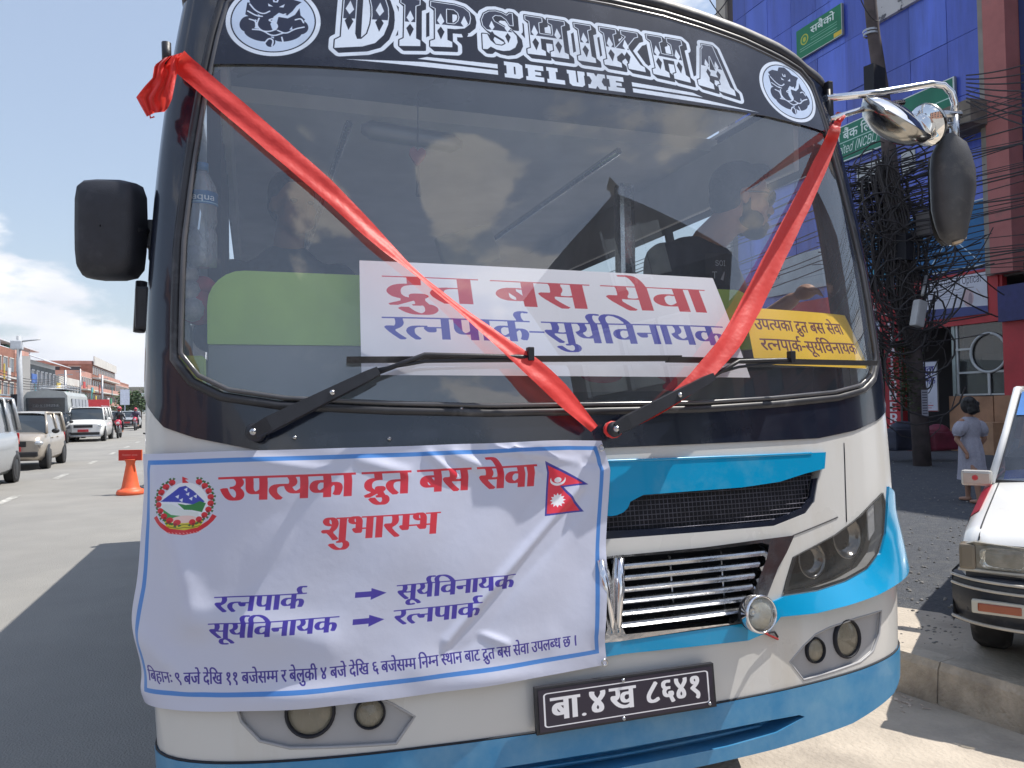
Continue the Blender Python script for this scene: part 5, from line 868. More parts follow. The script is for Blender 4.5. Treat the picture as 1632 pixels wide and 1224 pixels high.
# --- headlights and fog lamp pods
lens_g = glass_mat('headlight_lens', (.80, .80, .80), 1.3, .10, (.36, .35, .32), .02, 6., base=.04)
lens_y = glass_mat('foglamp_lens', (.75, .72, .62), 1.4, .34, (.42, .38, .30), .05, 12.)
grey_pod = mat('grey_pod_paint', (.36, .36, .375), .45, var=.06, scale=6, dirt=(.46, .46, .47), dscale=5)
reflector = mat('lamp_reflector', (.70, .69, .64), .16, 1., var=.2, scale=30, bump=.3, bscale=60)
def round_lamp(name, a, z, r, off, depth=.05, parent=bus, bez=None, ring_m=black_pl, lens=lens_y):
    c = sp(a, z, off); n = Vector(SN(a, z))
    e = MB().lathe([(r * 1.12, -.012), (r * 1.14, .008), (r * 1.06, .014), (r * 1.0, .012), (r * .98, -.004)], c, n, 28).build(name, ring_m, parent)
    MB().lathe([(r, -.004), (r * .93, -depth * .35), (r * .7, -depth * .7), (r * .35, -depth * .95), (.001, -depth)], c, n, 24).build('reflector', reflector, e)
    MB().lathe([(r, .004), (r * .8, .010), (r * .45, .014), (.001, .016)], c, n, 24).build('lens', lens, e)
    MB().lathe([(.009, -depth), (.009, -depth * .5), (.006, -depth * .42), (.001, -depth * .4)], c, n, 10).build('bulb', chrome, e)
    return e
for s_ in (1, -1):
    lp = lamp if s_ > 0 else mir(lamp); pp = pod if s_ > 0 else mir(pod)
    def bowl(a, z, s_=s_): return -.075 + 0 * a
    hb = patch('headlight', lp, black_pl, .004, .0, holes=[(lp - lp.mean(0)) * [.94, .92] + lp.mean(0)], parent=bus, seg=.02)
    patch('headlight_bowl', lp, mat('headlight_bowl_%d' % s_, (.022, .022, .026), .2, .4, var=.3, scale=9, dirt=(.10, .085, .07), dscale=7), -.045, 0, parent=hb, seg=.03)
    for px, py, rr in ((1305, 893, .050), (1362, 856, .062)):
        c0 = uv([(px, py)])[0]; c0[0] *= s_
        round_lamp('headlight_reflector', c0[0], c0[1], rr, -.035, .035, hb, ring_m=chrome_d, lens=lens_g) if False else MB().lathe([(rr, 0), (rr * 1.05, .006), (rr * .97, .008), (rr * .9, 0), (rr * .7, -.014), (rr * .3, -.02), (.001, -.022)], sp(c0[0], c0[1], -.03), SN(c0[0], c0[1]), 26).build('headlight_reflector', mat('hl_refl_%d_%d' % (s_, px), (.26, .25, .24), .16, 1., var=.2, scale=20), hb)
    g_ = uv([(1388, 812), (1398, 800), (1400, 846), (1391, 862)]) * [s_, 1]
    patch('painted_glint', g_ if s_ > 0 else g_[::-1], mat('glint_white_%d' % s_, (.75, .76, .78), .25, .3, var=.05), -.012, .004, parent=hb, seg=.02)  # pale strip stands in for a bright glint at the lamp corner
    patch('headlight_lens', lp, lens_g, .006, .004, parent=hb, seg=.02)
    patch('pod_panel', pp, grey_pod, -.010, 0, parent=bus, seg=.025)
    sweep('pod_rim', pp, grey_pod, .0035, -.002, bus, closed=True)
    for px, py, rr, nm in ((1302, 1037, .031, 'fog_lamp'), (1353, 1018, .049, 'fog_lamp')):
        c0 = uv([(px, py)])[0]
        round_lamp(nm, c0[0] * s_, c0[1], rr, -.012, .04, ring_m=dark_in)
# --- chrome spot lamp with its lead
c0 = uv([(1200, 974)])[0]
c0[0] -= .028; c0[1] += .004
spot = round_lamp('spot_lamp', c0[0], c0[1], .043, .06, .045, ring_m=chrome, lens=glass_mat('spot_lens', (.85, .85, .82), 1.4, .22, (.75, .75, .7), .03, 14.))
MB().lathe([(.047, .06), (.046, .035), (.034, .02), (.016, .012), (.001, .01)], sp(c0[0], c0[1], 0), SN(c0[0], c0[1]), 24).build('lamp_housing', black_pl, spot)
MB().tube([sp(c0[0], c0[1], .0), sp(c0[0], c0[1], .03)], .014, 8).build('lamp_stalk', black_pl, spot)
MB().tube([sp(c0[0] + .02, c0[1] - .045, .05), sp(c0[0] + .05, c0[1] - .060, .02), sp(c0[0] + .085, c0[1] - .062, .012), sp(c0[0] + .10, c0[1] - .078, .006)], .003, 6).build('lamp_lead', dark_in, spot)
MB().tube([sp(c0[0] + .02, c0[1] - .050, .045), sp(c0[0] + .06, c0[1] - .066, .016), sp(c0[0] + .10, c0[1] - .084, .006)], .003, 6).build('lamp_lead', mat('red_lead', (.4, .03, .03)), spot)
# --- number plate
pl_box = (-.247, .740, .257, .829)
pc = sp(.005, .785, .02)
def plate_pt(u, v, w): return Vector((pc.x - .002 + (u - .5) * .47, pc.y - w + (v - .5) * .01, .785 + (v - .5) * .094))
pb = MB().prism([(0, 0), (1, 0), (1, 1), (0, 1)], lambda u, v, w: plate_pt(u * 1.03 - .015, v * 1.12 - .06, w), .012).build('number_plate', black_pl, bus)
V = [plate_pt(u, v, .0145) for v in (0, 1) for u in (0, 1)]
mesh_obj('plate_print', V, [(0, 1, 3, 2)], mat('plate_face', (0, 0, 0), .35, var=.05, image=print_plate()), pb, uvs=[(0, 0), (1, 0), (0, 1), (1, 1)])
for u, v in ((.47, .96), (.46, .03), (.97, .06)): MB().lathe([(.005, 0), (.004, .003), (.001, .004)], plate_pt(u, v, .015), (0, -1, 0), 8).build('screw', chrome_d, pb)
# --- windscreen surround, seal, header print and glass
patch('windscreen_surround', ring(surr_r), black_p, .004, .03, holes=[ring(glass_r)], hthick=.02, parent=bus, seg=.035)
gl = ring(glass_r)
sweep('windscreen_seal', gl, rubber, .012, .0, bus, closed=True)
sweep('seal_bead', (gl - [0, 2.09]) * [.983, .972] + [0, 2.09], mat('seal_trim', (.09, .09, .10), .22, var=.2, scale=12), .006, .006, bus, closed=True)
TOPH = [(1.002, 2.55), (.955, 2.594), (.88, 2.620), (.72, 2.660), (.55, 2.686), (.4, 2.704), (.2, 2.714), (0, 2.716)]
hdr_r = np.array([(0, 2.400), (.5, 2.402), (.72, 2.402), (1.012, 2.388)] + TOPH)
hdr_l = np.array([(0, 2.400), (.5, 2.392), (.72, 2.385), (1.012, 2.370)] + TOPH)
hdr_o = np.concatenate([hdr_r, mir(hdr_l)[1:-1]])
hdr_m = mat('header_film', (0, 0, 0), .22, var=.05, scale=4, coat=.35, image=print_header(), dirt=(.10, .11, .14), dscale=5, dmin=.5, dmax=1.1)
patch('header_film', hdr_o, hdr_m, .009, .002, parent=bus, box=(-1.1, 2.375, 1.1, 2.70))
ws_glass = glass_mat('windscreen_glass', (.98, .995, .99), 1.2, .075, (.42, .48, .60), .0, 2.2, base=.125)  # bluish dust film also paints in a haze of reflected sky
patch('windscreen', gl, ws_glass, .003, 0, parent=bus, seg=.03)
# gasket between header and roof cap, roof, sides
cap_m = mat('roof_cap_paint', (.035, .038, .050), .5, var=.25, scale=8, dirt=(.14, .14, .15), dscale=9, dmin=.5, dmax=.8, bump=.1, bscale=30)
A_ = np.linspace(-AL - .1, AL + .1, 110)
rows = []
for dz, of in ((.0, .002), (.002, .009), (.016, .013), (.034, .010), (.046, .0), (.052, -.02)): rows.append([sp(a, float(lipz(a)) + dz, of) for a in A_])
def roofz(x): return 2.63 + .20 * (1 - min(abs(x / .99), 1) ** 2.6)
E_ = rows[-1]
for fq in (.15, .35, .6, 1.0):
    r = []
    for e in E_:
        I = Vector((e.x * .80, e.y + .55 * (1 - .75 * abs(e.x / 1.1) ** 3), roofz(e.x * .80)))
        q = e + (I - e) * fq; q.z = e.z + (I.z - e.z) * math.sin(fq * math.pi / 2); r.append(q)
    rows.append(r)
MB().grid(rows).build('roof_cap', cap_m, bus)
LB = 7.8
mb = MB(); rws = []
for y in np.linspace(.35, LB, 8):
    rws.append([Vector((x, y + .1, roofz(x) - .004)) for x in np.linspace(-.985, .985, 15)])
mb.grid(rws); mb.build('roof', white_p, bus)
for s_ in (1, -1):
    def sidegrid(name, z_lo, z_hi, y0, y1, m, off=0.):
        za = np.linspace(z_lo, z_hi, 6)
        P = [[Vector(S(s_ * (AL + y), z)) + Vector((s_ * off, 0, 0)) for y in np.linspace(y0, y1, 5)] for z in za]
        return MB().grid(P).build(name, m, bus)
    sidegrid('side_panel', .62, 1.42, .098, LB - .3, white_p); sidegrid('side_stripe', .95, 1.12, .1, LB - .3, blue_p, .004)
    sidegrid('side_header', 2.32, 2.635, .098, LB - .3, black_p)
    sidegrid('side_pillar', 1.42, 2.32, .098, .16, black_p)
    ys = [1.10, 2.2, 3.3, 4.4, 5.5, 6.5]
    for y in ys: sidegrid('side_pillar', 1.42, 2.32, y, y + .08, black_p)
    g0 = .16
    for y in ys:
        sidegrid('side_window', 1.42, 2.32, g0, y, (MATS.get('side_glass') or glass_mat('side_glass', (.88, .91, .90), 1.0, .02)) if s_ > 0 else (MATS.get('dimmed_side_glass') or glass_mat('dimmed_side_glass', (.12, .13, .15), 1.3, .03)), -.01); g0 = y + .08  # left glass is darkened to stand in for the dim cabin side
    for y in (1.25, 6.0):
        w = MB().lathe([(.40, -.12), (.43, -.10), (.43, .10), (.40, .12), (.26, .12), (.25, .08), (.10, .05), (.10, .09), (.001, .09)], (s_ * 1.0, y, .43), (s_, 0, 0), 26).build('wheel', tyre, bus)
        MB().lathe([(.25, .085), (.22, .06), (.12, .05), (.11, .095), (.001, .10)], (s_ * 1.0, y, .43), (s_, 0, 0), 20).build('hub', steel, w)
MB().box((0, LB - .1, 1.65), (2.1, .1, 2.1), bev=.04).build('rear_panel', white_p, bus)
MB().box((0, 3.6, .60), (2.0, 6.6, .10)).build('chassis_floor', dark_in, bus)
# hinge and latch seen against the sky on the left flank
mb = MB().box(Vector(S(-AL - .08, 1.76)) + Vector((-.022, 0, 0)), (.035, .05, .11), bev=.008).tube([Vector(S(-AL - .08, 1.83)) + Vector((-.03, 0, 0)), Vector(S(-AL - .08, 1.70)) + Vector((-.03, 0, 0))], .014, 8)
mb.build('door_hinge', black_pl, bus)
# --- wipers
def wiper(piv, mid, elb, tip0, tip1, par):
    p = lambda q, off: sp(*uv([q])[0], off)
    w = MB(); P0 = p(piv, .045)
    w.lathe([(.020, -.03), (.020, .004), (.014, .010), (.008, .012), (.001, .014)], P0, SN(*uv([piv])[0]), 16)
    root = w.build('wiper', black_pl, par)
    MB().lathe([(.009, .012), (.007, .018), (.001, .02)], P0, SN(*uv([piv])[0]), 8).build('wiper_nut', chrome_d, root)
    a = MB(); Pm = p(mid, .055); d = (Pm - P0); L = d.length; n = Vector(SN(*uv([mid])[0]))
    side = d.cross(n).normalized(); V = []
    for t, hw, hh in ((0, .016, .010), (.12, .020, .016), (.9, .014, .014), (1, .011, .012)):
        c = P0 + d * t + n * .006
        V += [c + side * hw - n * hh * .2, c + side * hw * .85 + n * hh, c - side * hw * .85 + n * hh, c - side * hw - n * hh * .2]
    F = [(i * 4 + j, i * 4 + (j + 1) % 4, (i + 1) * 4 + (j + 1) % 4, (i + 1) * 4 + j) for i in range(3) for j in range(4)] + [(3, 2, 1, 0), (12, 13, 14, 15)]
    a.add(V, F); a.build('wiper_arm', black_pl, root)
    Pe = p(elb, .050)
    ends = [p(((tip0[0] + tip1[0]) / 2 + 20, (tip0[1] + tip1[1]) / 2), .050)]
    t_end = ends[0]
    MB().tube([Pm - d * .05, Pe, Pe + (t_end - Pe) * .9, t_end], [.006, .006, .006, .005], 8).tube([Pm - side * .010 - d * .05, Pe - Vector((0, 0, .016)), Pe + (t_end - Pe) * .5 - Vector((0, 0, .010)), t_end - Vector((0, 0, .004))], .004, 8).build('wiper_rod', black_pl, root)
    q = [uv([(tip0[0] + (tip1[0] - tip0[0]) * t, tip0[1] + (tip1[1] - tip0[1]) * t)])[0] for t in np.linspace(0, 1, 14)]
    B = [sp(x[0], x[1], .018) for x in q]; rows = []
    b = MB()
    V = []
    for i, x in enumerate(B):
        nn_ = Vector(SN(*q[i])); up = Vector((0, 0, 1)); hgt = .010
        V += [x - up * .003 - nn_ * .012, x - up * .006 + nn_ * .008, x + up * .008 + nn_ * .012, x + up * .005 - nn_ * .010]
    F = [(i * 4 + j, i * 4 + (j + 1) % 4, (i + 1) * 4 + (j + 1) % 4, (i + 1) * 4 + j) for i in range(len(B) - 1) for j in range(4)] + [(3, 2, 1, 0), tuple(range(len(V) - 4, len(V)))]
    b.add(V, F); b.build('wiper_blade', rubber, root)
    MB().box(t_end + Vector((0, 0, .008)), (.016, .022, .034), bev=.003).build('wiper_clip', black_pl, root)
    for t in (.62,): MB().lathe([(.007, 0), (.006, .004), (.001, .006)], P0 + d * t + n * .022, n, 8).build('rivet', chrome_d, root)
wiper((412, 692), (600, 600), (672, 573), (552, 578), (1078, 575), bus)
wiper((967, 688), (1115, 608), (1160, 582), (1058, 577), (1385, 582), bus)
# dome-head bolts along the black lower panel
for px, py in ((735, 652), (620, 700), (470, 698)): 
    q = uv([(px, py)])[0]; MB().lathe([(.006, 0), (.005, .004), (.001, .006)], sp(q[0], q[1], .004), SN(*q), 8).build('bolt', chrome_d, bus)
# --- left mirror (back of its housing faces us)
mc = at_depth(176, 366, 1.93); Rv = Vector(CR); Uv = Vector(CU); Fv = Vector(CF)
V = []
oc = [(-1, .62), (-.93, .88), (-.72, .98), (-.3, 1.0), (.45, .99), (.85, .93), (.98, .70), (1.0, .3), (.97, -.4), (.90, -.78), (.68, -.95), (.3, -1.0), (-.4, -1.0), (-.78, -.97), (-.95, -.80), (-1.0, -.5), (-1.01, 0)]
mw, mh = 49 / FPX * 1.93, 79 / FPX * 1.93
rowsm = []
for sc_, dp in ((1.0, .035), (1.0, .0), (.97, -.022), (.90, -.036), (.70, -.044), (.35, -.047), (.02, -.048)):
    rowsm.append([Vector(mc) + Rv * (u * mw * sc_) + Uv * (v * mh * sc_) + Fv * dp for u, v in oc + oc[:1]])
mr = MB().grid(rowsm).build('wing_mirror', mat('mirror_housing_plastic', (.022, .024, .034), .5, var=.15, scale=30, bump=.25, bscale=420, dirt=(.05, .052, .065), dscale=14), bus)
mesh_obj('mirror_pane', [rowsm[0][i] - Fv * .006 for i in range(len(oc))], [tuple(range(len(oc)))], mirror_m, mr)
e0 = Vector(mc) + Rv * mw * .85 - Uv * .002; e1 = Vector(S(-AL - .10, 1.93)) + Vector((-.01, 0, 0)); e1.z = (Vector(mc)).z + .0
MB().tube([e0 + Fv * -.01, e1 + Vector((-.01, 0, .01))], .012, 8).box(e1, (.03, .05, .075), bev=.006).box(e1 + Vector((.0, 0, -.05)), (.022, .04, .035), bev=.004).build('mirror_bracket', black_pl, mr)
# --- right mirrors on their chrome hoop
def D(px, py, d): return Vector(at_depth(px, py, d))
dm = 2.72
hoop = [D(1316, 157, 2.62), D(1400, 148, 2.68), D(1484, 134, dm), D(1504, 136, dm), D(1517, 148, dm), D(1522, 165, dm), D(1521, 186, dm)]
rm = MB().tube(hoop, .0125, 12).tube([D(1322, 190, 2.62), D(1350, 182, 2.64), D(1388, 170, 2.67), D(1440, 163, 2.7)], .010, 10).build('mirror_arm', chrome, bus)
MB().tube([D(1320, 143, 2.62), D(1322, 205, 2.62)], .008, 8).box(D(1317, 172, 2.64), (.02, .05, .17), bev=.004).build('arm_bracket', black_pl, bus)
def dish(name, c, rx, ry, tilt, depth, nrm, m_front, par, lip=True):
    """shallow mirror dish: glass on one side, bowl behind"""
    nrm = Vector(nrm).normalized(); u = Vector((0, 0, 1)).cross(nrm).normalized(); v = nrm.cross(u); u2 = u * math.cos(tilt) + v * math.sin(tilt); v2 = v * math.cos(tilt) - u * math.sin(tilt)
    rows = []
    for f, h in ((1.0, 0), (1.02, -.008), (.95, -depth * .35), (.75, -depth * .7), (.4, -depth * .95), (.02, -depth)):
        rows.append([c + u2 * rx * f * math.cos(t) + v2 * ry * f * math.sin(t) + nrm * h for t in np.linspace(0, 2 * math.pi, 29)])
    o = MB().grid(rows).build(name, MATS.get('tarnished_chrome') or mat('tarnished_chrome', (.42, .41, .38), .16, 1., var=.15, scale=12), par)
    rows = [[c + u2 * rx * f * math.cos(t) + v2 * ry * f * math.sin(t) + nrm * h for t in np.linspace(0, 2 * math.pi, 29)] for f, h in ((.98, .001), (.8, .014), (.5, .026), (.02, .032))]
    MB().grid(rows).build('mirror_pane', m_front, o); return o
toc = (Vector(CC) - D(1430, 185, dm)).normalized()
dish('convex_mirror', D(1432, 184, 2.66), .132, .132, 0, .085, toc * .45 + (Rv * .6 + Uv * .8) * .88, mirror_m, bus)
dish('convex_mirror', D(1476, 200, 2.69), .074, .074, 0, .05, toc * .42 - (Rv * .93 + Uv * .36) * .9, mirror_m, bus)
MB().tube([D(1490, 186, dm), D(1508, 183, dm), D(1530, 184, dm)], .016, 10).tube([D(1494, 200, dm), D(1520, 198, dm)], .012, 10).tube([D(1521, 184, dm), D(1522, 236, dm)], .016, 10).build('mirror_clamp', chrome_d, bus)
MBr = []
prof = [(1512, 214, 8, 14), (1517, 228, 24, 20), (1516, 246, 32, 30), (1518, 270, 36, 38), (1519, 300, 36, 42), (1517, 335, 32, 40), (1517, 360, 26, 34), (1519, 378, 21, 26), (1521, 388, 12, 14), (1521, 392, 2, 3)]
rws = []
for px, py, hw, hd in prof:
    c = D(px, py, dm); k = dm / FPX
    rws.append([c + Rv * hw * k * math.cos(t) * (1 if abs(math.cos(t)) < .9 else .97) + Fv * hd * .55 * k * math.sin(t) for t in np.linspace(0, 2 * math.pi, 21)])
hm = MB().grid(rws).build('hanging_mirror', mat('mirror_grey_plastic', (.060, .060, .066), .42, var=.15, scale=14, dirt=(.12, .115, .11), dscale=12, bump=.1, bscale=200), bus)
mesh_obj('mirror_pane', [D(px + (0), py, dm) + Fv * .045 + Rv * sgn * hw * .8 * dm / FPX for sgn in (1, -1) for px, py, hw, hd in (prof[2:9] if sgn > 0 else prof[2:9][::-1])], [tuple(range(14))], mirror_m, hm)
MB().tube([D(1519, 388, dm - .02), D(1531, 384, dm - .02), D(1538, 378, dm)], .006, 6).build('mirror_foot_trim', mat('amber_trim', (.5, .38, .25), .3), hm)

# ------------------------------------------------------------------ cloth, paper and what is inside the bus
def interp_curve(P, t):
    P = np.asarray(P, float); d = np.concatenate([[0], np.cumsum(np.hypot(*np.diff(P, axis=0).T))]); d /= d[-1]
    return np.stack([np.interp(t, d, P[:, 0]), np.interp(t, d, P[:, 1])], -1)
b_bot = uv([(262, 1117), (330, 1130), (450, 1127), (600, 1113), (700, 1100), (830, 1081), (960, 1057)]); b_bot[0] = (-1.148, .832)
b_top = np.array([(-1.118, 1.400), (-.9, 1.404), (-.6, 1.405), (-.3, 1.406), (-.1, 1.408), (-.005, 1.404)])
zs_ = [1.40, 1.25, 1.10, 1.0, .90, .832]; aLs = [-1.118, -1.122, -1.135, -1.150, -1.150, -1.148]
zr_ = [1.404, 1.33, 1.15, 1.0, .93, .861]; aRs = [-.012, .004, -.022, -.040, -.048, -.045]
def fold(a, z, p, q, h, w):
    p = np.array(p); q = np.array(q); d = q - p; L2 = d @ d; t = np.clip(((a - p[0]) * d[0] + (z - p[1]) * d[1]) / L2, 0, 1)
    dd = np.hypot(a - p[0] - d[0] * t, z - p[1] - d[1] * t); return h * np.exp(-(dd / w) ** 2) * (1 - .6 * np.abs(t - .5))
folds = [((-.085, 1.29), (-.44, .955), .012, .012), ((-.07, 1.27), (-.42, .94), -.006, .02), ((-1.08, 1.36), (-.99, 1.03), .013, .03), ((-.99, 1.04), (-.72, .98), .010, .04), ((-.46, 1.385), (-.40, 1.33), .008, .010), ((-.40, 1.38), (-.30, 1.335), .009, .014),
         ((-.30, 1.39), (-.08, 1.355), .010, .010), ((-.16, 1.37), (-.02, 1.345), -.006, .010), ((-.62, 1.375), (-.52, 1.345), .006, .014), ((-.36, .965), (-.30, .938), .006, .008), ((-.02, 1.10), (-.05, .95), .010, .03), ((-.25, 1.395), (-.19, 1.33), .006, .008), ((-1.10, .98), (-1.02, .90), .01, .03), ((-.86, 1.385), (-.7, 1.355), .005, .012), ((-.5, .90), (-.2, .93), .006, .04)]
NS, NT = 190, 100; V = []; UV = []
for j in range(NT + 1):
    t = j / NT
    for i in range(NS + 1):
        s = i / NS
        top = interp_curve(b_top, s); bo = interp_curve(b_bot, s); z = top[1] + (bo[1] - top[1]) * t
        aL_ = np.interp(-z, [-k for k in zs_], aLs); aR_ = np.interp(-z, [-k for k in zr_], aRs)
        V.append((aL_ + (aR_ - aL_) * s, z)); UV.append((s, 1 - t))
V = np.array(V); a_, z_ = V[:, 0], V[:, 1]
of = .016 + .004 * np.sin(a_ * 9 + z_ * 5) * np.sin(z_ * 11 + 1) + .002 * np.sin(a_ * 31 - z_ * 22)
for p, q, h, w in folds: of += fold(a_, z_, p, q, h, w)
of += .026 * np.exp(-((a_ + 1.15) / .06) ** 2) * np.exp(-((z_ - 1.02) / .10) ** 2) + .006 * np.exp(-((z_ - .86) / .03) ** 2) * (1 + np.sin(a_ * 14)) + .004 * np.sin(a_ * 26) * np.exp(-((z_ - 1.40) / .03) ** 2)
of = np.maximum(of, .0125)
P = S(a_, z_) + SN(a_, z_) * of[:, None]
F = [(j * (NS + 1) + i, (j + 1) * (NS + 1) + i, (j + 1) * (NS + 1) + i + 1, j * (NS + 1) + i + 1) for j in range(NT) for i in range(NS)]
ban_m = mat('banner_vinyl', (0, 0, 0), .36, var=.03, scale=3, coat=.12, image=print_banner(), bump=.06, bscale=18, bdist=.02)
banner = mesh_obj('banner', P, F, ban_m, smooth=True, uvs=UV, label='large white banner with blue border, red heading, emblem and flag across the bus front', cat='banner')
for px, py in ((950, 716), (955, 1052)):
    q = uv([(px, py)])[0]; q[0] = max(q[0], -1.16)
    MB().lathe([(.009, .0), (.009, .002), (.005, .002), (.005, 0)], sp(q[0], q[1], .030), SN(*q), 12).build('eyelet', chrome_d, banner)
# red ribbon
rib = bpy.data.materials.new('red_satin'); rib.use_nodes = True; t_ = rib.node_tree; b_ = t_.nodes['Principled BSDF']
b_.inputs['Base Color'].default_value = (.90, .035, .03, 1); b_.inputs['Roughness'].default_value = .5; b_.inputs['Sheen Weight'].default_value = .4; b_.inputs['Specular IOR Level'].default_value = .6
tl = nn(t_.nodes, 'ShaderNodeBsdfTranslucent'); tl.inputs[0].default_value = (1, .10, .07, 1); ms = nn(t_.nodes, 'ShaderNodeMixShader'); ms.inputs[0].default_value = .38
t_.links.new(b_.outputs[0], ms.inputs[1]); t_.links.new(tl.outputs[0], ms.inputs[2]); t_.links.new(ms.outputs[0], t_.nodes['Material Output'].inputs[0])
tcn = nn(t_.nodes, 'ShaderNodeTexCoord'); nz = nn(t_.nodes, 'ShaderNodeTexNoise'); nz.inputs['Scale'].default_value = 60; bm_ = nn(t_.nodes, 'ShaderNodeBump'); bm_.inputs['Strength'].default_value = .35; bm_.inputs['Distance'].default_value = .004
t_.links.new(tcn.outputs['Object'], nz.inputs[0]); t_.links.new(nz.outputs[0], bm_.inputs['Height']); t_.links.new(bm_.outputs[0], b_.inputs['Normal'])
def ribbon_strip(mb, path, wid, offs, tw, n=60, m=8):
    path = np.array(path, float); d = np.concatenate([[0], np.cumsum(np.hypot(*np.diff(path, axis=0).T))]); tt = np.linspace(0, d[-1], n)
    x = np.interp(tt, d, path[:, 0]); y = np.interp(tt, d, path[:, 1]); w = np.interp(tt, d, wid) * .86; o = np.interp(tt, d, offs); tws = np.interp(tt, d, tw)
    k = np.ones(5) / 5; sm = lambda v: np.convolve(np.pad(v, 2, 'edge'), k, 'valid'); x, y, w = sm(x), sm(y), sm(w)
    dx, dy = np.gradient(x), np.gradient(y); L_ = np.hypot(dx, dy); nx, ny = -dy / L_, dx / L_
    rows = []
    for i in range(n):
        r = []
        for j in range(m + 1):
            s = j / m - .5; px, py = x[i] + nx[i] * w[i] * s, y[i] + ny[i] * w[i] * s
            d0 = on_plane(px, py, sp(*uvc[i], 0), SN(*uvc[i])) if False else None
            r.append((px, py, s))
        rows.append(r)
    cen = uv(list(zip(x, y))); R_ = []
    good = [float(np.hypot(*(project(S(cen[i][0], cen[i][1])) - (x[i], y[i])))) < 3 for i in range(n)]
    dist = [float((np.array(sp(cen[i][0], cen[i][1], o[i])) - CC) @ CF) for i in range(n)]; gi_ = [i for i in range(n) if good[i]]
    for i in range(n):
        if good[i]: c = sp(cen[i][0], cen[i][1], 0); nrm = Vector(SN(*cen[i])); r = []
        else:                                            # beyond the edge of the nose: carry on at the depth reached there
            k_ = min(gi_, key=lambda q: abs(q - i)); c = D(x[i], y[i], dist[k_] - .01); nrm = (Vector(CC) - c).normalized(); c = c - nrm * o[i]; r = []
        for px, py, s in rows[i]:
            base = Vector(on_plane(px, py, c + nrm * o[i], nrm + Vector((0, 0, 0))))
            r.append(base + nrm * (tws[i] * s + .0014 * math.sin(s * 9 + i * .23) + .0016 * math.sin(i * 1.1 + s * 4) * (i % 7 < 4)))
        R_.append(r)
    return mb.grid(R_)
mb = MB()
ribbon_strip(mb, [(272, 86), (400, 196), (520, 300), (610, 388), (650, 424), (720, 482), (800, 546), (870, 602), (920, 655), (954, 690)], [40, 42, 38, 30, 13, 14, 27, 43, 36, 12], [.022, .020, .018, .02, .022, .03, .045, .065, .055, .045], [.01, .006, .008, .02, .02, .015, .01, .01, .02, .0])
ribbon_strip(mb, [(978, 692), (1050, 655), (1110, 607), (1165, 545), (1200, 480), (1240, 400), (1290, 300), (1320, 235), (1338, 188)], [9, 14, 30, 38, 40, 36, 30, 24, 12], [.05, .055, .06, .055, .03, .020, .018, .022, .03], [.0, .02, .02, .01, .006, .006, .006, .008, .01])
mb.tube([D(1338, 182, 2.64), D(1344, 186, 2.63), D(1338, 194, 2.62), D(1331, 190, 2.63), D(1336, 181, 2.64)], .008, 8)
q = uv([(966, 688)])[0]; mb.tube([sp(q[0] + .022 * math.cos(t), q[1] + .018 * math.sin(t), .04) for t in np.linspace(0, 6.28, 12)], .005, 6)
# tail knotted round the left bracket
tail_o = [[(290, 84), (276, 88), (262, 92)], [(284, 98), (268, 100), (246, 104)], [(282, 118), (266, 120), (243, 124)], [(278, 138), (256, 140), (230, 138)], [(274, 158), (248, 156), (217, 155)], [(268, 172), (248, 172), (226, 172)], [(262, 178), (246, 180), (234, 186)]]
rows = []
for i, r in enumerate(tail_o):
    q = interp_curve(r, np.linspace(0, 1, 12)); rows.append([D(x, y, 1.86 + .018 * math.sin(j * 1.3 + i * .8) + .01 * math.cos(j * 2.1 - i)) for j, (x, y) in enumerate(q)])
rows2 = []
for i in np.linspace(0, len(rows) - 1, 22):
    k = min(int(i), len(rows) - 2); f = i - k; rows2.append([a * (1 - f) + b * f for a, b in zip(rows[k], rows[k + 1])])
mb.grid(rows2)
mb.tube([D(250, 172, 1.86), D(238, 180, 1.86), D(240, 188, 1.86), D(246, 186, 1.86)], .002, 5)
ribbon = mb.build('ribbon', rib, label='red satin ribbon stretched in a V across the windscreen and knotted at both sides', cat='ribbon')
MB().tube([D(265, 68, 1.88), D(266, 104, 1.88)], .011, 8).build('drip_bracket', black_pl, bus)
# paper signs behind the glass
def sheet(name, box, m, off, lean=.075, **kw):
    a0, a1, z00, z01, z10, z11 = box; V = []; UV = []
    for j in range(13):
        for i in range(41):
            s, t = i / 40, j / 12; a = a0[0] + (a1[0] - a0[0]) * s + ((a0[1] - a0[0]) * (1 - s) + (a1[1] - a1[0]) * s) * (1 - t)
            lo = z00 + (z10 - z00) * s; hi = z01 + (z11 - z01) * s; z = lo + (hi - lo) * t
            V.append(S(a, z) + SN(a, z) * (off - lean * t + .004 * math.sin(s * 9) * math.sin(t * 3.1))); UV.append((s, t))
    F = [(j * 41 + i, j * 41 + i + 1, (j + 1) * 41 + i + 1, (j + 1) * 41 + i) for j in range(12) for i in range(40)]
    return mesh_obj(name, V, F, m, smooth=True, uvs=UV, **kw)
paper_m = mat('paper_sheet', (0, 0, 0), .6, var=.03, scale=3, image=print_paper()); yel_m = mat('yellow_sheet', (0, 0, 0), .5, var=.04, scale=3, image=print_yellow())
sheet('paper_sign', ((-.606, -.610), (.468, .492), 1.582, 1.900, 1.572, 1.893), paper_m, -.016, label='white paper route sign with red and blue Devanagari words behind the windscreen', cat='sign')
sheet('yellow_sign', ((.545, .512), (1.005, 1.01), 1.610, 1.795, 1.600, 1.786), yel_m, -.012, .05, label='yellow sign with two lines of dark red lettering in the right corner of the windscreen', cat='sign')
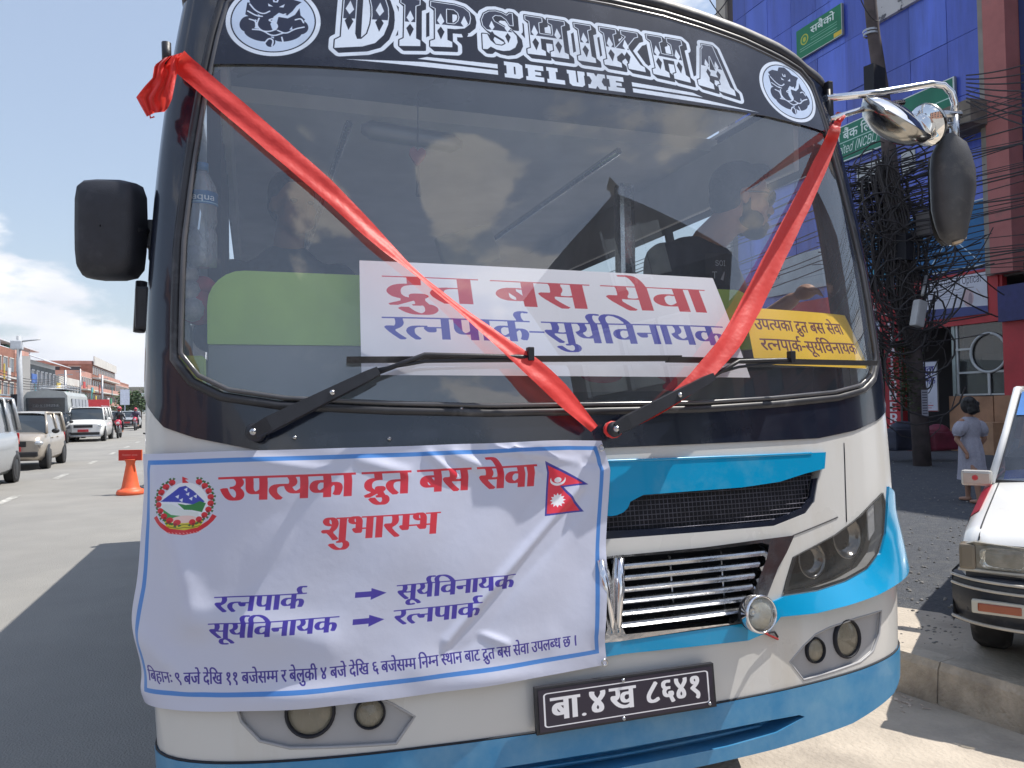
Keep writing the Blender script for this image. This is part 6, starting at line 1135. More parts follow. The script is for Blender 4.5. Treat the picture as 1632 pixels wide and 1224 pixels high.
# --- interior, parts of the bus
def at_y(px, py, y): return Vector(on_plane(px, py, (0, y, 0), (0, 1, 0)))
MB().grid([[Vector((-.955 + .02 * math.sin(y * 40), y, z)) for y in np.linspace(.36, 1.15, 40)] for z in (1.40, 2.40)]).build('added_glare_screen', mat('glare_screen_cloth', (.06, .055, .07), .9, var=.3), bus)  # added dark sheet, hides sky glare off the left side glass
green = mat('green_upholstery', (.38, .62, .10), .5, var=.12, scale=6, bump=.1, bscale=30); lime = mat('lime_panel', (.30, .45, .05), .5, var=.1)
grey_d = mat('grey_dash', (.20, .22, .23), .6, var=.1, scale=5, dirt=(.26, .27, .26), dscale=6)
route_m = mat('dash_board_print', (0, 0, 0), .6, var=.06, scale=4, image=print_sign('route'))
yd = .30
pL = at_y(332, 560, yd); pR = at_y(1185, 560, yd + .0); zt_ = at_y(450, 551, yd).z; zg = at_y(450, 434, yd).z
def rbox(x0, x1, z0, z1, r, y, d, m, name, par=None, **kw):
    P = []
    for cx, cz, a in ((x1 - r[1], z1 - r[1], 0), (x0 + r[0], z1 - r[0], 90), (x0 + r[3], z0 + r[3], 180), (x1 - r[2], z0 + r[2], 270)):
        rr = {0: r[1], 90: r[0], 180: r[3], 270: r[2]}[a]
        P += [(cx + rr * math.cos(R(a + t)), cz + rr * math.sin(R(a + t))) for t in range(0, 91, 15)]
    o = MB().prism(P, lambda u, v, w: Vector((u, y + w, v)), d).build(name, m, par, **kw); return o
rbox(pL.x, pR.x, 1.30, zt_, (.005, .005, .005, .005), yd, .10, grey_d, 'dashboard_front', bus)
rbox(pL.x - .002, pR.x + .03, zt_ + .002, zg, (.09, .06, .004, .004), yd - .004, .34, green, 'dashboard_pad', bus)
zq = [at_y(880, 588, yd - .03).z, at_y(880, 625, yd - .03).z]; xq = [at_y(880, 600, yd - .03).x, at_y(1120, 600, yd - .03).x]
mesh_obj('dashboard_number', [(xq[0], yd - .003, zq[1]), (xq[1], yd - .003, zq[1]), (xq[1], yd - .003, zq[1] + .16), (xq[0], yd - .003, zq[1] + .16)], [(0, 1, 2, 3)], route_m, bus, uvs=[(0, 0), (1, 0), (1, 1), (0, 1)])
b0 = at_y(270, 640, .22); b1 = at_y(326, 566, .22)
rbox(b0.x - .05, b1.x, b0.z - .1, b1.z, (.01, .01, .01, .01), .24, .2, lime, 'side_locker', bus)
b0 = at_y(262, 570, .35); b1 = at_y(302, 492, .35)
rbox(b0.x - .04, b1.x, b0.z - .1, b1.z, (.02, .05, .01, .01), .36, .1, grey_d, 'side_cover', bus)
MB().box((0, .42, 1.37), (2.0, .55, .06)).build('dashboard_shelf', grey_d, bus)
head_lin = mat('cabin_lining', (.55, .55, .56), .7, var=.15, scale=4)
MB().box((0, 3.9, 2.55), (1.9, 6.0, .05)).build('cabin_ceiling', head_lin, bus)
for s_ in (1, -1): MB().box((s_ * .93, 3.6, 2.42), (.02, 6.4, .24)).build('backdrop_lining', head_lin, bus)  # pale panels added to brighten the backdrop behind the man's head
sw = MB(); c = Vector((-.52, .62, 1.56)); sw.tube([c + Vector((.21 * math.cos(t), .08 * math.sin(t), .20 * math.sin(t) * .9)) for t in np.linspace(0, 2 * math.pi, 25)[:-1]], .014, 8, closed=True)
sw.tube([c + Vector((-.2, 0, 0)), c, c + Vector((.2, 0, 0))], .012, 6).tube([c, c + Vector((0, -.12, -.25))], .03, 8).build('steering_wheel', black_pl, bus)
seat_m = mat('seat_cover', (.09, .11, .17), .8, var=.3, scale=8)
for x, y in ((-.62, 1.35), (.30, 2.2), (-.7, 2.2), (.78, 2.2), (-.3, 3.1), (.3, 3.1), (.8, 3.1), (-.78, 3.1)):
    MB().box((x, y, 1.40), (.44, .12, .85), bev=.05).box((x, y - .22, 1.02), (.44, .44, .12), bev=.04).build('seat', seat_m, bus)
MB().box((.52, .9, 1.46), (.07, .06, 1.8), bev=.02).build('grab_pole', chrome_d, bus)
# interior mirror, visor and trinkets
vm = MB(); v0, v1 = at_y(575, 210, .45), at_y(735, 236, .45)
P = [v0 + (v1 - v0) * t for t in np.linspace(0, 1, 12)]
MB().tube([p + Vector((0, 0, .01)) for p in P], [.012] + [.028] * 10 + [.012], 10).build('interior_mirror', mat('interior_mirror_case', (.10, .11, .12), .3, .3), bus)
o0 = at_y(666, 150, .42); o1 = at_y(666, 248, .42)
t = MB().tube([o0, o1 + Vector((0, 0, .02))], .0018, 5).build('hanging_ornament', dark_in, label='small dark red heart charm hanging on a string behind the windscreen', cat='ornament')
hp = [(0, -1), (.55, -.45), (.95, .1), (.9, .55), (.5, .8), (.12, .62), (0, .4), (-.12, .62), (-.5, .8), (-.9, .55), (-.95, .1), (-.55, -.45)]
MB().prism([(u * .026, v * .032) for u, v in hp], lambda u, v, w: o1 + Vector((u, w, v)), .012).build('heart_charm', mat('charm_red', (.16, .02, .02), .35), t)
MB().tube([o1 - Vector((0, 0, .03)), o1 - Vector((0, 0, .12))], [.004, .008], 6).build('tassel', dark_in, t)
# ceiling grab rails further back
MB().tube([(-.55, .8, 2.45), (-.55, 5.5, 2.45)], .014, 6).build('ceiling_rail', chrome_d, bus); MB().tube([(.45, .8, 2.45), (.45, 5.5, 2.45)], .014, 6).build('ceiling_rail', chrome_d, bus)
# pale vent panel on the far bulkhead
v0 = at_y(700, 425, 1.6); v1 = at_y(790, 370, 1.6)
MB().box((v0 + v1) / 2, (abs(v1.x - v0.x), .05, abs(v1.z - v0.z)), ry=R(-18), bev=.01).build('vent_duct', mat('vent_plastic', (.42, .43, .42), .5), bus)
# water bottle upside the left pillar
bt = at_y(322, 262, .30); k = .9
prof = [(.013, .0), (.013, -.02), (.017, -.025), (.034, -.06), (.037, -.075), (.037, -.10), (.035, -.105), (.036, -.15), (.030, -.165), (.036, -.18), (.036, -.24), (.033, -.262), (.012, -.265), (.001, -.262)]
bb = MB().lathe(prof, bt, (0, 0, 1), 20).build('water_bottle', glass_mat('clear_plastic', (.86, .9, .95), 2.2, .25, (.6, .65, .72), .05, 8), label='clear plastic water bottle with a blue label standing in the left corner of the windscreen', cat='bottle')
MB().lathe([(.0155, .002), (.0155, -.018), (.001, .002)][:2] + [(.001, .003)], bt, (0, 0, 1), 14).build('bottle_cap', mat('cap_blue', (.05, .2, .5), .4), bb)
lab = []
for j, z in enumerate((-.075, -.108)):
    lab.append([bt + Vector((.0378 * math.sin(t), -.0378 * math.cos(t), z)) for t in np.linspace(-1.6, 1.6, 14)])
V = [p for r in lab for p in r]; UV = [(i / 13, 1 - j) for j in range(2) for i in range(14)]
mesh_obj('bottle_label', V, [(i, i + 14, i + 15, i + 1) for i in range(13)], mat('bottle_print', (0, 0, 0), .4, var=0, image=print_sign('bottle')), bb, smooth=True, uvs=UV)
bl = at_y(300, 380, .34)
bg_ = MB()
for i in range(5): bg_.ellipsoid(bl + Vector((.01 * math.sin(i * 2), 0, -i * .045)), (.035, .03, .035), 10, 6)
bg_.build('wrapped_bundle', mat('plastic_wrap', (.32, .33, .38), .25, var=.4, scale=30, bump=.6, bscale=40), label='crumpled clear plastic bundle under the water bottle beside the left pillar', cat='bundle')
rb_ = at_y(316, 488, .36)
MB().ellipsoid(rb_, (.05, .04, .05), 12, 8).ellipsoid(rb_ + Vector((.01, 0, .05)), (.035, .03, .03), 10, 6).build('red_flower_bundle', mat('dim_red', (.35, .03, .05), .7, var=.4, scale=20), label='small red cloth bundle on the ledge left of the green pad', cat='cloth')

# ------------------------------------------------------------------ people
skin_m = mat('skin', (.36, .19, .125), .5, var=.08, scale=12, bump=.05, bscale=80); hair_m = mat('black_hair', (.010, .009, .010), .55, var=.4, scale=60, bump=.5, bscale=140)
def remesh(mb, name, vox, m, parent=None, smooth=6, **kw):
    o = mb.build(name + '_raw', m); md = o.modifiers.new('r', 'REMESH'); md.mode = 'VOXEL'; md.voxel_size = vox; md.use_smooth_shade = True
    sm = o.modifiers.new('s', 'SMOOTH'); sm.iterations = smooth; sm.factor = .5
    bpy.context.view_layer.update(); dg = bpy.context.evaluated_depsgraph_get(); me = bpy.data.meshes.new_from_object(o.evaluated_get(dg)); me.name = name
    bpy.data.objects.remove(o)
    me.polygons.foreach_set('use_smooth', [True] * len(me.polygons)); n = bpy.data.objects.new(name, me); COL.objects.link(n)
    if parent: n.parent = parent
    return props(n, **kw)
def frame(pos, face, up=(0, 0, 1)):
    x = Vector(face).normalized(); up = Vector(up); y = up.cross(x).normalized(); z = x.cross(y)
    M = Matrix((x, y, z)).transposed(); p = Vector(pos)
    return (lambda a, b, c: p + M @ Vector((a, b, c))), M
def head_geo(mb, f, M, k=1.):
    E = lambda c, r, n=14, m=10: mb.ellipsoid(f(*[q * k for q in c]), [q * k for q in r], n, m, M)
    E((-.012, 0, .035), (.092, .074, .092), 20, 14); E((.012, 0, -.02), (.074, .062, .085), 18, 12)
    E((.040, 0, -.072), (.044, .040, .036)); E((.062, 0, -.090), (.024, .024, .020)); E((.066, 0, .030), (.022, .052, .018))
    mb.cap(f(.078 * k, 0, .018 * k), f(.100 * k, 0, -.022 * k), .009 * k, .014 * k); E((.086, .011, -.026), (.012, .009, .009), 8, 6); E((.086, -.011, -.026), (.012, .009, .009), 8, 6)
    E((.080, 0, -.050), (.014, .024, .008)); E((.079, 0, -.062), (.013, .021, .008))
    for s in (1, -1):
        E((.052, s * .040, -.020), (.028, .024, .026)); E((-.012, s * .076, -.004), (.018, .008, .030)); E((.02, s * .048, -.062), (.05, .016, .022))
def hair_geo(mb, f, M, k=1., full=0):
    E = lambda c, r: mb.ellipsoid(f(*[q * k for q in c]), [q * k for q in r], 18, 12, M)
    E((-.024, 0, .052), (.094, .082, .086)); E((-.050, 0, .010), (.062, .078, .070)); E((.030, 0, .098), (.05, .055, .032))
    if full: E((-.06, 0, -.03), (.05, .07, .06))
def eyes(f, M, par, k=1.):
    for s in (1, -1):
        MB().ellipsoid(f(.077 * k, s * .030 * k, .006 * k), (.008 * k, .014 * k, .008 * k), 10, 6, M).build('eye', mat_eye, par)
mat_eye = mat('eye_dark', (.03, .025, .025), .2)

# man with sunglasses standing by the right window, seen in profile
pp = Vector(at_y(1183, 322, .55)); face = Vector((.93, -.30, -.12)); f, M = frame(pp, face, (.12, 0, 1))
ch = Vector(at_y(1105, 452, .70)); 
p1 = empty('person', (ch.x, ch.y, 1.0), 'man in dark T-shirt and sunglasses, in profile behind the right half of the windscreen', 'person')
def local(o, root): o.parent = root; o.matrix_parent_inverse = root.matrix_world.inverted(); return o
bpy.context.view_layer.update()
mb = MB(); head_geo(mb, f, M, 1.06)
neck = f(-.03, 0, -.10); sh = Vector(at_y(1118, 398, .68)); hip = Vector((ch.x - .03, ch.y + .15, .95))
mb.cap(f(-.025, 0, -.05), sh + Vector((.03, 0, .03)), .058, .066); mb.ellipsoid(sh + Vector((-.02, .02, -.12)), (.16, .12, .17)); mb.ellipsoid((sh + hip) / 2, (.15, .12, .24))
mb.ellipsoid(hip, (.16, .13, .14))
shR, shL = sh + Vector((.14, .10, -.05)), sh + Vector((-.17, -.02, -.06))
elR, elL = shR + Vector((.12, -.02, -.24)), shL + Vector((-.04, -.02, -.27))
mb.cap(shR, elR, .052, .042).cap(elR, elR + Vector((.06, -.18, .10)), .040, .028).ellipsoid(elR + Vector((.07, -.24, .12)), (.028, .05, .03)).cap(shL, elL, .052, .042).cap(elL, elL + Vector((.16, -.12, -.08)), .040, .028).ellipsoid(elL + Vector((.20, -.15, -.09)), (.045, .03, .025))
for fx in (-1, 0, 1, 2): mb.cap(elR + Vector((.06 + .012 * fx, -.26, .13)), elR + Vector((.06 + .014 * fx, -.31, .12 - .006 * fx * fx)), .009, .007, 6)
for s in (-.08, .09): mb.cap(hip + Vector((s, 0, -.05)), Vector((hip.x + s, hip.y, .70)), .085, .07)
local(remesh(mb, 'body', .0065, skin_m), p1)
mb = MB(); hair_geo(mb, f, M, 1.06); mb.ellipsoid(f(.045, 0, .122), (.05, .045, .022)); local(remesh(mb, 'hair', .007, hair_m, smooth=3), p1)
mb = MB(); 
for c, r in (((.052, 0, -.098), (.040, .044, .026)), ((.082, 0, -.078), (.016, .026, .018)), ((.090, 0, -.040), (.010, .026, .006)), ((.022, .050, -.070), (.044, .016, .034)), ((.022, -.050, -.070), (.044, .016, .034)), ((-.002, .066, -.03), (.014, .010, .04)), ((-.002, -.066, -.03), (.014, .010, .04))): mb.ellipsoid(f(*[q * 1.06 for q in c]), [q * 1.06 for q in r], 14, 10, M)
local(remesh(mb, 'beard', .006, mat('beard_hair', (.02, .016, .016), .8, var=.4, scale=80), smooth=3), p1)
mb = MB()
for s in (1, -1): mb.ellipsoid(f(.094, s * .034, .012), (.010, .034, .027), 16, 10, M); mb.tube([f(.092, s * .060, .018), f(.05, s * .080, .018), f(-.02, s * .084, .010)], .0035, 6)
mb.tube([f(.098, .01, .016), f(.101, 0, .018), f(.098, -.01, .016)], .003, 6)
local(mb.build('sunglasses', mat('dark_lens', (.008, .008, .01), .06, coat=.5)), p1)
mb = MB(); mb.ellipsoid(sh + Vector((-.02, .02, -.11)), (.185, .14, .165)).ellipsoid((sh + hip) / 2, (.175, .14, .27)).cap(shR, shR + (elR - shR) * .62, .075, .066).cap(shL, shL + (elL - shL) * .62, .076, .066).cap(shL + Vector((.02, 0, .01)), shR, .07, .07)
navy = mat('navy_cotton', (.010, .012, .024), .85, var=.3, scale=10, bump=.15, bscale=30)
local(remesh(mb, 'tee_shirt', .010, navy, smooth=4), p1)
tq = [at_y(px, py, .0) for px, py in ()]
cc_ = Vector(at_y(1140, 432, sh.y - .155)); pr = [[cc_ + Vector((u * .11, -.012 - .03 * (1 - (u * 1.6) ** 2) + .0, v * .11)) for u in np.linspace(-.5, .5, 8)] for v in (-.5, 0, .5)]
V = [p for r in pr for p in r]; o = mesh_obj('shirt_print', V, [(j * 8 + i, j * 8 + i + 1, (j + 1) * 8 + i + 1, (j + 1) * 8 + i) for j in range(2) for i in range(7)], mat('shirt_print_m', (0, 0, 0), .8, var=0, image=print_sign('shirt')), smooth=True, uvs=[(i / 7, j / 2) for j in range(3) for i in range(8)]); local(o, p1)
# driver, dim behind the glass
pp = Vector(at_y(468, 330, 1.05)); f, M = frame(pp, (.35, -1, -.05))
p2 = empty('person', (pp.x, 1.2, 1.0), 'dark-haired driver in a dark jacket seated behind the left half of the windscreen', 'person'); bpy.context.view_layer.update()
mb = MB(); head_geo(mb, f, M, 1.0); sh = pp + Vector((-.02, .05, -.215)); mb.cap(f(-.02, 0, -.05), sh + Vector((0, 0, .04)), .052, .060).ellipsoid(sh + Vector((0, .03, -.16)), (.17, .12, .20)).ellipsoid(sh + Vector((0, .04, -.40)), (.16, .13, .16))
hands = []
for s in (-1, 1):
    a = sh + Vector((s * .18, 0, -.04)); e = a + Vector((s * .08, -.14, -.22)); h = Vector((-.52 + s * .17, .66, 1.62))
    mb.cap(a, e, .055, .042).cap(e, h, .040, .028).ellipsoid(h + Vector((0, -.02, .0)), (.04, .035, .03)); hands.append((a, e, h))
    for q in range(4): mb.cap(h + Vector((-.02 + q * .013, -.03, .01)), h + Vector((-.02 + q * .013, -.05, -.02)), .009, .007, 6)
    mb.cap(sh + Vector((s * .09, -.02, -.46)), sh + Vector((s * .12, -.42, -.48)), .085, .065).cap(sh + Vector((s * .12, -.42, -.48)), sh + Vector((s * .12, -.5, -.72)), .06, .045)
local(remesh(mb, 'body', .009, skin_m), p2)
mb = MB(); hair_geo(mb, f, M); local(remesh(mb, 'hair', .008, hair_m, smooth=3), p2); eyes(f, M, p2); 
for o in list(p2.children):
    if o.name.startswith('eye'): o.matrix_parent_inverse = p2.matrix_world.inverted()
mb = MB(); mb.ellipsoid(sh + Vector((0, .03, -.13)), (.235, .155, .20)).ellipsoid(sh + Vector((0, .04, -.38)), (.21, .16, .20)).ellipsoid(sh + Vector((0, .01, .035)), (.10, .085, .06))
for a, e, h in hands: mb.cap(a, e, .072, .056).cap(e, e + (h - e) * .8, .055, .042)
local(remesh(mb, 'jacket', .012, mat('dark_jacket', (.02, .03, .045), .8, var=.8, scale=24), smooth=4), p2)

# ------------------------------------------------------------------ ground, kerb, road
SD = Vector((-.048, 1, 0)).normalized(); SNv = Vector((SD.y, -SD.x, 0))       # along the street, to its right
asphalt = mat('asphalt', (.265, .256, .238), .85, var=.08, scale=1.2, dirt=(.21, .205, .195), dscale=.35, dmin=.42, dmax=.7, bump=.5, bscale=90, bdist=.02)
concrete = mat('roadside_concrete', (.44, .385, .32), .9, var=.14, scale=3, dirt=(.30, .26, .22), dscale=1.6, dmin=.5, dmax=.72, bump=.5, bscale=40, bdist=.02)
kerb_m = mat('kerb_concrete', (.48, .42, .345), .9, var=.16, scale=5, dirt=(.20, .17, .14), dscale=3, dmin=.5, dmax=.75, bump=.6, bscale=50, bdist=.02)
gravel_m = mat('gravel', (.098, .106, .122), .95, var=.22, scale=30, dirt=(.19, .188, .18), dscale=9, dmin=.5, dmax=.85, bump=1, bscale=120, bdist=.03)
def sheet_xy(name, pts, z, m, **kw): return mesh_obj(name, [(p[0], p[1], z) for p in pts], [tuple(range(len(pts)))], m, **kw)
sheet_xy('road', [(-3000, -400), (3000, -400), (3000, 4500), (-3000, 4500)], 0, asphalt, kind='structure')
KH = .20
k1 = Vector(on_ground(1424, 1100, 0)); k2 = Vector(on_ground(1632, 1173, 0)); kd = (k1 - k2).normalized(); kn = Vector((kd.y, -kd.x, 0))   # kn points away from the road
if kn.x < 0: kn = -kn
print('kerb', k1, k2, kd)
# the kerb runs towards the camera a little outwards; beyond the bus nose it follows the street
ka = k1 + kd * 1.2; kb = ka + SD * 60; kc = k2 - kd * 9
sheet_xy('roadside_apron', [tuple(k1 + kd * .8 - kn * .0), tuple(kc), tuple(kc - kn * 3.2), (-.5, -2.4), (.25, .9), (.9, 2.2), tuple(k1 + kd * .9 - kn * .5)], .004, concrete, kind='structure')
sheet_xy('pavement', [tuple(ka + kn * .14), tuple(kc + kn * .14), tuple(kc + kn * 1.4), tuple(k2 + kn * 1.3), tuple(Vector(on_ground(1560, 1000, KH))), tuple(Vector(on_ground(1500, 978, KH))), tuple(Vector(on_ground(1430, 968, KH))), tuple(ka + kn * .7)], KH + .004, concrete, kind='structure')
yard = [tuple(kb + kn * .14), tuple(ka + kn * .14), tuple(kc + kn * .14), tuple(kc + Vector((60, -10, 0))), tuple(kb + Vector((60, 60, 0)))]
sheet_xy('gravel_yard', yard, KH - .0, gravel_m, kind='structure')
kr = empty('kerb', tuple(k1)); kr['kind'] = 'structure'; kr['label'] = 'raised concrete kerb beside the bus'
del kr['label']
pos = -8.8
while pos < (ka - k2).length + 30:
    ln = .92
    def kpt(t):
        Lk = (ka - k2).length
        return k2 + kd * t if t < Lk else ka + SD * (t - Lk)
    a, b = kpt(pos + .002), kpt(pos + ln - .002); d = (b - a).normalized(); nrm = Vector((d.y, -d.x, 0)); nrm = nrm if nrm.x > 0 else -nrm; j = random.uniform(-.006, .006)
    V = []
    for q in (a, b):
        V += [q + nrm * j, q + nrm * (.015 + j) + Vector((0, 0, KH - .03)), q + nrm * (.035 + j) + Vector((0, 0, KH + .006)), q + nrm * .145 + Vector((0, 0, KH + .008)), q + nrm * .145]
    o = mesh_obj('kerb_stone', [v - k1 for v in V], [(0, 1, 6, 5), (1, 2, 7, 6), (2, 3, 8, 7), (3, 4, 9, 8), (4, 3, 2, 1, 0), (5, 6, 7, 8, 9)], kerb_m, kr)
    pos += ln
# loose stones on the yard and by the kerb
mb = MB()
for i in range(500):
    px, py = random.uniform(1420, 1640), 735 + 250 * random.random() ** 1.2
    g = Vector(on_ground(px, py, KH)); s = random.uniform(.004, .016); g.z += s * .3
    mb.ellipsoid(g, (s, s * random.uniform(.6, 1), s * .6), 5, 3)
for i in range(36):
    g = Vector(on_ground(random.uniform(1432, 1530), random.uniform(985, 1030), KH + .004)); s = random.uniform(.004, .014); mb.ellipsoid(g, (s, s * .8, s * .5), 5, 3)
mb.build('loose_stones', mat('stone_chips', (.24, .23, .22), .9, var=.5, scale=20), kind='stuff')
mb = MB()
for i in range(26):
    g = Vector(on_ground(random.uniform(1425, 1500), random.uniform(1100, 1135), .006)); s = random.uniform(.006, .02)
    mb.box(g, (s * 2, s, .004), rz=random.random() * 3, rx=.2)
mb.build('litter_scraps', mat('rubble_pale', (.5, .42, .36), .9, var=.4, scale=30), kind='stuff')
# lane dashes
paint = mat('road_paint', (.55, .54, .50), .8, var=.2, scale=8, dirt=(.19, .185, .175), dscale=6, dmin=.38, dmax=.62)
dA = Vector(on_ground(147, 737)); dB = Vector(on_ground(90, 760)); print('dash', dA, dB)
for k in range(-3, 7):
    c = dA + SD * (dA - dB).length * k * .98; c.z = .004
    V = [c + SNv * sx * .07 + SD * sy * .75 for sx, sy in ((-1, -1), (1, -1), (1, 1), (-1, 1))]
    mesh_obj('lane_dash', V, [(0, 1, 2, 3)], paint, kind='structure')

# ------------------------------------------------------------------ building on the right with its signs
FX = 16.0; F0 = Vector((FX, 10, 0))
def FP(px, py):
    p = Vector(on_plane(px, py, F0, SNv)); return ((p - F0).dot(SD), p.z)
def fac(s, z, out=0.): return F0 + SD * s - SNv * out + Vector((0, 0, z))
def fbox(mb, s0, s1, z0, z1, o0, o1):
    V = [fac(s, z, o) for z in (z0, z1) for o in (o0, o1) for s in (s0, s1)]
    return mb.add(V, [(0, 1, 3, 2), (4, 6, 7, 5), (0, 4, 5, 1), (2, 3, 7, 6), (0, 2, 6, 4), (1, 5, 7, 3)])
def sp_(px, z=3.): return FP(px, 500)[0]
SX = {p: FP(p, 300)[0] for p in (1165, 1212, 1240, 1290, 1341, 1400, 1420, 1478, 1535, 1583, 1620, 1632)}
print('facade s', {k: round(v, 2) for k, v in SX.items()})
def fsign(name, pl, pr, ptop, pbot, at, kind, label, rough=.5, out=.12, cat='sign', flip=False, thick=.08, at2=None):
    """sign board on the front: px of its two ends, top and bottom measured at px = at"""
    s0, s1 = FP(pl, 400)[0], FP(pr, 400)[0]; zt, zb_ = FP(at, ptop)[1], FP(at, pbot)[1]
    m = print_mats.get(kind) or print_mats.setdefault(kind, mat(kind + '_face', (0, 0, 0), rough, var=.12, scale=2, image=print_sign(kind)))
    mb = MB(); fbox(mb, s0, s1, zb_, zt, out - thick, out); o = mb.build(name, frame_m, label=label, cat=cat)
    V = [fac(s0, zb_, out + .004), fac(s1, zb_, out + .004), fac(s1, zt, out + .004), fac(s0, zt, out + .004)]
    mesh_obj('sign_face', V, [(0, 1, 2, 3)], m, o, uvs=[(0, 0), (1, 0), (1, 1), (0, 1)]); return o
print_mats = {}
frame_m = mat('sign_frame', (.30, .31, .32), .5, .3)
bld = empty('shop_building', tuple(F0), 'tall building with blue glazed upper floors above red-fronted shops on the right', 'building')
def B(mb, name, m, par=bld):
    o = mb.build(name, m); o.parent = par; o.matrix_parent_inverse = Matrix.Translation(-F0); return o
wall_d = mat('dark_render', (.10, .085, .085), .9, var=.25, scale=2, dirt=(.05, .045, .05), dscale=1)
sA, sB = FP(1166, 300)[0], FP(1584, 300)[0]
mb = MB(); fbox(mb, sB - 14, sA, KH - .2, 17, -9, -3.2); B(mb, 'back_wall', mat('dark_interior_wall', (.03, .028, .032), .9, var=.3, scale=1))
mb = MB(); fbox(mb, sB - 14, sA, 16.8, 17.2, -9.5, .3); fbox(mb, sB - 14, sA, 4.35, 4.6, -3.2, .0); fbox(mb, sA - .3, sA, KH, 17, -9, .0); B(mb, 'floor_slab', wall_d)
mb = MB(); fbox(mb, sA - .01, sA + .5, KH, 17.5, -9, .12); B(mb, 'end_wall', mat('cream_render', (.42, .38, .33), .8, var=.15, scale=1))
# blue panels, one by one
bl = [mat('blue_panel_%s' % n, c, .22, .0, var=.22, scale=1.3, coat=.3, bump=.2, bscale=2.2, bdist=.08, dirt=tuple(q * .5 for q in c), dscale=2.2, dmin=.48, dmax=.8, streak=True) for n, c in (('a', (.075, .12, .56)), ('b', (.060, .098, .47)), ('c', (.09, .15, .64)))]
zz = [4.6, 6.1, 7.6, 9.0, 10.5, 12.0, 13.5, 15.0, 16.8]; ss = np.arange(sB, sA - .3, 1.105)
for j in range(len(zz) - 1):
    for i in range(len(ss)):
        s0, s1 = ss[i], min(ss[i] + 1.10, sA - .3)
        if s1 - s0 < .2: continue
        mb = MB(); o_ = random.uniform(0, .02); fbox(mb, s0 + .006, s1 - .002, zz[j] + .008, zz[j + 1] - .008, -.05, o_); B(mb, 'glass_panel', bl[(i * 2 + j * 3 + (i * j) % 2) % 3])
mb = MB(); fbox(mb, sB, sA - .3, 4.6, 16.8, -.12, -.055); B(mb, 'mullion_backing', mat('mullion_dark', (.03, .045, .2), .5))
# pillars beside it
redp = mat('red_brown_column', (.42, .15, .14), .75, var=.15, scale=2, dirt=(.28, .13, .12), dscale=2); greyp = mat('pale_column', (.30, .28, .25), .8, var=.2, scale=2)
s0, s1 = FP(1620, 100)[0], FP(1584, 100)[0]
mb = MB(); fbox(mb, s0, s1, 4.4, 17, -.4, .35); B(mb, 'column', redp)
s2 = FP(1570, 100)[0]; mb = MB(); fbox(mb, s1, s2, 4.4, 17, -.4, .22); B(mb, 'column', greyp)
mb = MB()
for k in range(7): fbox(mb, s1 + .04, s1 + .07, 5, 16, .22, .26) if k == 0 else None
mb = MB(); fbox(mb, sB - 14, s0 - .02, 4.6, 17, -2, -.1); B(mb, 'side_wall', mat('deep_blue_wall', (.03, .05, .16), .5, var=.3, scale=1))
zq = FP(1560, 175)[1]; zq2 = FP(1560, 212)[1]
mb = MB(); fbox(mb, FP(1590, 190)[0], FP(1500, 190)[0], zq2, zq, .0, .9); B(mb, 'balcony', mat('weathered_ledge', (.20, .17, .14), .9, var=.3, scale=3))
# red shop fronts
red_f = mat('red_shopfront', (.50, .04, .05), .55, var=.15, scale=2, dirt=(.28, .05, .06), dscale=2)
zf1, zf0 = FP(1590, 425)[1], FP(1590, 512)[1]
mb = MB(); fbox(mb, FP(1601, 480)[0], FP(1250, 480)[0], zf0, zf1, -.1, .06); B(mb, 'fascia', red_f)
mb = MB(); fbox(mb, FP(1640, 600)[0], FP(1603, 600)[0], KH, zf0, -.3, .06); B(mb, 'shop_pillar', red_f)
mb = MB(); fbox(mb, FP(1600, 600)[0], FP(1583, 600)[0] - .0, zf0, zf1 + .9, -.1, .1); B(mb, 'shop_pillar', red_f)
mb = MB(); fbox(mb, FP(1436, 600)[0], FP(1411, 600)[0], KH, zf0, -.2, .02); B(mb, 'shop_pillar', red_f)
mb = MB(); fbox(mb, FP(1524, 600)[0], FP(1519, 600)[0], KH, zf0, -.3, .02); B(mb, 'door_post', mat('grey_green_frame', (.36, .42, .40), .5))
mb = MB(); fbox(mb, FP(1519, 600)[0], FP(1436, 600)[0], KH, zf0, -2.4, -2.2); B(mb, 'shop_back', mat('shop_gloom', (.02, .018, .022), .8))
# steps and counter of boards
for k in range(3):
    mb = MB(); fbox(mb, FP(1519, 600)[0], FP(1405, 600)[0], KH, KH + .17 * (k + 1), -.2, 1.0 - .3 * k); B(mb, 'step', mat('red_step_%d' % k, (.17, .045, .05), .8, var=.3, scale=3))
brown = mat('packing_board', (.40, .22, .13), .8, var=.2, scale=3, dirt=(.28, .15, .10), dscale=3)
zc = FP(1560, 630)[1]; zc2 = FP(1560, 655)[1]
s0 = FP(1640, 650)[0] - 1; s1 = FP(1519, 650)[0]; n = 5
for k in range(n):
    a = s0 + (s1 - s0) * k / n; b = s0 + (s1 - s0) * (k + 1) / n - .02; mb = MB(); fbox(mb, a, b, KH, zc - random.uniform(0, .04), .05, .12 + random.uniform(0, .04)); B(mb, 'counter_board', brown)
crate = MB(); fbox(crate, FP(1626, 670)[0], FP(1576, 670)[0], KH, FP(1600, 672)[1], .3, .9); 
crate.build('cardboard_box', mat('cardboard', (.46, .27, .16), .85, var=.15, scale=4), label='brown cardboard box on the ground in front of the shop counter', cat='box')
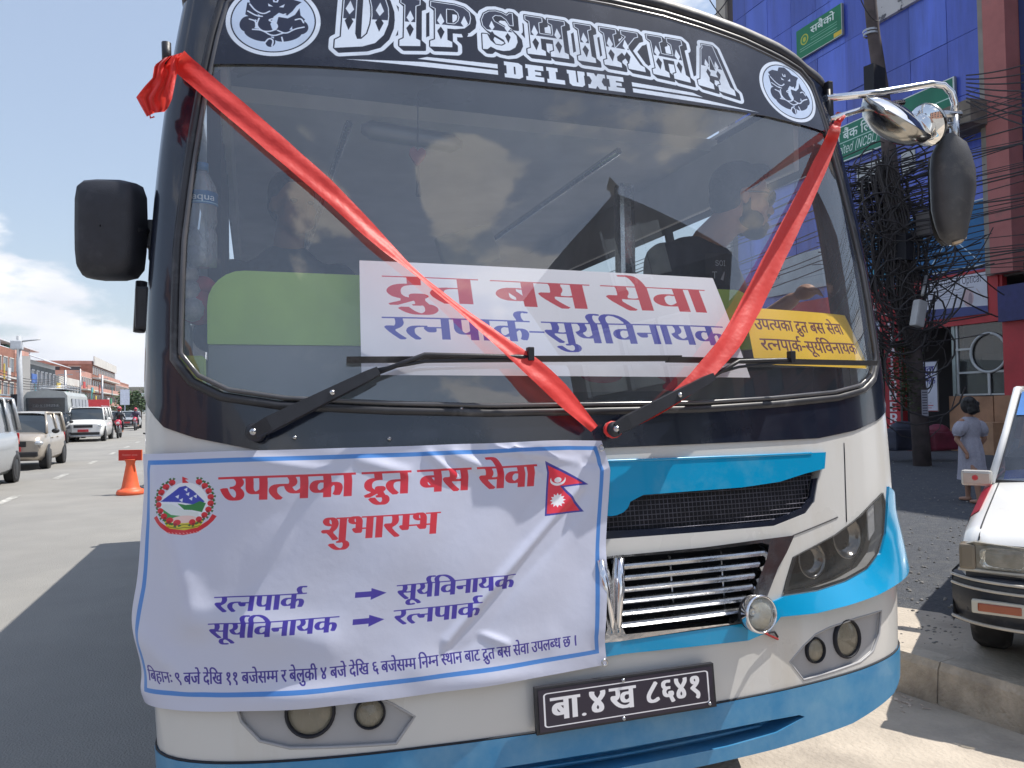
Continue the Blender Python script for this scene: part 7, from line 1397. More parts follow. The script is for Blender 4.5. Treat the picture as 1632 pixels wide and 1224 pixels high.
# glass shop front
shop_g = glass_mat('shop_glass', (.35, .40, .40), 1.6, .12, (.3, .3, .3), .0, 3); alum = mat('white_frame', (.50, .52, .52), .4, var=.05)
s0, s1 = FP(1603, 600)[0], FP(1525, 600)[0]; z0, z1 = FP(1560, 630)[1], FP(1560, 514)[1]; sm = FP(1577, 600)[0]; zr = FP(1560, 593)[1]
mb = MB(); fbox(mb, s0, s1, z0, z1, -.04, -.03); B(mb, 'shop_window', shop_g)
for a, b, c, d in ((s1 - .05, s1, z0, z1), (s0, s0 + .04, z0, z1), (s0, s1, zr - .025, zr + .025), (s0, s1, z0, z0 + .04)):
    mb = MB(); fbox(mb, a, b, c, d, -.05, -.0); B(mb, 'window_frame', alum)
zc_ = FP(1577, 562)[1]; rr = (FP(1577, 531)[1] - FP(1577, 593)[1]) / 2
mb = MB(); mb.tube([fac(sm + rr * .98 * math.cos(t), zc_ + rr * math.sin(t), .01) for t in np.linspace(0, 2 * math.pi, 33)[:-1]], .035, 6, closed=True); fbox(mb, sm - .03, sm + .03, z0, zr, -.0, .03); fbox(mb, sm + rr, s1, zc_ + .10, zc_ + .15, -.0, .03); B(mb, 'window_ring', alum)
for k, (ds, dz, w, h, c) in enumerate(((.6, .5, .5, .35, (.30, .06, .04)), (1.1, .35, .4, .5, (.34, .22, .06)), (.3, 1.0, .35, .4, (.05, .14, .2)), (.9, 1.3, .6, .4, (.18, .05, .04)), (.5, .05, .9, .12, (.35, .38, .42)), (1.6, .9, .4, .5, (.10, .12, .14)))):
    mb = MB(); fbox(mb, s0 + ds * .8, s0 + ds * .8 + w * .8, z0 + dz * .8, z0 + dz * .8 + h * .8, -.9, -.6); B(mb, 'shop_goods', mat('goods_%d' % k, c, .6, var=.2))
mb = MB(); fbox(mb, FP(1632, 600)[0] - 6, FP(1640, 600)[0], KH, 4.4, -.6, -.3); B(mb, 'side_shop_wall', mat('maroon_wall', (.12, .04, .05), .8, var=.2))
# signs
fsign('saving_sign', 1357, 1283, 48, 92, 1283, 'saving', 'green sign with yellow round logo high on the blue wall above the bus roof corner', 'sign')if False else None
def fsign_ok(*a, **k): return fsign(*a, **k)
fsign('wall_sign', 1283, 1357, 46, 94, 1283, 'saving', 'green sign with a round yellow logo, high on the blue wall above the bus')
fsign('wall_sign', 1200, 1535, 205, 262, 1341, 'bank', 'long green bank sign with Nepali and English words, below blue wall')
fsign('wall_sign', 1376, 1590, 312, 420, 1588, 'blue', 'large blue sign behind the tangled wires, right of the hanging mirror')
fsign('wall_sign', 1478, 1577, 432, 500, 1575, 'optical', 'white optical shop sign with black script above the glass shop front')
fsign('wall_sign', 1376, 1470, 476, 512, 1400, 'red_fascia', 'red shop board with broken white letters just right of the bus pillar', out=.10)
fsign('wall_sign', 1225, 1330, 410, 468, 1260, 'white_bank', 'pale grey bank sign seen through the right end of the windscreen')
fsign('vertical_sign', 1411, 1434, 512, 700, 1422, 'station', 'narrow vertical red sign with white letters one below the other', out=.14)
fsign('clinic_sign', 1470, 1510, 577, 655, 1490, 'clinic', 'white upright clinic board with blue Nepali words leaning by the dark doorway', out=.5, thick=.04)
fsign('billboard', 1388, 1480, -60, 44, 1388, 'white_bank', 'pale weathered billboard at the top of the blue wall', out=.2) if False else None
s0, s1 = FP(1480, 10)[0], FP(1388, 10)[0]; mb = MB(); fbox(mb, s0, s1, FP(1388, 46)[1], FP(1388, -80)[1], .0, .12)
bb = mb.build('billboard', mat('weathered_white', (.50, .49, .50), .7, var=.1, scale=2, dirt=(.10, .10, .12), dscale=3.5, dmin=.58, dmax=.62), label='pale weathered billboard with dark peeling patches at the top of the blue wall', cat='billboard')
mb = MB(); fbox(mb, FP(1640, 500)[0] - .8, FP(1600, 500)[0], FP(1615, 512)[1], FP(1615, 455)[1], .08, .2)
mb.build('wall_sign', mat('navy_sign', (.025, .03, .14), .5, var=.2), label='dark navy shop sign at the right edge of the picture', cat='sign')
for (a, b, c, d, at) in ((1368, 1412, 262, 300, 1380), (1440, 1462, 240, 276, 1450)):
    mb = MB(); fbox(mb, FP(b, 300)[0], FP(a, 300)[0], FP(at, d)[1], FP(at, c)[1], .0, .05); B(mb, 'white_sign_piece', alum)  # pieces of white signs on the wall
# cloth hanging in front of the vertical sign
s0, s1 = FP(1426, 560)[0], FP(1403, 560)[0]; z1, z0 = FP(1414, 514)[1], FP(1414, 602)[1]
V = []; UV = []
for j in range(9):
    for i in range(7):
        u, v = i / 6, j / 8; V.append(fac(s0 + (s1 - s0) * (u * (1 - .45 * v * v) + .0), z0 + (z1 - z0) * v - .12 * u * (1 - v) + .05 * u, .5 + .06 * math.sin(u * 7 + v * 3))); UV.append((1 - u, v))
mesh_obj('hanging_banner', V, [(j * 7 + i, j * 7 + i + 1, (j + 1) * 7 + i + 1, (j + 1) * 7 + i) for j in range(8) for i in range(6)], mat('flag_cloth', (0, 0, 0), .8, var=.1, image=print_sign('flag_cloth')), smooth=True, uvs=UV, label='white cloth banner hanging in front of the vertical red sign', cat='banner')

# ------------------------------------------------------------------ leaning pole with its knot of cables
dp = 15.0
pp_ = [D(1470, 735, dp), D(1462, 620, dp), D(1446, 480, dp), D(1427, 330, dp), D(1408, 160, dp), D(1393, 60, dp), D(1378, -80, dp), D(1370, -160, dp)]
pp_[0].z = KH
pole = MB().tube(pp_, [.17, .16, .15, .14, .13, .12, .11, .10], 12).build('utility_pole', mat('old_pole', (.095, .075, .075), .85, var=.3, scale=4, dirt=(.05, .04, .04), dscale=3), label='dark leaning utility pole wrapped in tangled black cables on the right', cat='utility pole')
for k in range(2):
    c = D(1387 + k * 1, 50 + k * 5, dp); MB().lathe([(.14, -.02), (.14, .02)], c, (0, 0, 1), 12).build('pole_band', steel, pole)
MB().box(D(1394, 128, dp - .2), (.42, .2, .5), rz=.3).build('pole_box', dark_in, pole)
V = [Vector((x, -.14, z)) for x, z in ((-.08, 0), (.08, 0), (.08, .5), (-.08, .5))]
tg = D(1465, 663, dp - .2); mesh_obj('pole_notice', [tg + v for v in V], [(0, 1, 2, 3)], mat('notice_m', (0, 0, 0), .7, var=.1, image=print_sign('tree_tag')), pole, uvs=[(0, 0), (1, 0), (1, 1), (0, 1)])
cable = mat('black_cable', (.045, .040, .042), .6, var=.2)
mb = MB()
for i in range(64):                                      # coils hung on the pole
    py = min(max(random.gauss(370, 70), 255), 500); pxc = 1378 + py * .125; spread = (46 if py < 480 else 24) * random.random() ** .8
    c = D(pxc + random.uniform(-1, 1) * spread, py, dp + random.uniform(-.5, .3)); r1 = random.uniform(.16, .50) * (1 if py < 500 else .6); r2 = r1 * random.uniform(.6, 1.5); tl = random.uniform(-.3, .3); turns = random.choice((1, 1, 2, 3))
    pts = [c + Rv * ((r1 + .012 * q) * math.cos(t)) + Vector((0, 0, (r2 + .012 * q) * math.sin(t) + tl * r1 * math.cos(t) - .05 * q)) + Fv * .10 * math.sin(t + i) for q, t in enumerate(np.linspace(0, turns * 6.28, 14 * turns))]
    mb.tube(pts, random.choice((.008, .011, .017)), 4, caps=False)
for i in range(70):                                       # cables running down along the pole
    y0_, y1_ = random.uniform(235, 330), random.uniform(400, 560); off = random.gauss(0, 17); ph = random.random() * 6
    pts = [D(1378 + y * .125 + off + 7 * math.sin((y - y0_) * .03 + ph) + off * .3 * math.sin((y - y0_) / (y1_ - y0_) * 3.1), y, dp - .2 + .2 * math.sin(ph)) for y in np.linspace(y0_, y1_, 12)]
    mb.tube(pts, random.choice((.012, .018, .026)), 4, caps=False)
for i in range(120):                                      # cables passing through, sagging to both sides
    py = min(max(random.gauss(340, 70), 245), 540); L_ = random.uniform(40, 120); c0 = 1378 + py * .125 + random.uniform(-20, 50); sl = -.30 * (640 - py) / 400; dr = random.uniform(3, 16)
    pts = [D(c0 + L_ * t, py + sl * L_ * t - dr * t * t + dr, dp + .3 * t) for t in (-1, -.6, -.2, .2, .6, 1)]
    mb.tube(pts, random.choice((.008, .011, .015)), 3, caps=False)
for i in range(16):                                       # long loose loops
    x0_, x1_ = random.uniform(1400, 1440), random.uniform(1480, 1585); y0_ = random.uniform(330, 450); dr = random.uniform(20, 90)
    pts = [D(x0_ + (x1_ - x0_) * t, y0_ - 20 * t + dr * 4 * t * (1 - t), dp - .1 + .4 * t) for t in np.linspace(0, 1, 12)]
    mb.tube(pts, .012, 4, caps=False)
mb.build('cable_knot', cable, kind='stuff')
MB().box(D(1478, 358, dp - .3), (.36, .25, .42), rz=.3).build('junction_box', mat('box_grey', (.16, .15, .15), .6), pole); MB().box(D(1440, 395, dp - .35), (.3, .25, .5), rz=.3).build('junction_box', dark_in, pole)
def hang_cable(a, b, droop, r, n=14):
    a, b = Vector(a), Vector(b); return MB().tube([a.lerp(b, t) - Vector((0, 0, droop * 4 * t * (1 - t))) for t in np.linspace(0, 1, n)], r, 4, caps=False)
# overhead cables along the street, each one a thing
W = []
for i in range(34):
    py = 215 + i * 7.2 + random.uniform(-4, 4); P0 = D(1378 + py * .125, py, dp)
    P1 = P0 - SD * random.uniform(16, 22) + SNv * random.uniform(-1.0, 1.6) + Vector((0, 0, random.uniform(-.3, .9)))
    W.append((P0, P1, random.uniform(.1, .9), random.choice((.007, .009, .013))))
for i in range(14):
    py = 225 + i * 12 + random.uniform(-4, 4); P0 = D(1378 + py * .125, py, dp); W.append((P0, P0 + SD * 34 + SNv * random.uniform(-1, 1) + Vector((0, 0, random.uniform(-.2, .6))), random.uniform(.3, 1.1), .012))
for (a, b, c, d, e, f_) in ((1000, -10, 1045, 28, 14, 14), (1120, -20, 1165, 40, 16, 17), (1130, 30, 1170, -20, 16, 16), (1372, 0, 1400, 34, 14.6, 14.8)): W.append((D(a, b, e), D(c, d, f_), .1, .012))
for i in range(8): W.append((D(1540, 120 + i * 6, 15.5), D(1660, 95 + i * 16, 14), .05, .014))
for i, (a, b, c, d) in enumerate(((1468, 430, 1590, 505), (1455, 400, 1575, 475), (1500, 395, 1440, 510), (1520, 390, 1600, 470), (1470, 440, 1475, 640), (1490, 470, 1478, 560))): W.append((D(a, b, dp - .2), D(c, d, dp + .6), .1, .016))
KIND = [('black overhead cable running from the leaning pole across the right edge', 'cables running right from the leaning pole')] * 34 + [('black overhead cable running from the leaning pole back behind the bus', 'cables running back from the leaning pole')] * 14 + [('short cable crossing the sky or the blue wall above the bus roof', 'cables above the bus roof')] * 4 + [('taut cable crossing the red-brown column at upper right', 'cables crossing the red-brown column')] * 8 + [('loose cable hanging in front of the optical sign and shop window', 'cables hanging before the shop front')] * 6
for (a, b, s, r), (lb_, gr_) in zip(W, KIND): hang_cable(a, b, s, r).build('overhead_cable', cable, label=lb_, cat='cable', group=gr_)
# street lamp head on the pole side
lh = D(1464, 500, dp - .9); MB().box(lh, (.22, .16, .50), ry=R(14), bev=.04).tube([D(1470, 470, dp - .6), D(1476, 440, dp - .2)], .03, 6).build('lamp_head', mat('lamp_shell', (.46, .46, .46), .4, var=.1), pole)
# vine at the foot of the pole
vn = MB()
for i in range(900):
    py = random.uniform(545, 655); c = D(1378 + py * .125 - 14 + random.gauss(0, 13), py, dp + random.uniform(-.4, .2)); s = random.uniform(.03, .07); M_ = Matrix.Rotation(random.random() * 6.3, 3, 'Z') @ Matrix.Rotation(random.uniform(-1.2, 1.2), 3, 'X')
    vn.add([c + M_ @ Vector(q) * s for q in ((-.5, 0, 0), (0, -.4, .1), (.9, 0, 0), (0, .4, .1))], [(0, 1, 2, 3)])
v_ = vn.build('vine_leaves', mat('vine_leaf', (.045, .06, .02), .6, var=.4, scale=3), kind='stuff')
vr = MB().tube([D(1440, 655, dp), D(1442, 600, dp), D(1436, 545, dp)], .02, 5).build('climbing_vine', mat('vine_stem', (.06, .05, .03), .8), label='small dark climbing vine growing up the foot of the leaning pole', cat='vine'); v_.parent = vr; v_.name = 'leaves'
# clutter on the steps
for px, py, w, h, c, nm, lb in ((1440, 700, .9, .45, (.03, .035, .06), 'scooter_cover', 'dark covered scooter parked by the red steps'), (1495, 702, .7, .38, (.16, .02, .04), 'plastic_crate', 'dark red plastic crate beside the steps')):
    g = D(px, py, 16.2); MB().box(g, (w, .5, h), bev=.06).ellipsoid(g + Vector((0, 0, h * .5)), (w * .35, .22, .16)).build(nm, mat(nm + '_m', c, .6, var=.3, scale=5), label=lb, cat=nm.split('_')[1])

# ------------------------------------------------------------------ far side of the street: houses in a row
LP0 = Vector((-24, 60, 0))
def LPt(px, py):
    p = Vector(on_plane(px, py, LP0, SNv)); return ((p - LP0).dot(SD), p.z)
def lf(s, z, out=0.): return LP0 + SD * s + SNv * out + Vector((0, 0, z))
def lbox(mb, s0, s1, z0, z1, o0, o1):
    V = [lf(s, z, o) for z in (z0, z1) for o in (o0, o1) for s in (s0, s1)]
    return mb.add(V, [(0, 1, 3, 2), (4, 6, 7, 5), (0, 4, 5, 1), (2, 3, 7, 6), (0, 2, 6, 4), (1, 5, 7, 3)])
brick = mat('far_brick', (.30, .135, .095), .85, var=.2, scale=1.5, dirt=(.20, .09, .07), dscale=.5); pink = mat('pink_render', (.50, .27, .22), .8, var=.12, scale=.6); cream = mat('pale_render', (.55, .53, .50), .8, var=.1, scale=.6)
grey_b = mat('grey_net_front', (.17, .19, .21), .8, var=.2, scale=.8); win_d = mat('far_window', (.05, .06, .075), .15, var=.3, scale=.4); tin = mat('white_tin', (.62, .64, .68), .4, .2, var=.1); greenish = mat('green_shop', (.10, .26, .22), .7)
SIGNC = [mat('sign_colour_%s' % n, c, .6, var=.15, scale=2) for n, c in (('red', (.5, .05, .05)), ('blue', (.06, .14, .42)), ('yellow', (.6, .45, .08)), ('green', (.06, .3, .16)), ('white', (.6, .6, .62)), ('teal', (.1, .35, .4)))]
def house(pl, pr, ptop, at, m, m2, label, floors=3, back=0., bw=1.4, slab=cream, balcony=True, shop=None):
    s0, s1 = LPt(pl, 600)[0], LPt(pr, 600)[0]; zt = LPt(at, ptop)[1]
    root = empty('house', tuple(lf(s0, 0, -back)), label, 'house', 'houses on the far side of the street'); T = Matrix.Translation(-root.location)
    def Bp(mb, name, mm, par=root):
        o = mb.build(name, mm); o.parent = root; o.matrix_parent_inverse = T; return o
    mb = MB(); lbox(mb, s0, s1, 0, zt, -back - 11, -back); Bp(mb, 'wall', m)
    fh = zt / floors; n = max(int((s1 - s0) / 2.6), 1)
    for f_ in range(floors):
        if f_:
            mb = MB(); lbox(mb, s0, s1, f_ * fh - .12, f_ * fh + .10, -back, -back + (1.1 if balcony else .25)); Bp(mb, 'floor_slab', slab)
            if balcony:
                mb = MB(); lbox(mb, s0, s1, f_ * fh + .10, f_ * fh + .75, -back + .98, -back + 1.08); Bp(mb, 'balcony_front', m2)
        for k in range(n):
            a = s0 + (s1 - s0) * (k + .2) / n; b = s0 + (s1 - s0) * (k + .8) / n
            mb = MB(); lbox(mb, a, b, f_ * fh + .7 * (f_ > 0), f_ * fh + fh * .80, -back + .0, -back + .05); w = Bp(mb, 'window' if f_ else 'shopfront', win_d if f_ else (shop or win_d))
            mb = MB(); lbox(mb, a - .12, a, f_ * fh + .7 * (f_ > 0), f_ * fh + fh * .84, -back, -back + .10); lbox(mb, b, b + .12, f_ * fh + .7 * (f_ > 0), f_ * fh + fh * .84, -back, -back + .10); lbox(mb, a - .12, b + .12, f_ * fh + fh * .80, f_ * fh + fh * .84, -back, -back + .12)
            o = mb.build('window_frame', slab); o.parent = root; o.matrix_parent_inverse = T
    for f_ in range(floors):                              # end wall that faces us
        for k in range(3):
            o0 = -back - 10 + k * 3.2; mb = MB(); lbox(mb, s0 - .04, s0, f_ * fh + .9, f_ * fh + fh * .78, o0, o0 + 1.6); Bp(mb, 'window', win_d)
            mb = MB(); lbox(mb, s0 - .30, s0, f_ * fh + fh * .80, f_ * fh + fh * .84, o0 - .2, o0 + 1.8); Bp(mb, 'window_hood', slab)
    for k in range(5):
        a = s0 + (s1 - s0) * random.random() * .8; zz0 = random.choice((2.6, 2.9, fh + .5, fh + 2.2)); w_ = random.uniform(.8, 3.2); h_ = random.uniform(.5, 1.3)
        if random.random() < .3: w_, h_ = .25, random.uniform(1.5, 2.6)
        mb = MB(); lbox(mb, a, min(a + w_, s1), zz0, zz0 + h_, -back + 1.15, -back + 1.25); Bp(mb, 'shop_sign', random.choice(SIGNC))
    mb = MB(); lbox(mb, s0, s1, zt, zt + .55, -back - .15, -back); lbox(mb, s0, s0 + .15, zt, zt + .55, -back - 11, -back); Bp(mb, 'parapet', m2)
    return root, Bp, s0, s1, zt, fh
house(-60, 22, 562, 10, brick, brick, 'dark red brick house at the left edge of the picture', 3, shop=greenish, balcony=False)
house(23, 46, 566, 34, brick, pink, 'narrow brick house with a tall white banner behind the street lamp', 3, balcony=False)
r_, Bp, s0, s1, zt, fh = house(48, 88, 583, 60, grey_b, tin, 'grey netted house with a white tin roof', 2, balcony=False, slab=tin)
mb = MB(); mb.add([lf(s0 - .5, zt + .5, 1.5), lf(s1 + 3, zt + .5, 1.5), lf(s1 + 3, zt + 3.6, -7), lf(s0 - .5, zt + 3.6, -7), lf(s0 - .5, zt + .4, 1.5), lf(s1 + 3, zt + .4, 1.5), lf(s1 + 3, zt + 3.5, -7), lf(s0 - .5, zt + 3.5, -7)], [(0, 1, 2, 3), (7, 6, 5, 4), (0, 4, 5, 1), (1, 5, 6, 2), (2, 6, 7, 3), (3, 7, 4, 0)]); Bp(mb, 'tin_roof', tin)
house(89, 127, 606, 100, cream, cream, 'pale low house with open balconies next to the tin-roofed one', 2)
r_, Bp, s0, s1, zt, fh = house(84, 150, 567, 110, brick, brick, 'tall brick house with black and green water tanks on its roof', 5, back=9)
for s_, r1, c, nm in ((s0 + (s1 - s0) * .18, .9, dark_in, 'water_tank'), (s0 + (s1 - s0) * .55, 1.1, greenish, 'water_tank')):
    b_ = lf(s_, zt + .5, -10.5); mb = MB().lathe([(.001, 1.9), (.3, 1.9), (r1 * .8, 1.6), (r1, 1.5), (r1, 0), (.001, 0)], b_, (0, 0, 1), 14); o = mb.build(nm, c); o.parent = r_; o.matrix_parent_inverse = Matrix.Translation(-r_.location)
mb = MB()
for k in range(6): lbox(mb, s0 + (s1 - s0) * k / 6, s0 + (s1 - s0) * k / 6 + .15, zt, zt + 2.3, -9.2, -9.05)
lbox(mb, s0, s1, zt + 2.3, zt + 2.5, -14, -8.8); Bp(mb, 'roof_shelter', tin)
house(128, 146, 597, 135, pink, pink, 'pink house with two rows of balconies in the middle of the row', 3)
r_, Bp, s0, s1, zt, fh = house(147, 183, 581, 150, brick, pink, 'brick corner house with a white sign along its roof edge', 4)
mb = MB(); lbox(mb, s0, s1, zt - .2, zt + 1.4, .2, .35); Bp(mb, 'roof_sign', cream)
house(184, 205, 612, 190, pink, brick, 'small house at the far end of the row', 3)
# overpass and trees at the end of the street
c0 = Vector(at_depth(200, 607, 210)); c1 = Vector(at_depth(300, 607, 210))
mb = MB(); mid = (c0 + c1) / 2
mb.box((mid.x, mid.y, 7.2), (26, 3, 1.6)).box((mid.x, mid.y, 5.2), (26, 3.4, .6))
for k in range(5): mb.box((mid.x - 11 + k * 5.5, mid.y, 2.5), (.7, .7, 5))
mb.build('footbridge', mat('bridge_concrete', (.33, .32, .27), .8, var=.15, scale=.5), label='long concrete footbridge crossing the far end of the street', cat='footbridge')
leaf_m = mat('tree_leaf', (.055, .095, .035), .7, var=.5, scale=1.5); bark = mat('bark', (.10, .08, .06), .9)
def tree(loc, h, rad, label, name='leafy_tree', n=900, ls=.22):
    root = empty(name, tuple(loc), label, 'tree', 'trees at the end of the street'); mb = MB(); mb.tube([(0, 0, 0), (.1, 0, h * .3), (.0, .1, h * .6)], [.22, .17, .10], 7)
    for k in range(5): a = k * 1.26; mb.tube([(0, 0, h * .35), (rad * .4 * math.cos(a), rad * .4 * math.sin(a), h * .6)], [.10, .04], 5)
    mb.build('trunk', bark, root); cr = MB(); cl = [(random.gauss(0, rad * .45), random.gauss(0, rad * .45), h * random.uniform(.45, .92), rad * random.uniform(.25, .5)) for _ in range(13)]
    for i in range(n):
        c = random.choice(cl); v = Vector([random.gauss(0, 1) for _ in range(3)]).normalized() * c[3] * random.uniform(.6, 1.05); p = Vector(c[:3]) + v; s = ls * random.uniform(.6, 1.3); M_ = Matrix.Rotation(random.random() * 6.3, 3, 'Z') @ Matrix.Rotation(random.uniform(-1.2, 1.2), 3, 'X')
        cr.add([p + M_ @ Vector(q) * s for q in ((-1, 0, 0), (0, -.7, .2), (1.2, 0, 0), (0, .7, .2))], [(0, 1, 2, 3)])
    cr.build('crown', leaf_m, root); return root
for px, d, h, r_2, lb in ((212, 120, 4.4, 2.4, 'round green tree beside the bus edge, nearest of the far trees'), (224, 135, 5.0, 2.6, 'green tree half hidden by the bus edge'), (196, 160, 4.2, 2.2, 'small green tree behind the motorcyclist'), (190, 190, 5.5, 3, 'farthest green tree by the footbridge')):
    p = Vector(at_depth(px, 640, d)); p.z = 0; tree(p, h, r_2, lb)
# hills
mb = MB(); rows = []
for j in range(9):
    r = []
    for i in range(60):
        az = R(-75 + i * 2.6); dist = 2600 + j * 170; hh = (70 + 45 * math.sin(i * .35) + 30 * math.sin(i * .9 + 1) + 14 * math.sin(i * 2.3 + j)) * math.sin(min(j / 5, 1) * math.pi / 2) * (1.4 if j > 6 else 1)
        r.append(Vector((math.sin(az) * dist, math.cos(az) * dist, max(hh, 0) if j else -5)))
    rows.append(r)
mb.grid(rows); mb.build('hills', mat('hill_forest', (.10, .13, .12), .9, var=.3, scale=.004), kind='structure')
# lamp post and poles across the road
lmp = MB(); b_ = Vector(at_depth(34, 640, 38)); b_.z = 0; tp = Vector(at_depth(30, 545, 38))
lp_ = MB().tube([b_, tp + Vector((0, 0, .3))], [.16, .10], 10).build('street_lamp', mat('lamp_post_grey', (.40, .42, .45), .6, var=.1), label='grey street lamp post with a box at its top and a long arm, left edge', cat='street lamp')
MB().box(Vector(at_depth(27, 550, 38)), (.5, .4, .45), bev=.05).build('lamp_box', tin, lp_); MB().tube([tp, Vector(at_depth(44, 543, 38)), Vector(at_depth(64, 541, 38))], [.05, .04, .03], 6).build('lamp_arm', steel, lp_)
MB().box(Vector(at_depth(25, 638, 38)), (.35, .3, .6)).build('meter_box', dark_in, lp_)
for i, (px, d, top, lb) in enumerate(((104, 70, 590, 'thin utility pole before the grey netted house'), (163, 85, 598, 'thin grey pole in front of the pink house'), (128, 110, 588, 'thin pole beside the red brick houses'))):
    b_ = Vector(at_depth(px, 640, d)); b_.z = 0; t_p = Vector(at_depth(px, top, d)); o = MB().tube([b_, t_p], [.14, .09], 8).build('street_pole', steel, label=lb, cat='pole'); MB().box(t_p - Vector((0, 0, .4)), (1.2, .08, .08)).build('cross_arm', steel, o)
for k in range(5):
    a = Vector(at_depth(-10, 590 + k * 5, 36)); b = Vector(at_depth(104, 596 + k * 3, 70)); hang_cable(a, b, .5, .02).build('overhead_cable', cable, label='thin cable strung along the houses on the left', cat='cable', group='cables along the far houses')
# white shop banners and boards
for px, py, d, w, h, m_, lb in ((41, 600, 60, .6, 3.2, cream, 'tall white banner on the narrow brick house'), (199, 633, 100, 1.1, 2.0, mat('blue_white_board', (.45, .5, .62), .6), 'blue and white board near the far trees'), (116, 645, 64, 1.6, 1.3, mat('blue_board', (.3, .38, .55), .6), 'pale blue board above the parked cars'), (140, 645, 60, 3.0, .8, mat('red_board', (.5, .04, .05), .6), 'long red board above the white car')):
    c = Vector(at_depth(px, py, d)); o = MB().box(c, (w, .12, h), rz=.3).box(Vector((c.x, c.y, (c.z - h / 2) / 2)), (.1, .1, max(c.z - h / 2, .1))).build('street_board', m_, label=lb, cat='board')
# low divider plants between the carriageways
# ------------------------------------------------------------------ the side of the street behind us (what the glass reflects)
hd = Vector((math.sin(R(146.5)), math.cos(R(146.5)), 0)); hs = empty('gabled_house', tuple(hd * 17.9), 'dark gabled house behind the viewer, mirrored in the windscreen', 'house', rz=R(180 - 146.5)); dkw = mat('dark_timber', (.035, .03, .028), .8, var=.3)
MB().box((0, 0, 5.1), (5.0, 6, 10.2)).build('wall', dkw, hs)          # its gable faces the bus along local +y
MB().add([Vector(v) for v in ((-3.4, 3.9, 9.4), (3.4, 3.9, 9.4), (3.4, -3.9, 9.4), (-3.4, -3.9, 9.4), (0, 3.9, 12.4), (0, -3.9, 12.4))], [(0, 4, 5, 3), (1, 2, 5, 4), (3, 5, 2), (0, 1, 4), (0, 3, 2, 1)]).build('roof', mat('dark_tiles', (.03, .025, .03), .7), hs)
MB().lathe([(.12, 0), (.12, .3), (.2, .35), (.001, .8)], (0, 3.8, 12.3), (0, 0, 1), 8).build('finial', dkw, hs)
bw_ = mat('bright_window', (.55, .57, .54), .3, var=.3, scale=2)
for x, wd in ((.22, .42), (.80, .62), (-.5, .3)):
    w = MB().box((x, 3.95, 10.15 if x > 0 else 9.9), (wd, .05, 1.75)).build('window', bw_, hs); MB().box((x - wd / 2 - .05, 3.99, 10.1), (.07, .08, 1.9)).build('window_frame', alum, w)
for z in (7.0, 4.0):
    for x in (-1.5, -.3, .9):
        w = MB().box((x, 3.04, z + .3), (.95, .06, 1.9)).build('window', bw_, hs); MB().box((x - .54, 3.08, z + .3), (.10, .12, 2.0)).box((x, 3.08, z + 1.3), (1.1, .12, .08)).build('window_frame', alum, w)
for i, (x, y, w, d_, h, c) in enumerate(((22, -14, 8, 12, 13, (.25, .12, .10)), (22, -30, 8, 14, 10, (.3, .28, .25)), (-22, -12, 8, 16, 9, (.28, .16, .12)), (-23, -34, 9, 16, 11, (.35, .33, .30)))):
    h_ = empty('house', (x, y, 0), ['brick house behind the viewer on the right', 'pale house behind the viewer on the right', 'brick house behind the viewer on the left', 'pale house behind the viewer on the left'][i], 'house'); MB().box((0, 0, h / 2), (w, d_, h)).build('wall', mat('behind_wall_%d' % i, c, .8, var=.2, scale=1), h_)
    for k in range(3):
        for j in range(4): MB().box((-w / 2 * (1 if x > 0 else -1), -d_ * .36 + j * d_ * .24, 2 + k * 3), (.1, 1.4, 1.5)).build('window', win_d, h_)

# ------------------------------------------------------------------ vehicles
car_glass = mat('car_glass', (.03, .04, .05), .06, var=.2, scale=2, coat=.4, spec=.8); lampw = mat('car_lamp_glass', (.62, .64, .66), .12, .5, var=.1); lampr = mat('tail_lamp', (.45, .02, .02), .2)
trim = mat('car_trim', (.02, .02, .022), .5, var=.2); plate_r = mat('red_plate', (.45, .03, .04), .4); rimm = mat('alloy_rim', (.45, .46, .48), .3, .8, var=.1)
def wheel(x, y, r, w, root, side):
    o = MB().lathe([(r * .62, -w / 2), (r * .94, -w / 2), (r, -w * .3), (r, w * .3), (r * .94, w / 2), (r * .64, w / 2), (r * .60, w * .35)], (x, y, r), (0, side, 0), 20).build('wheel', tyre, root)
    mb = MB().lathe([(r * .62, w * .36), (r * .58, w * .25), (r * .2, w * .2), (r * .16, w * .42), (.001, w * .44)], (x, y, r), (0, side, 0), 16)
    for k in range(5):
        a = k * 1.2566; mb.tube([(x + r * .12 * math.cos(a), y + side * w * .38, r + r * .12 * math.sin(a)), (x + r * .58 * math.cos(a), y + side * w * .32, r + r * .58 * math.sin(a))], r * .07, 4)
    mb.build('rim', rimm, o)
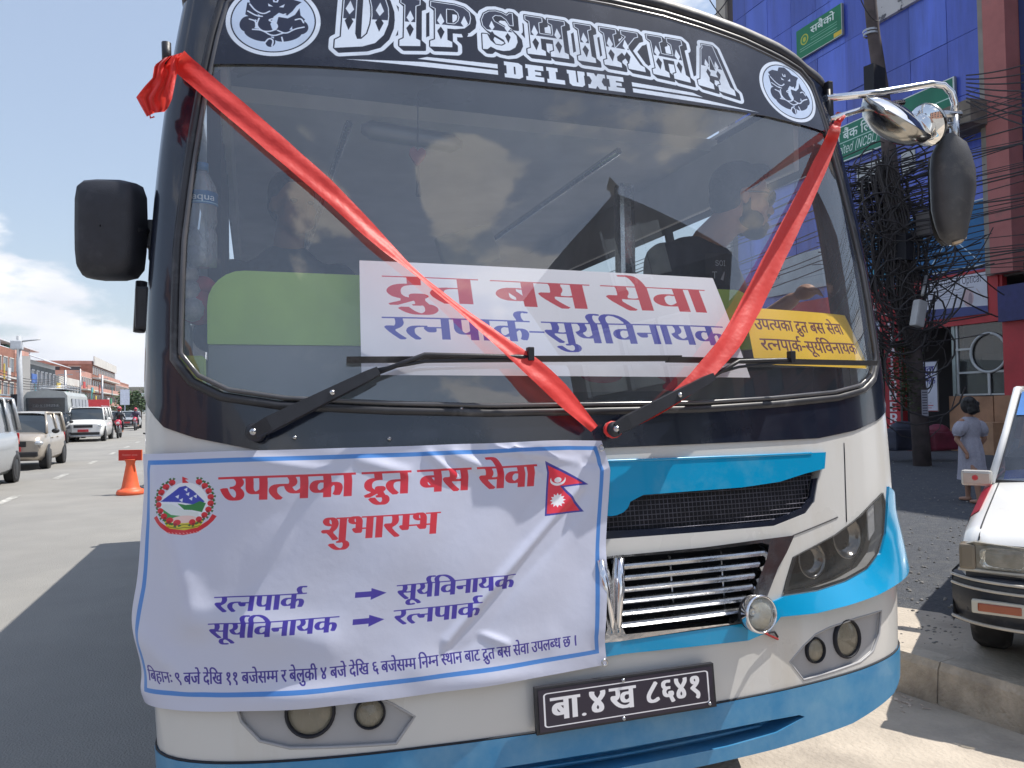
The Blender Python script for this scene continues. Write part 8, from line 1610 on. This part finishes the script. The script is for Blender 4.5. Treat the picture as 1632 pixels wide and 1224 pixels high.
def car(name, label, loc, head, L, W, H, hood=.95, belt=.98, nose=.30, ws=.42, kind='hatch', paint=None, group=None, cat='car', extra=None, wr=.30):
    """head = direction the front points to; local +x is forward"""
    root = empty(name, tuple(loc), label, cat, group, rz=math.atan2(head[1], head[0]))
    xf, xr = L / 2, -L / 2; n = 26; xs = np.linspace(xr, xf, n)
    xws = xf - nose * L * .62                             # foot of the windscreen
    def ztop(x):
        f = (xf - x) / L
        if x > xws: return hood - (hood - belt * .74) * max(0, 1 - f / .10) ** 2 * .8 + (belt - hood) * (1 - (x - xws) / (xf - xws)) * .5
        return belt if kind != 'van' else belt
    def hw(x): u = abs(2 * x / L); return W / 2 * (1 - .16 * u ** 7 - .02 * u * u)
    rows = []
    for x in xs:
        w, zt = hw(x), ztop(x); u = abs(2 * x / L); zb_ = .22 + .10 * u ** 8
        r = [(0, zb_), (w * .86, zb_), (w * .97, zb_ + .10), (w, zb_ + (zt - zb_) * .45), (w * .985, zb_ + (zt - zb_) * .78), (w * .93, zt - .02), (w * .80, zt + .015), (w * .4, zt + .035), (0, zt + .04)]
        rows.append([Vector((x, y, z)) for y, z in r] + [Vector((x, -y, z)) for y, z in r[-2:0:-1]])
    m_ = len(rows[0]); mb = MB().grid([r + r[:1] for r in rows]); b = len(mb.V); mb.F += [tuple(range(m_))[::-1], tuple(b - m_ - 1 + i for i in range(m_))]; mb.S += [False, False]
    mb.build('body', paint, root)
    # cabin
    xr0 = xws - ws * (1.0 if kind != 'van' else .8); xrr = xr + {'hatch': .30, 'suv': .34, 'van': .10, 'bus': .06}[kind]; xrb = xr + .05
    zr = H; st = [(xws, belt * 1.0, .90, 0), (xws - (xws - xr0) * .5, (belt + zr) / 2 + .03, .84, .5), (xr0, zr - .05, .78, 1), ((xr0 + xrr) / 2, zr, .78, 1), (xrr, zr - .05, .76, 1), ((xrr + xrb) / 2, (belt + zr) / 2, .80, .5), (xrb, belt, .86, 0)]
    rows = []
    for x, z, k, _ in st:
        wb = hw(x) * .93; wt = W / 2 * k * .97; zb2 = belt - .03; q = (z - zb2) / max(zr - zb2, .01); wt2 = wb + (wt - wb) * min(q, 1)
        r = [(wb, zb2), ((wb * .4 + wt2 * .6), zb2 + (z - zb2) * .6), (wt2, z - .03 * q), (wt2 * .90, z), (0, z + .025 * q)]
        rows.append([Vector((x, y, zz_)) for y, zz_ in r] + [Vector((x, -y, zz_)) for y, zz_ in r[-2::-1]])
    MB().grid(rows, smooth=False).build('cabin_glass', car_glass, root)
    rf = MB(); R2 = []
    for x in np.linspace(xrr - .02, xr0 + .06, 6):
        R2.append([Vector((x, y * W / 2 * .80, zr + .022 - .05 * abs(y) ** 4 - .04 * ((x - (xrr + xr0) / 2) / ((xr0 - xrr) / 2)) ** 4)) for y in np.linspace(-1, 1, 9)])
    rf.grid(R2); rf.grid([[p - Vector((0, 0, .04)) for p in r] for r in R2]); rf.build('roof', paint, root)
    for s in (1, -1):
        pm = MB(); wb = W / 2 * .925
        pm.tube([(xws + .02, s * hw(xws) * .93, belt), (xr0, s * W / 2 * .775, zr - .02)], .032, 5); pm.tube([(xrb + .06, s * wb * .95, belt), (xrr, s * W / 2 * .77, zr - .03)], .055, 5)
        for q in ((.46,) if kind == 'hatch' else (.33, .68)): x = xws - (xws - xrb) * q - .1; pm.tube([(x, s * wb, belt - .02), (x, s * W / 2 * .79, zr - .03)], .035, 5)
        pm.tube([(xr0 + .02, s * W / 2 * .785, zr - .03), (xrr, s * W / 2 * .775, zr - .03)], .03, 5); pm.build('pillar', paint, root)
        for x in (xf - .17 * L - .05, xr + .17 * L): 
            wheel(x, s * (W / 2 - .11), wr, .20, root, s); MB().lathe([(wr * 1.18, 0), (wr * 1.18, .012), (.001, .012)], (x, s * (hw(x) - .010), wr * 1.03), (0, s, 0), 20).build('wheel_arch', trim, root)
        MB().ellipsoid((xws - .22, s * (W / 2 + .10), belt + .05), (.06, .10, .07), 10, 6).build('door_mirror', paint if kind == 'suv' else trim, root)
        zl = belt * .74; e = Matrix.Rotation(-s * .35, 3, 'Z')
        MB().ellipsoid((xf - .10, s * W / 2 * .70, zl), (.10, W * .13, .085), 14, 8, e).build('headlight', lampw, root)
        MB().box((xr + .03, s * W / 2 * .78, belt * .82), (.06, .16, .26), bev=.02).build('tail_light', lampr, root)
        for x in (xws - .45, xws - 1.2): MB().box((x, s * (hw(x) * 1.0), belt * .86), (.16, .03, .03)).build('door_handle', paint, root)
    MB().box((xf - .02, 0, belt * .72), (.06, W * .46, .15), bev=.02).build('radiator_grille', trim, root)
    MB().box((xf - .0, 0, .42), (.10, W * .80, .13), bev=.03).build('bumper_intake', trim, root)
    MB().box((xf + .03, 0, .56), (.03, .48, .12), bev=.005).build('number_plate', plate_r, root)
    if kind == 'suv':
        MB().box((xf - .03, 0, .30), (.12, W * .86, .10), bev=.03).build('skid_plate', rimm, root)
        for s in (1, -1): MB().tube([(xr0, s * W * .36, zr + .05), (xrr, s * W * .36, zr + .05)], .02, 5).build('roof_rail', rimm, root)
    return root
silver = mat('silver_paint', (.48, .50, .52), .28, .55, var=.05, coat=.5); beige = mat('beige_paint', (.50, .44, .37), .30, .5, var=.05, coat=.5); whitep = mat('white_car_paint', (.78, .78, .77), .25, var=.03, coat=.6); darkp = mat('dark_car_paint', (.03, .035, .045), .25, .3, coat=.5)
tow = (-SD.x * 1, -SD.y, 0)
def gpos(px, py): p = Vector(on_ground(px, py, 0)); return p
p = gpos(30, 752); c = gpos(62, 745) ; 
car('parked_car', 'beige hatchback in the left lane, partly hidden by the silver van', Vector((-6.85, 22.9, 0)), tow, 3.6, 1.55, 1.52, .92, .95, paint=beige, group='oncoming cars')
car('van', 'silver van cut off by the left edge of the picture', Vector((-6.50, 16.0, 0)), tow, 4.5, 1.74, 1.84, 1.12, 1.12, nose=.22, kind='suv', paint=silver, group='oncoming cars', cat='van', wr=.31)
q = gpos(137, 703); print('suv ground', q)
car('sports_utility_car', 'white sports utility car driving towards the viewer in the left lane', q + Vector((0, 1.0, 0)), tow, 4.6, 1.84, 1.74, 1.08, 1.08, kind='suv', paint=whitep, group='oncoming cars', wr=.35)
for px, d, m_, lb, knd, LL, HH, rev in ((84, 38, darkp, 'dark car between the beige hatchback and the white sports utility car', 'hatch', 3.8, 1.5, 1), (190, 74, darkp, 'dark car far down the road behind the motorcyclist', 'hatch', 4.2, 1.5, 1), (206, 66, silver, 'silver car far down the road beside the bus edge', 'hatch', 4.2, 1.5, 1), (168, 95, whitep, 'small white car far behind the white sports utility car', 'hatch', 4.2, 1.55, 1), (112, 52, whitep, 'white car behind the row of queued cars', 'suv', 4.3, 1.7, 1)):
    c = Vector(at_depth(px, 640, d)); c.z = 0; car('distant_car', lb, c, tow, LL, 1.7, HH, paint=m_, kind=knd, group='oncoming cars')
# grey minibus in the queue
c = Vector(at_depth(92, 640, 42)); c.z = 0
mbus = empty('minibus', tuple(c), 'grey minibus with a dark rear window in the queue behind the beige car', 'minibus', rz=math.atan2(tow[1], tow[0]))
gm = mat('minibus_paint', (.36, .38, .38), .4, var=.08, dirt=(.25, .24, .22)); prof = [(0, .4), (1.0, .4), (1.06, .9), (1.06, 1.5), (1.0, 2.35), (.85, 2.55), (0, 2.66)]
rows = [[Vector((x, y * k, z)) for y, z in prof] + [Vector((x, -y * k, z)) for y, z in prof[-2::-1]] for x, k in ((-3.4, .93), (-3.2, 1), (3.0, 1), (3.3, .95))]
m1 = MB().grid(rows, smooth=False); nb = len(rows[0]); m1.F += [tuple(range(nb))[::-1], tuple(3 * nb + i for i in range(nb))]; m1.S += [False, False]; m1.build('body', gm, mbus)
MB().box((3.31, 0, 1.85), (.06, 1.7, .8), bev=.02).build('windscreen', car_glass, mbus); MB().box((3.33, 0, 1.85), (.02, 1.2, .12)).build('screen_strip', tin, mbus)
for s in (1, -1):
    for k in range(5): MB().box((-2.6 + k * 1.15, s * 1.055, 1.85), (1.0, .05, .7), rx=s * R(4)).build('window', car_glass, mbus)
    for x in (-2.2, 2.3): wheel(x, s * .95, .38, .24, mbus, s)
    MB().ellipsoid((3.33, s * .78, .85), (.05, .16, .12)).build('headlight', lampw, mbus)
MB().box((0, 0, 2.72), (4.2, 1.5, .05)).tube([(-2, .75, 2.86), (2, .75, 2.86), (2, -.75, 2.86), (-2, -.75, 2.86)], .03, 5, closed=True).build('roof_rack', steel, mbus)
# motorcyclist
def motorcycle(loc, head, fair, label, rider=None, k=1.):
    root = empty('motorcycle', tuple(loc), label, 'motorcycle', rz=math.atan2(head[1], head[0]))
    for x in (.66, -.66):
        w = MB().tube([(x + .25 * math.cos(t), 0, .30 + .25 * math.sin(t)) for t in np.linspace(0, 2 * math.pi, 21)[:-1]], .055, 6, closed=True).build('wheel', tyre, root)
        m = MB().lathe([(.06, -.06), (.06, .06)], (x, 0, .30), (0, 1, 0), 10)
        for q in range(6): m.tube([(x, 0, .30), (x + .22 * math.cos(q * 1.05), 0, .30 + .22 * math.sin(q * 1.05))], .008, 4)
        m.build('spokes', rimm, w)
    MB().ellipsoid((.08, 0, .82), (.30, .15, .16), 14, 8).ellipsoid((.50, 0, .88), (.16, .17, .18), 12, 8).build('fuel_tank', fair, root)
    MB().ellipsoid((-.42, 0, .80), (.36, .13, .07), 14, 8).build('seat', trim, root)
    MB().box((.02, 0, .45), (.42, .26, .32), bev=.06).build('engine', steel, root)
    MB().tube([(.66, .07, .30), (.44, .07, .98)], .025, 6).tube([(.66, -.07, .30), (.44, -.07, .98)], .025, 6).build('front_fork', steel, root)
    MB().tube([(.34, .36, 1.06), (.44, .2, 1.03), (.46, 0, 1.0), (.44, -.2, 1.03), (.34, -.36, 1.06)], .018, 6).build('handlebar', trim, root)
    MB().ellipsoid((.60, 0, .86), (.07, .10, .10), 12, 8).build('headlight', lampw, root)
    MB().tube([(.1, -.16, .35), (-.5, -.2, .36), (-.85, -.2, .44)], .04, 8).build('exhaust', chrome_d, root)
    MB().box((-.62, 0, .62), (.5, .16, .10), bev=.03, ry=.2).build('rear_mudguard', fair, root)
    return root
redm = mat('red_fairing', (.5, .02, .06), .3, coat=.4)
q = gpos(190, 698)
motorcycle(q, tow, redm, 'red motorcycle ridden towards the viewer beside the bus edge')
def rider(loc, rz, jm, hm, label):
    root = empty('person', tuple(loc), label, 'person', rz=rz)
    b_ = MB().cap((-.30, 0, .92), (-.12, 0, 1.38), .16, .18).ellipsoid((-.06, 0, 1.62), (.10, .085, .12)).cap((-.1, 0, 1.42), (-.07, 0, 1.56), .06, .055)
    for s in (1, -1):
        b_.cap((-.10, s * .20, 1.36), (.08, s * .30, 1.14), .06, .045).cap((.08, s * .30, 1.14), (.36, s * .33, 1.08), .042, .03).cap((-.28, s * .12, .92), (.14, s * .20, .80), .09, .07).cap((.14, s * .20, .80), (.0, s * .18, .38), .065, .045).cap((.0, s * .18, .36), (.16, s * .18, .34), .045, .035)
    remesh(b_, 'body', .03, skin_m, root, smooth=3)
    j = MB().cap((-.30, 0, .90), (-.12, 0, 1.36), .18, .20)
    for s in (1, -1): j.cap((-.10, s * .20, 1.36), (.08, s * .30, 1.14), .08, .06).cap((.08, s * .30, 1.14), (.32, s * .33, 1.085), .055, .045)
    remesh(j, 'jacket', .03, jm, root, smooth=3)
    t = MB()
    for s in (1, -1): t.cap((-.28, s * .12, .90), (.14, s * .20, .80), .105, .085).cap((.14, s * .20, .80), (.0, s * .18, .42), .08, .055)
    remesh(t, 'trousers', .03, trim, root, smooth=3)
    MB().ellipsoid((-.06, 0, 1.65), (.14, .125, .14), 16, 10).build('helmet', hm, root); MB().ellipsoid((.02, 0, 1.63), (.075, .10, .05), 12, 8).build('visor', car_glass, root)
rider(q, math.atan2(tow[1], tow[0]), darkp, mat('red_helmet', (.45, .03, .04), .25, coat=.4), 'rider in dark jacket and red helmet on the red motorcycle')
for px, d, lb in ((216, 60, 'far motorcycle close to the bus edge'),):
    c = Vector(at_depth(px, 640, d)); c.z = 0; motorcycle(c, tow, darkp if px < 100 else redm, lb); rider(c, math.atan2(tow[1], tow[0]), mat('jacket_%d' % px, (.06, .05, .09), .8), redm, ['rider in dark clothes between the beige car and white car', 'rider on the far motorcycle near the bus edge'][px > 100])
# parked motorcycle half hidden behind the bus flank
c = Vector(on_ground(236, 782, 0)); motorcycle(c + Vector((.25, .5, 0)), (-.2, 1, 0), trim, 'dark parked motorcycle whose wheel shows between the orange stand and the bus')
# orange-red plastic stand
b_ = Vector(on_ground(208, 788, 0)); K = float((b_ - Vector(CC)).dot(Vector(CF))) / FPX
orange = mat('orange_plastic', (.80, .13, .045), .5, var=.08, scale=5, dirt=(.55, .16, .10), dscale=4)
stn = empty('traffic_stand', tuple(b_), 'orange plastic traffic stand with a flat red sign plate, left of the bus', 'traffic stand')
MB().lathe([(.001, .0), (20 * K, .0), (21 * K, 3 * K), (19 * K, 8 * K), (15 * K, 9 * K), (13 * K, 12 * K), (9 * K, 34 * K), (6.5 * K, 48 * K), (7 * K, 52 * K), (10 * K, 56 * K), (.001, 56 * K)], (0, 0, 0), (0, 0, 1), 28).build('cone', orange, stn)
pf = -Vector(CF); pf.z = 0; pf.normalize(); pr_ = Vector((-pf.y, pf.x, 0)); pr_ = pr_ if pr_.x > 0 else -pr_
w_, z0_, z1_ = 18.5 * K, 54 * K, 71 * K
MB().prism([(-1, z0_), (1, z0_), (1, z1_), (-1, z1_)], lambda u, v, w: pr_ * u * w_ + Vector((0, 0, v)) - pf * (w - .015), .03).build('sign_plate', orange, stn)
mesh_obj('plate_face', [pr_ * u * w_ * .97 + Vector((0, 0, v)) + pf * .019 for u, v in ((-1, z0_ + .005), (1, z0_ + .005), (1, z1_ - .005), (-1, z1_ - .005))], [(0, 1, 2, 3)], mat('stand_print', (0, 0, 0), .5, var=.05, image=print_sign('stand')), stn, uvs=[(0, 0), (1, 0), (1, 1), (0, 1)])

# ------------------------------------------------------------------ small white hatchback parked on the right, seen close up
cz = KH; g = D(1512, 900, 3.68); print('car corner', g)
hc = empty('parked_hatchback', (g.x + .74 * math.cos(R(-56)), g.y + .74 * math.sin(R(-56)), cz), 'old white hatchback with red side stripe parked nose-on at the right edge', 'car', rz=R(-56))
wp = mat('hatchback_white', (.80, .80, .79), .22, var=.03, scale=2, coat=.6, dirt=(.60, .57, .54), dscale=4, dmin=.6, dmax=.9); redst = mat('red_stripe_paint', (.62, .03, .06), .3, coat=.4)
bump_m = mat('bumper_black', (.022, .026, .036), .38, var=.2, scale=8, dirt=(.10, .095, .09), dscale=7)
def hx(y): return .72                                      # half width
def section(rows, name, m, smooth=True): return MB().grid([[Vector(p) for p in r] for r in rows], smooth=smooth).build(name, m, hc)
# local: x to the right, y into the picture (front of car at y = 0), z up
def prof_side(y):                                         # top of the bonnet / belt line
    return np.interp(y, [0, .03, .10, .30, .80, 1.05, 3.2], [.60, .64, .670, .705, .78, .815, .84])
rows = []
for y in [0, .015, .05, .10, .18, .3, .5, .7, .9, 1.05, 1.4, 2.0, 2.6, 3.1, 3.2]:
    w = .72 - .05 * max(0, 1 - y / .25) ** 2 - (.06 if y > 3.15 else 0); zt_ = prof_side(y)
    r = [(-w + .06, y, .26), (-w + .01, y, .32), (-w, y, .50), (-w + .004, y, zt_ - .10), (-w + .03, y, zt_ - .035), (-w + .075, y, zt_), (-w + .11, y, zt_ + .006), (-w * .5, y, zt_ + .030), (0, y, zt_ + .038)]
    rows.append(r + [(-a, b, c) for a, b, c in r[-2::-1]])
section(rows, 'body', wp)
section([[(x, 0, .30), (x, 0, .62 if abs(x) < .6 else .60)] for x in np.linspace(-.67, .67, 9)], 'front_panel', bump_m, False)
# bonnet shut line and red flank stripe
MB().tube([(-.615, y, float(prof_side(y)) + .006) for y in np.linspace(.02, 1.0, 10)], .0035, 5).build('bonnet_seam', dark_in, hc)
MB().tube([(x, .055, .638 + .026 * (1 - (x / .62) ** 2)) for x in np.linspace(-.60, .60, 10)], .0035, 5).build('bonnet_seam', dark_in, hc)
rr_ = []
for y in np.linspace(.42, 3.0, 16): 
    zt_ = float(prof_side(y)); k_ = min((y - .35) / .55, 1); rr_.append([(-.724 + .004, y, zt_ - .10 - .05 * k_), (-.724 + .006, y, zt_ - .10), (-.69 - .004, y, zt_ - .034), (-.645 - .006 * (1 - k_), y, zt_ + .003)])
section(rr_, 'side_stripe', redst)
# cabin: glass, pillars, roof
A0, A1 = 1.02, 1.58; zr = 1.37
gl2 = glass_mat('hatch_windscreen', (.45, .50, .55), 2.2, .08, (.4, .45, .55), .0, 5)
def scr(u, v): w = .63 - .09 * v; return (u * w, A0 + (A1 - A0) * v - .05 * (1 - u * u), .820 + (zr - .84) * v)
section([[scr(u, v) for u in np.linspace(-1, 1, 11)] for v in np.linspace(0, 1, 5)], 'windscreen', gl2)
section([[tuple(Vector(scr(u, v)) + Vector((0, -.004, .003))) for u in np.linspace(-.97, .97, 9)] for v in (.70, .97)], 'screen_strip', mat('top_reflection_blue', (.10, .26, .62), .35))  # blue strip stands in for a reflection along the screen top
section([[tuple(Vector(scr(u, v)) + Vector((0, .10, -.03))) for u in np.linspace(-.97, .97, 9)] for v in (.02, .22)], 'low_reflection', mat('low_reflection_blue', (.03, .10, .50), .8, var=.2))  # blue sheet stands in for a reflection at the screen foot
for s in (1, -1):
    MB().tube([(s * .655, A0 - .03, .812), (s * .60, (A0 + A1) / 2, 1.09), (s * .555, A1, zr - .02), (s * .55, 2.4, zr - .01)], [.022, .020, .022, .022], 8).build('pillar', wp, hc)
    section([[(s * .68, y, .83) for y in np.linspace(1.15, 3.0, 5)], [(s * .56, y, zr - .03) for y in np.linspace(1.62, 2.9, 5)]], 'side_window', gl2, False)
    MB().tube([(s * .69, 2.05, .82), (s * .565, 2.05, zr - .02)], .03, 6).build('pillar', wp, hc)
MB().tube([scr(u, 0) for u in np.linspace(-1.02, 1.02, 9)], .012, 6).build('screen_seal', rubber, hc)
section([[(x, y, zr + .03 - .05 * abs(x / .56) ** 3 - .03 * abs((y - 2.25) / .7) ** 4) for x in np.linspace(-.56, .56, 9)] for y in np.linspace(1.56, 2.95, 8)], 'roof', wp)
MB().tube([(-.30, A0 - .05, .835), (-.05, A0 - .03, .85), (.30, A0 - .06, .845)], .009, 6).lathe([(.02, 0), (.018, .02), (.001, .025)], (-.30, A0 - .06, .83), (0, -.3, 1), 10).build('wiper', trim, hc)
MB().box((0, 2.2, .75), (1.2, 2, .4)).box((-.32, 1.9, 1.1), (.4, .1, .5), bev=.04).box((.32, 1.9, 1.1), (.4, .1, .5), bev=.04).build('seats', dark_in, hc)
# headlights, grille, bumper
for s in (-1, 1):
    zc_, xc = .555, s * .53
    P = [(-.145 * s, -.07), (-.150 * s, .055), (-.10 * s, .072), (.115 * s, .060), (.145 * s, -.055), (.12 * s, -.075)]
    hb = MB().prism([(xc - a * -1 if False else xc + a * -s * s, zc_ + b) for a, b in P], lambda u, v, w: Vector((u, -.018 + w + .10 * max(0, abs(u) - .60) * 2, v)), .05).build('headlight', mat('headlight_surround_%d' % s, (.30, .29, .26), .4, .4, var=.2, scale=20, dirt=(.18, .16, .12), dscale=14), hc)
    rp = [(xc - s * .01 + (.088 + .004 * (q % 2)) * np.sign(math.cos(t)) * abs(math.cos(t)) ** .45, zc_ + .004 + .050 * np.sign(math.sin(t)) * abs(math.sin(t)) ** .45) for q, t in enumerate(np.linspace(0, 2 * math.pi, 29)[:-1])]
    cxm = xc - s * .01; rows = []
    for f_, dy in ((1, 0), (.9, .012), (.6, .028), (.25, .034), (.02, .035)): rows.append([Vector((cxm + (u - cxm) * f_, -.026 + dy, zc_ + .004 + (v - zc_ - .004) * f_)) for u, v in rp + rp[:1]])
    MB().grid(rows).build('reflector', mat('bright_reflector_%d' % s, (.80, .79, .74), .12, 1., var=.3, scale=60, bump=.4, bscale=90), hb)
    rows = [[Vector((cxm + (u - cxm) * f_, -.028 - dy, zc_ + .004 + (v - zc_ - .004) * f_)) for u, v in rp + rp[:1]] for f_, dy in ((1, 0), (.8, .008), (.4, .013), (.02, .014))]
    MB().grid(rows).build('lens', glass_mat('car_lens_%d' % s, (.9, .9, .88), 1.2, .10, (.6, .6, .58), .02, 14), hb)
    MB().box((s * .66, .03, zc_ + .0), (.07, .10, .12), bev=.015).build('side_lamp', mat('smoky_amber_%d' % s, (.20, .17, .13), .2), hb)
    MB().lathe([(.032, 0), (.034, .012), (.028, .016), (.001, .02)], (s * .36, -.03, .560), (0, -1, 0), 16).build('small_lamp', lens_y, hc)
    MB().tube([(s * .36, -.03, .53), (s * .36, -.02, .49)], .008, 6).build('small_lamp_stalk', trim, hc)
MB().box((0, -.012, .575), (.62, .03, .13), bev=.01).build('radiator_grille', trim, hc)
for k in range(4): MB().box((0, -.032, .535 + k * .028), (.56, .012, .007)).build('grille_bar', dark_in, hc)
MB().tube([(x, -.02 + .10 * max(0, abs(x) - .5) ** 1.2, .495) for x in np.linspace(-.70, .70, 15)], .008, 6).build('lower_trim', mat('cream_trim', (.55, .52, .46), .4), hc)
def bx(t): return (t * .735, -.085 + .16 * abs(t) ** 7)
rows = []
for t in np.linspace(-1, 1, 25):
    x, y = bx(t); k_ = .97 if abs(t) > .95 else 1; rows.append([(x * .97, y + .09, .47), (x, y + .01, .465), (x * 1.005, y, .43), (x * 1.005, y - .004, .34), (x * .99, y + .02, .26), (x * .95, y + .07, .225), (x * .9, y + .14, .22)])
for e_, t in ((0, -1), (-1, 1)):
    pass
ex = [[(-.735 - 0, y, z) for z in (.46, .43, .34, .26)] for y in (.07, .30)]
section(rows, 'bumper', bump_m); 
for s in (1, -1): section([[(s * .737, .07, z) for z in (.47, .43, .34, .27, .225)], [(s * .728, .34, z) for z in (.47, .43, .34, .27, .24)]], 'bumper_end', bump_m, False)
for z, r_ in ((.455, .007), (.415, .007), (.255, .008)):
    MB().tube([(bx(t)[0] * 1.005, bx(t)[1] - .004, z) for t in np.linspace(-1, -.58, 10)], r_, 6).build('bumper_trim', mat('trim_pale_%d' % int(z * 1000), (.50, .47, .42), .35), hc)
for s in (-1, 1):
    i_ = MB().box((s * .53, -.080, .345), (.22, .03, .062), bev=.008).build('indicator_bezel', mat('bezel_pale_%d' % s, (.52, .50, .44), .4), hc)
    MB().box((s * .53, -.094, .345), (.17, .012, .038), bev=.006).build('indicator', mat('indicator_glass_%d' % s, (.30, .07, .03), .2, coat=.4), i_)
for s in (1, -1):
    for y in (.55, 2.7):
        w = MB().lathe([(.15, -.08), (.24, -.08), (.262, -.05), (.262, .05), (.24, .08), (.16, .08)], (s * .62, y, .262), (s, 0, 0), 22).build('wheel', tyre, hc); MB().lathe([(.16, .07), (.14, .04), (.05, .04), (.04, .07), (.001, .07)], (s * .62, y, .262), (s, 0, 0), 16).build('rim', rimm, w)
MB().box((0, 1.6, .30), (1.3, 3.0, .12)).build('underbody', dark_in, hc)
MB().box((0, -.10, .40), (.46, .015, .11), bev=.004).build('number_plate', plate_r, hc)
# door mirror: pale brown pane with a red sticker
m0 = Vector(at_depth(1556, 762, 4.45)); hb_ = Matrix.Rotation(-hc.rotation_euler.z, 3, 'Z') @ (m0 - Vector(hc.location)); print('mirror local', hb_)
mm = MB().box(hb_ + Vector((0, .02, 0)), (.155, .06, .090), bev=.016).tube([hb_ + Vector((.05, .02, -.01)), Vector((-.66, 1.10, .86))], .012, 6).build('door_mirror', mat('mirror_shell', (.62, .60, .56), .25, .3, var=.1, dirt=(.3, .25, .2), dscale=12), hc)
MB().box(hb_ + Vector((.0, -.012, -.002)), (.130, .006, .062), bev=.002).build('mirror_face', mat('mirror_face_m', (.46, .38, .34), .2, .5), mm)
MB().lathe([(.016, 0), (.001, .001)], hb_ + Vector((-.005, -.017, .004)), (0, -1, 0), 9, smooth=False).build('sticker', mat('red_sticker', (.55, .05, .06), .5), mm)

# ------------------------------------------------------------------ woman walking away past the car
g = D(1545, 640, 9.6); g.z = KH
wm = empty('person', tuple(g), 'woman in a pale grey dress with puffed sleeves walking away beyond the hatchback', 'person', rz=0)
dress = mat('pale_dress', (.36, .35, .41), .85, var=.10, scale=40, bump=.4, bscale=26, bdist=.02)
b = MB(); z = 1.46
b.ellipsoid((-.03, 0, 1.40), (.085, .10, .115)).cap((-.02, .0, 1.22), (-.025, 0, 1.34), .05, .05).ellipsoid((0, 0, 1.10), (.15, .10, .16)).ellipsoid((0, 0, .90), (.12, .095, .16)).ellipsoid((0, .0, .76), (.155, .12, .15))
for s in (1, -1):
    a = Vector((s * .16, 0, 1.18)); e = a + Vector((s * .07, .0 - .03 * s, -.26)); h = e + Vector((-s * .05, .12 * s, -.20)); b.cap(a, e, .045, .036).cap(e, h, .035, .025).ellipsoid(h + Vector((0, 0, -.04)), (.022, .03, .045))
    hp_ = Vector((s * .08, 0, .72)); kn_ = hp_ + Vector((0, .14 * s, -.33)); ft = kn_ + Vector((0, -.02 + .02 * s, -.33)); b.cap(hp_, kn_, .075, .052).cap(kn_, ft, .05, .032).cap(ft + Vector((0, -.02, -.015)), ft + Vector((0, .13, -.03)), .035, .028)
remesh(b, 'body', .012, skin_m, wm, smooth=3)
h = MB().ellipsoid((-.03, -.015, 1.415), (.105, .115, .13), 20, 14).ellipsoid((-.03, -.075, 1.36), (.085, .06, .09)); 
for i in range(40): a = random.random() * 6.3; h.ellipsoid((-.03 + .09 * math.cos(a), -.03 + .08 * math.sin(a) - .02, 1.40 + random.uniform(-.09, .09)), (.03, .03, .035), 6, 4)
remesh(h, 'hair', .012, hair_m, wm, smooth=2)
rows = []
for z, rx, ry, dx in ((1.245, .07, .06, -.02), (1.22, .13, .085, -.01), (1.14, .175, .11, 0), (1.04, .165, .105, 0), (.97, .145, .10, 0), (.945, .140, .098, 0), (.92, .150, .105, 0), (.82, .175, .13, 0), (.70, .185, .145, .01), (.55, .19, .16, .01), (.42, .205, .18, .02), (.34, .215, .19, .02)):
    rows.append([Vector((dx + rx * math.cos(t) * (1 + .025 * math.sin(t * 9 + z * 6) * (z < .95)), ry * math.sin(t) * (1 + .05 * math.sin(t * 11) * (z < .95)), z)) for t in np.linspace(0, 2 * math.pi, 45)])
d_ = MB().grid(rows).build('dress', dress, wm)
for s in (1, -1):
    rows = []; a = Vector((s * .125, 0, 1.19)); e = Vector((s * .225, -.02 * s, .965))
    for t, r in ((0, .03), (.1, .07), (.3, .095), (.6, .098), (.85, .080), (.95, .052), (1.0, .058)):
        c = a.lerp(e, t); rows.append([c + Vector((r * math.cos(q) * .95 * (1 + .06 * math.sin(q * 8)), r * math.sin(q) * (1 + .06 * math.sin(q * 8)), -.25 * r * math.cos(q) * s * -1)) for q in np.linspace(0, 2 * math.pi, 29)])
    MB().grid(rows).build('puffed_sleeve', dress, wm)
wm.scale = (.86, .86, .86)
MB().box((.085, .0, 1.44), (.05, .10, .07), bev=.01).build('white_hair_clip', tin, wm)


# ------------------------------------------------------------------ the air
hz = bpy.data.materials.new('air'); hz.use_nodes = True; hz.node_tree.nodes.clear(); _o = hz.node_tree.nodes.new('ShaderNodeOutputMaterial'); _v = hz.node_tree.nodes.new('ShaderNodeVolumePrincipled')
_v.inputs['Color'].default_value = (.80, .87, 1, 1); _v.inputs['Density'].default_value = .00014; _v.inputs['Anisotropy'].default_value = .2; hz.node_tree.links.new(_v.outputs[0], _o.inputs['Volume'])
MB().box((0, 2000, 105), (6400, 5200, 215)).build('haze', hz, kind='stuff')
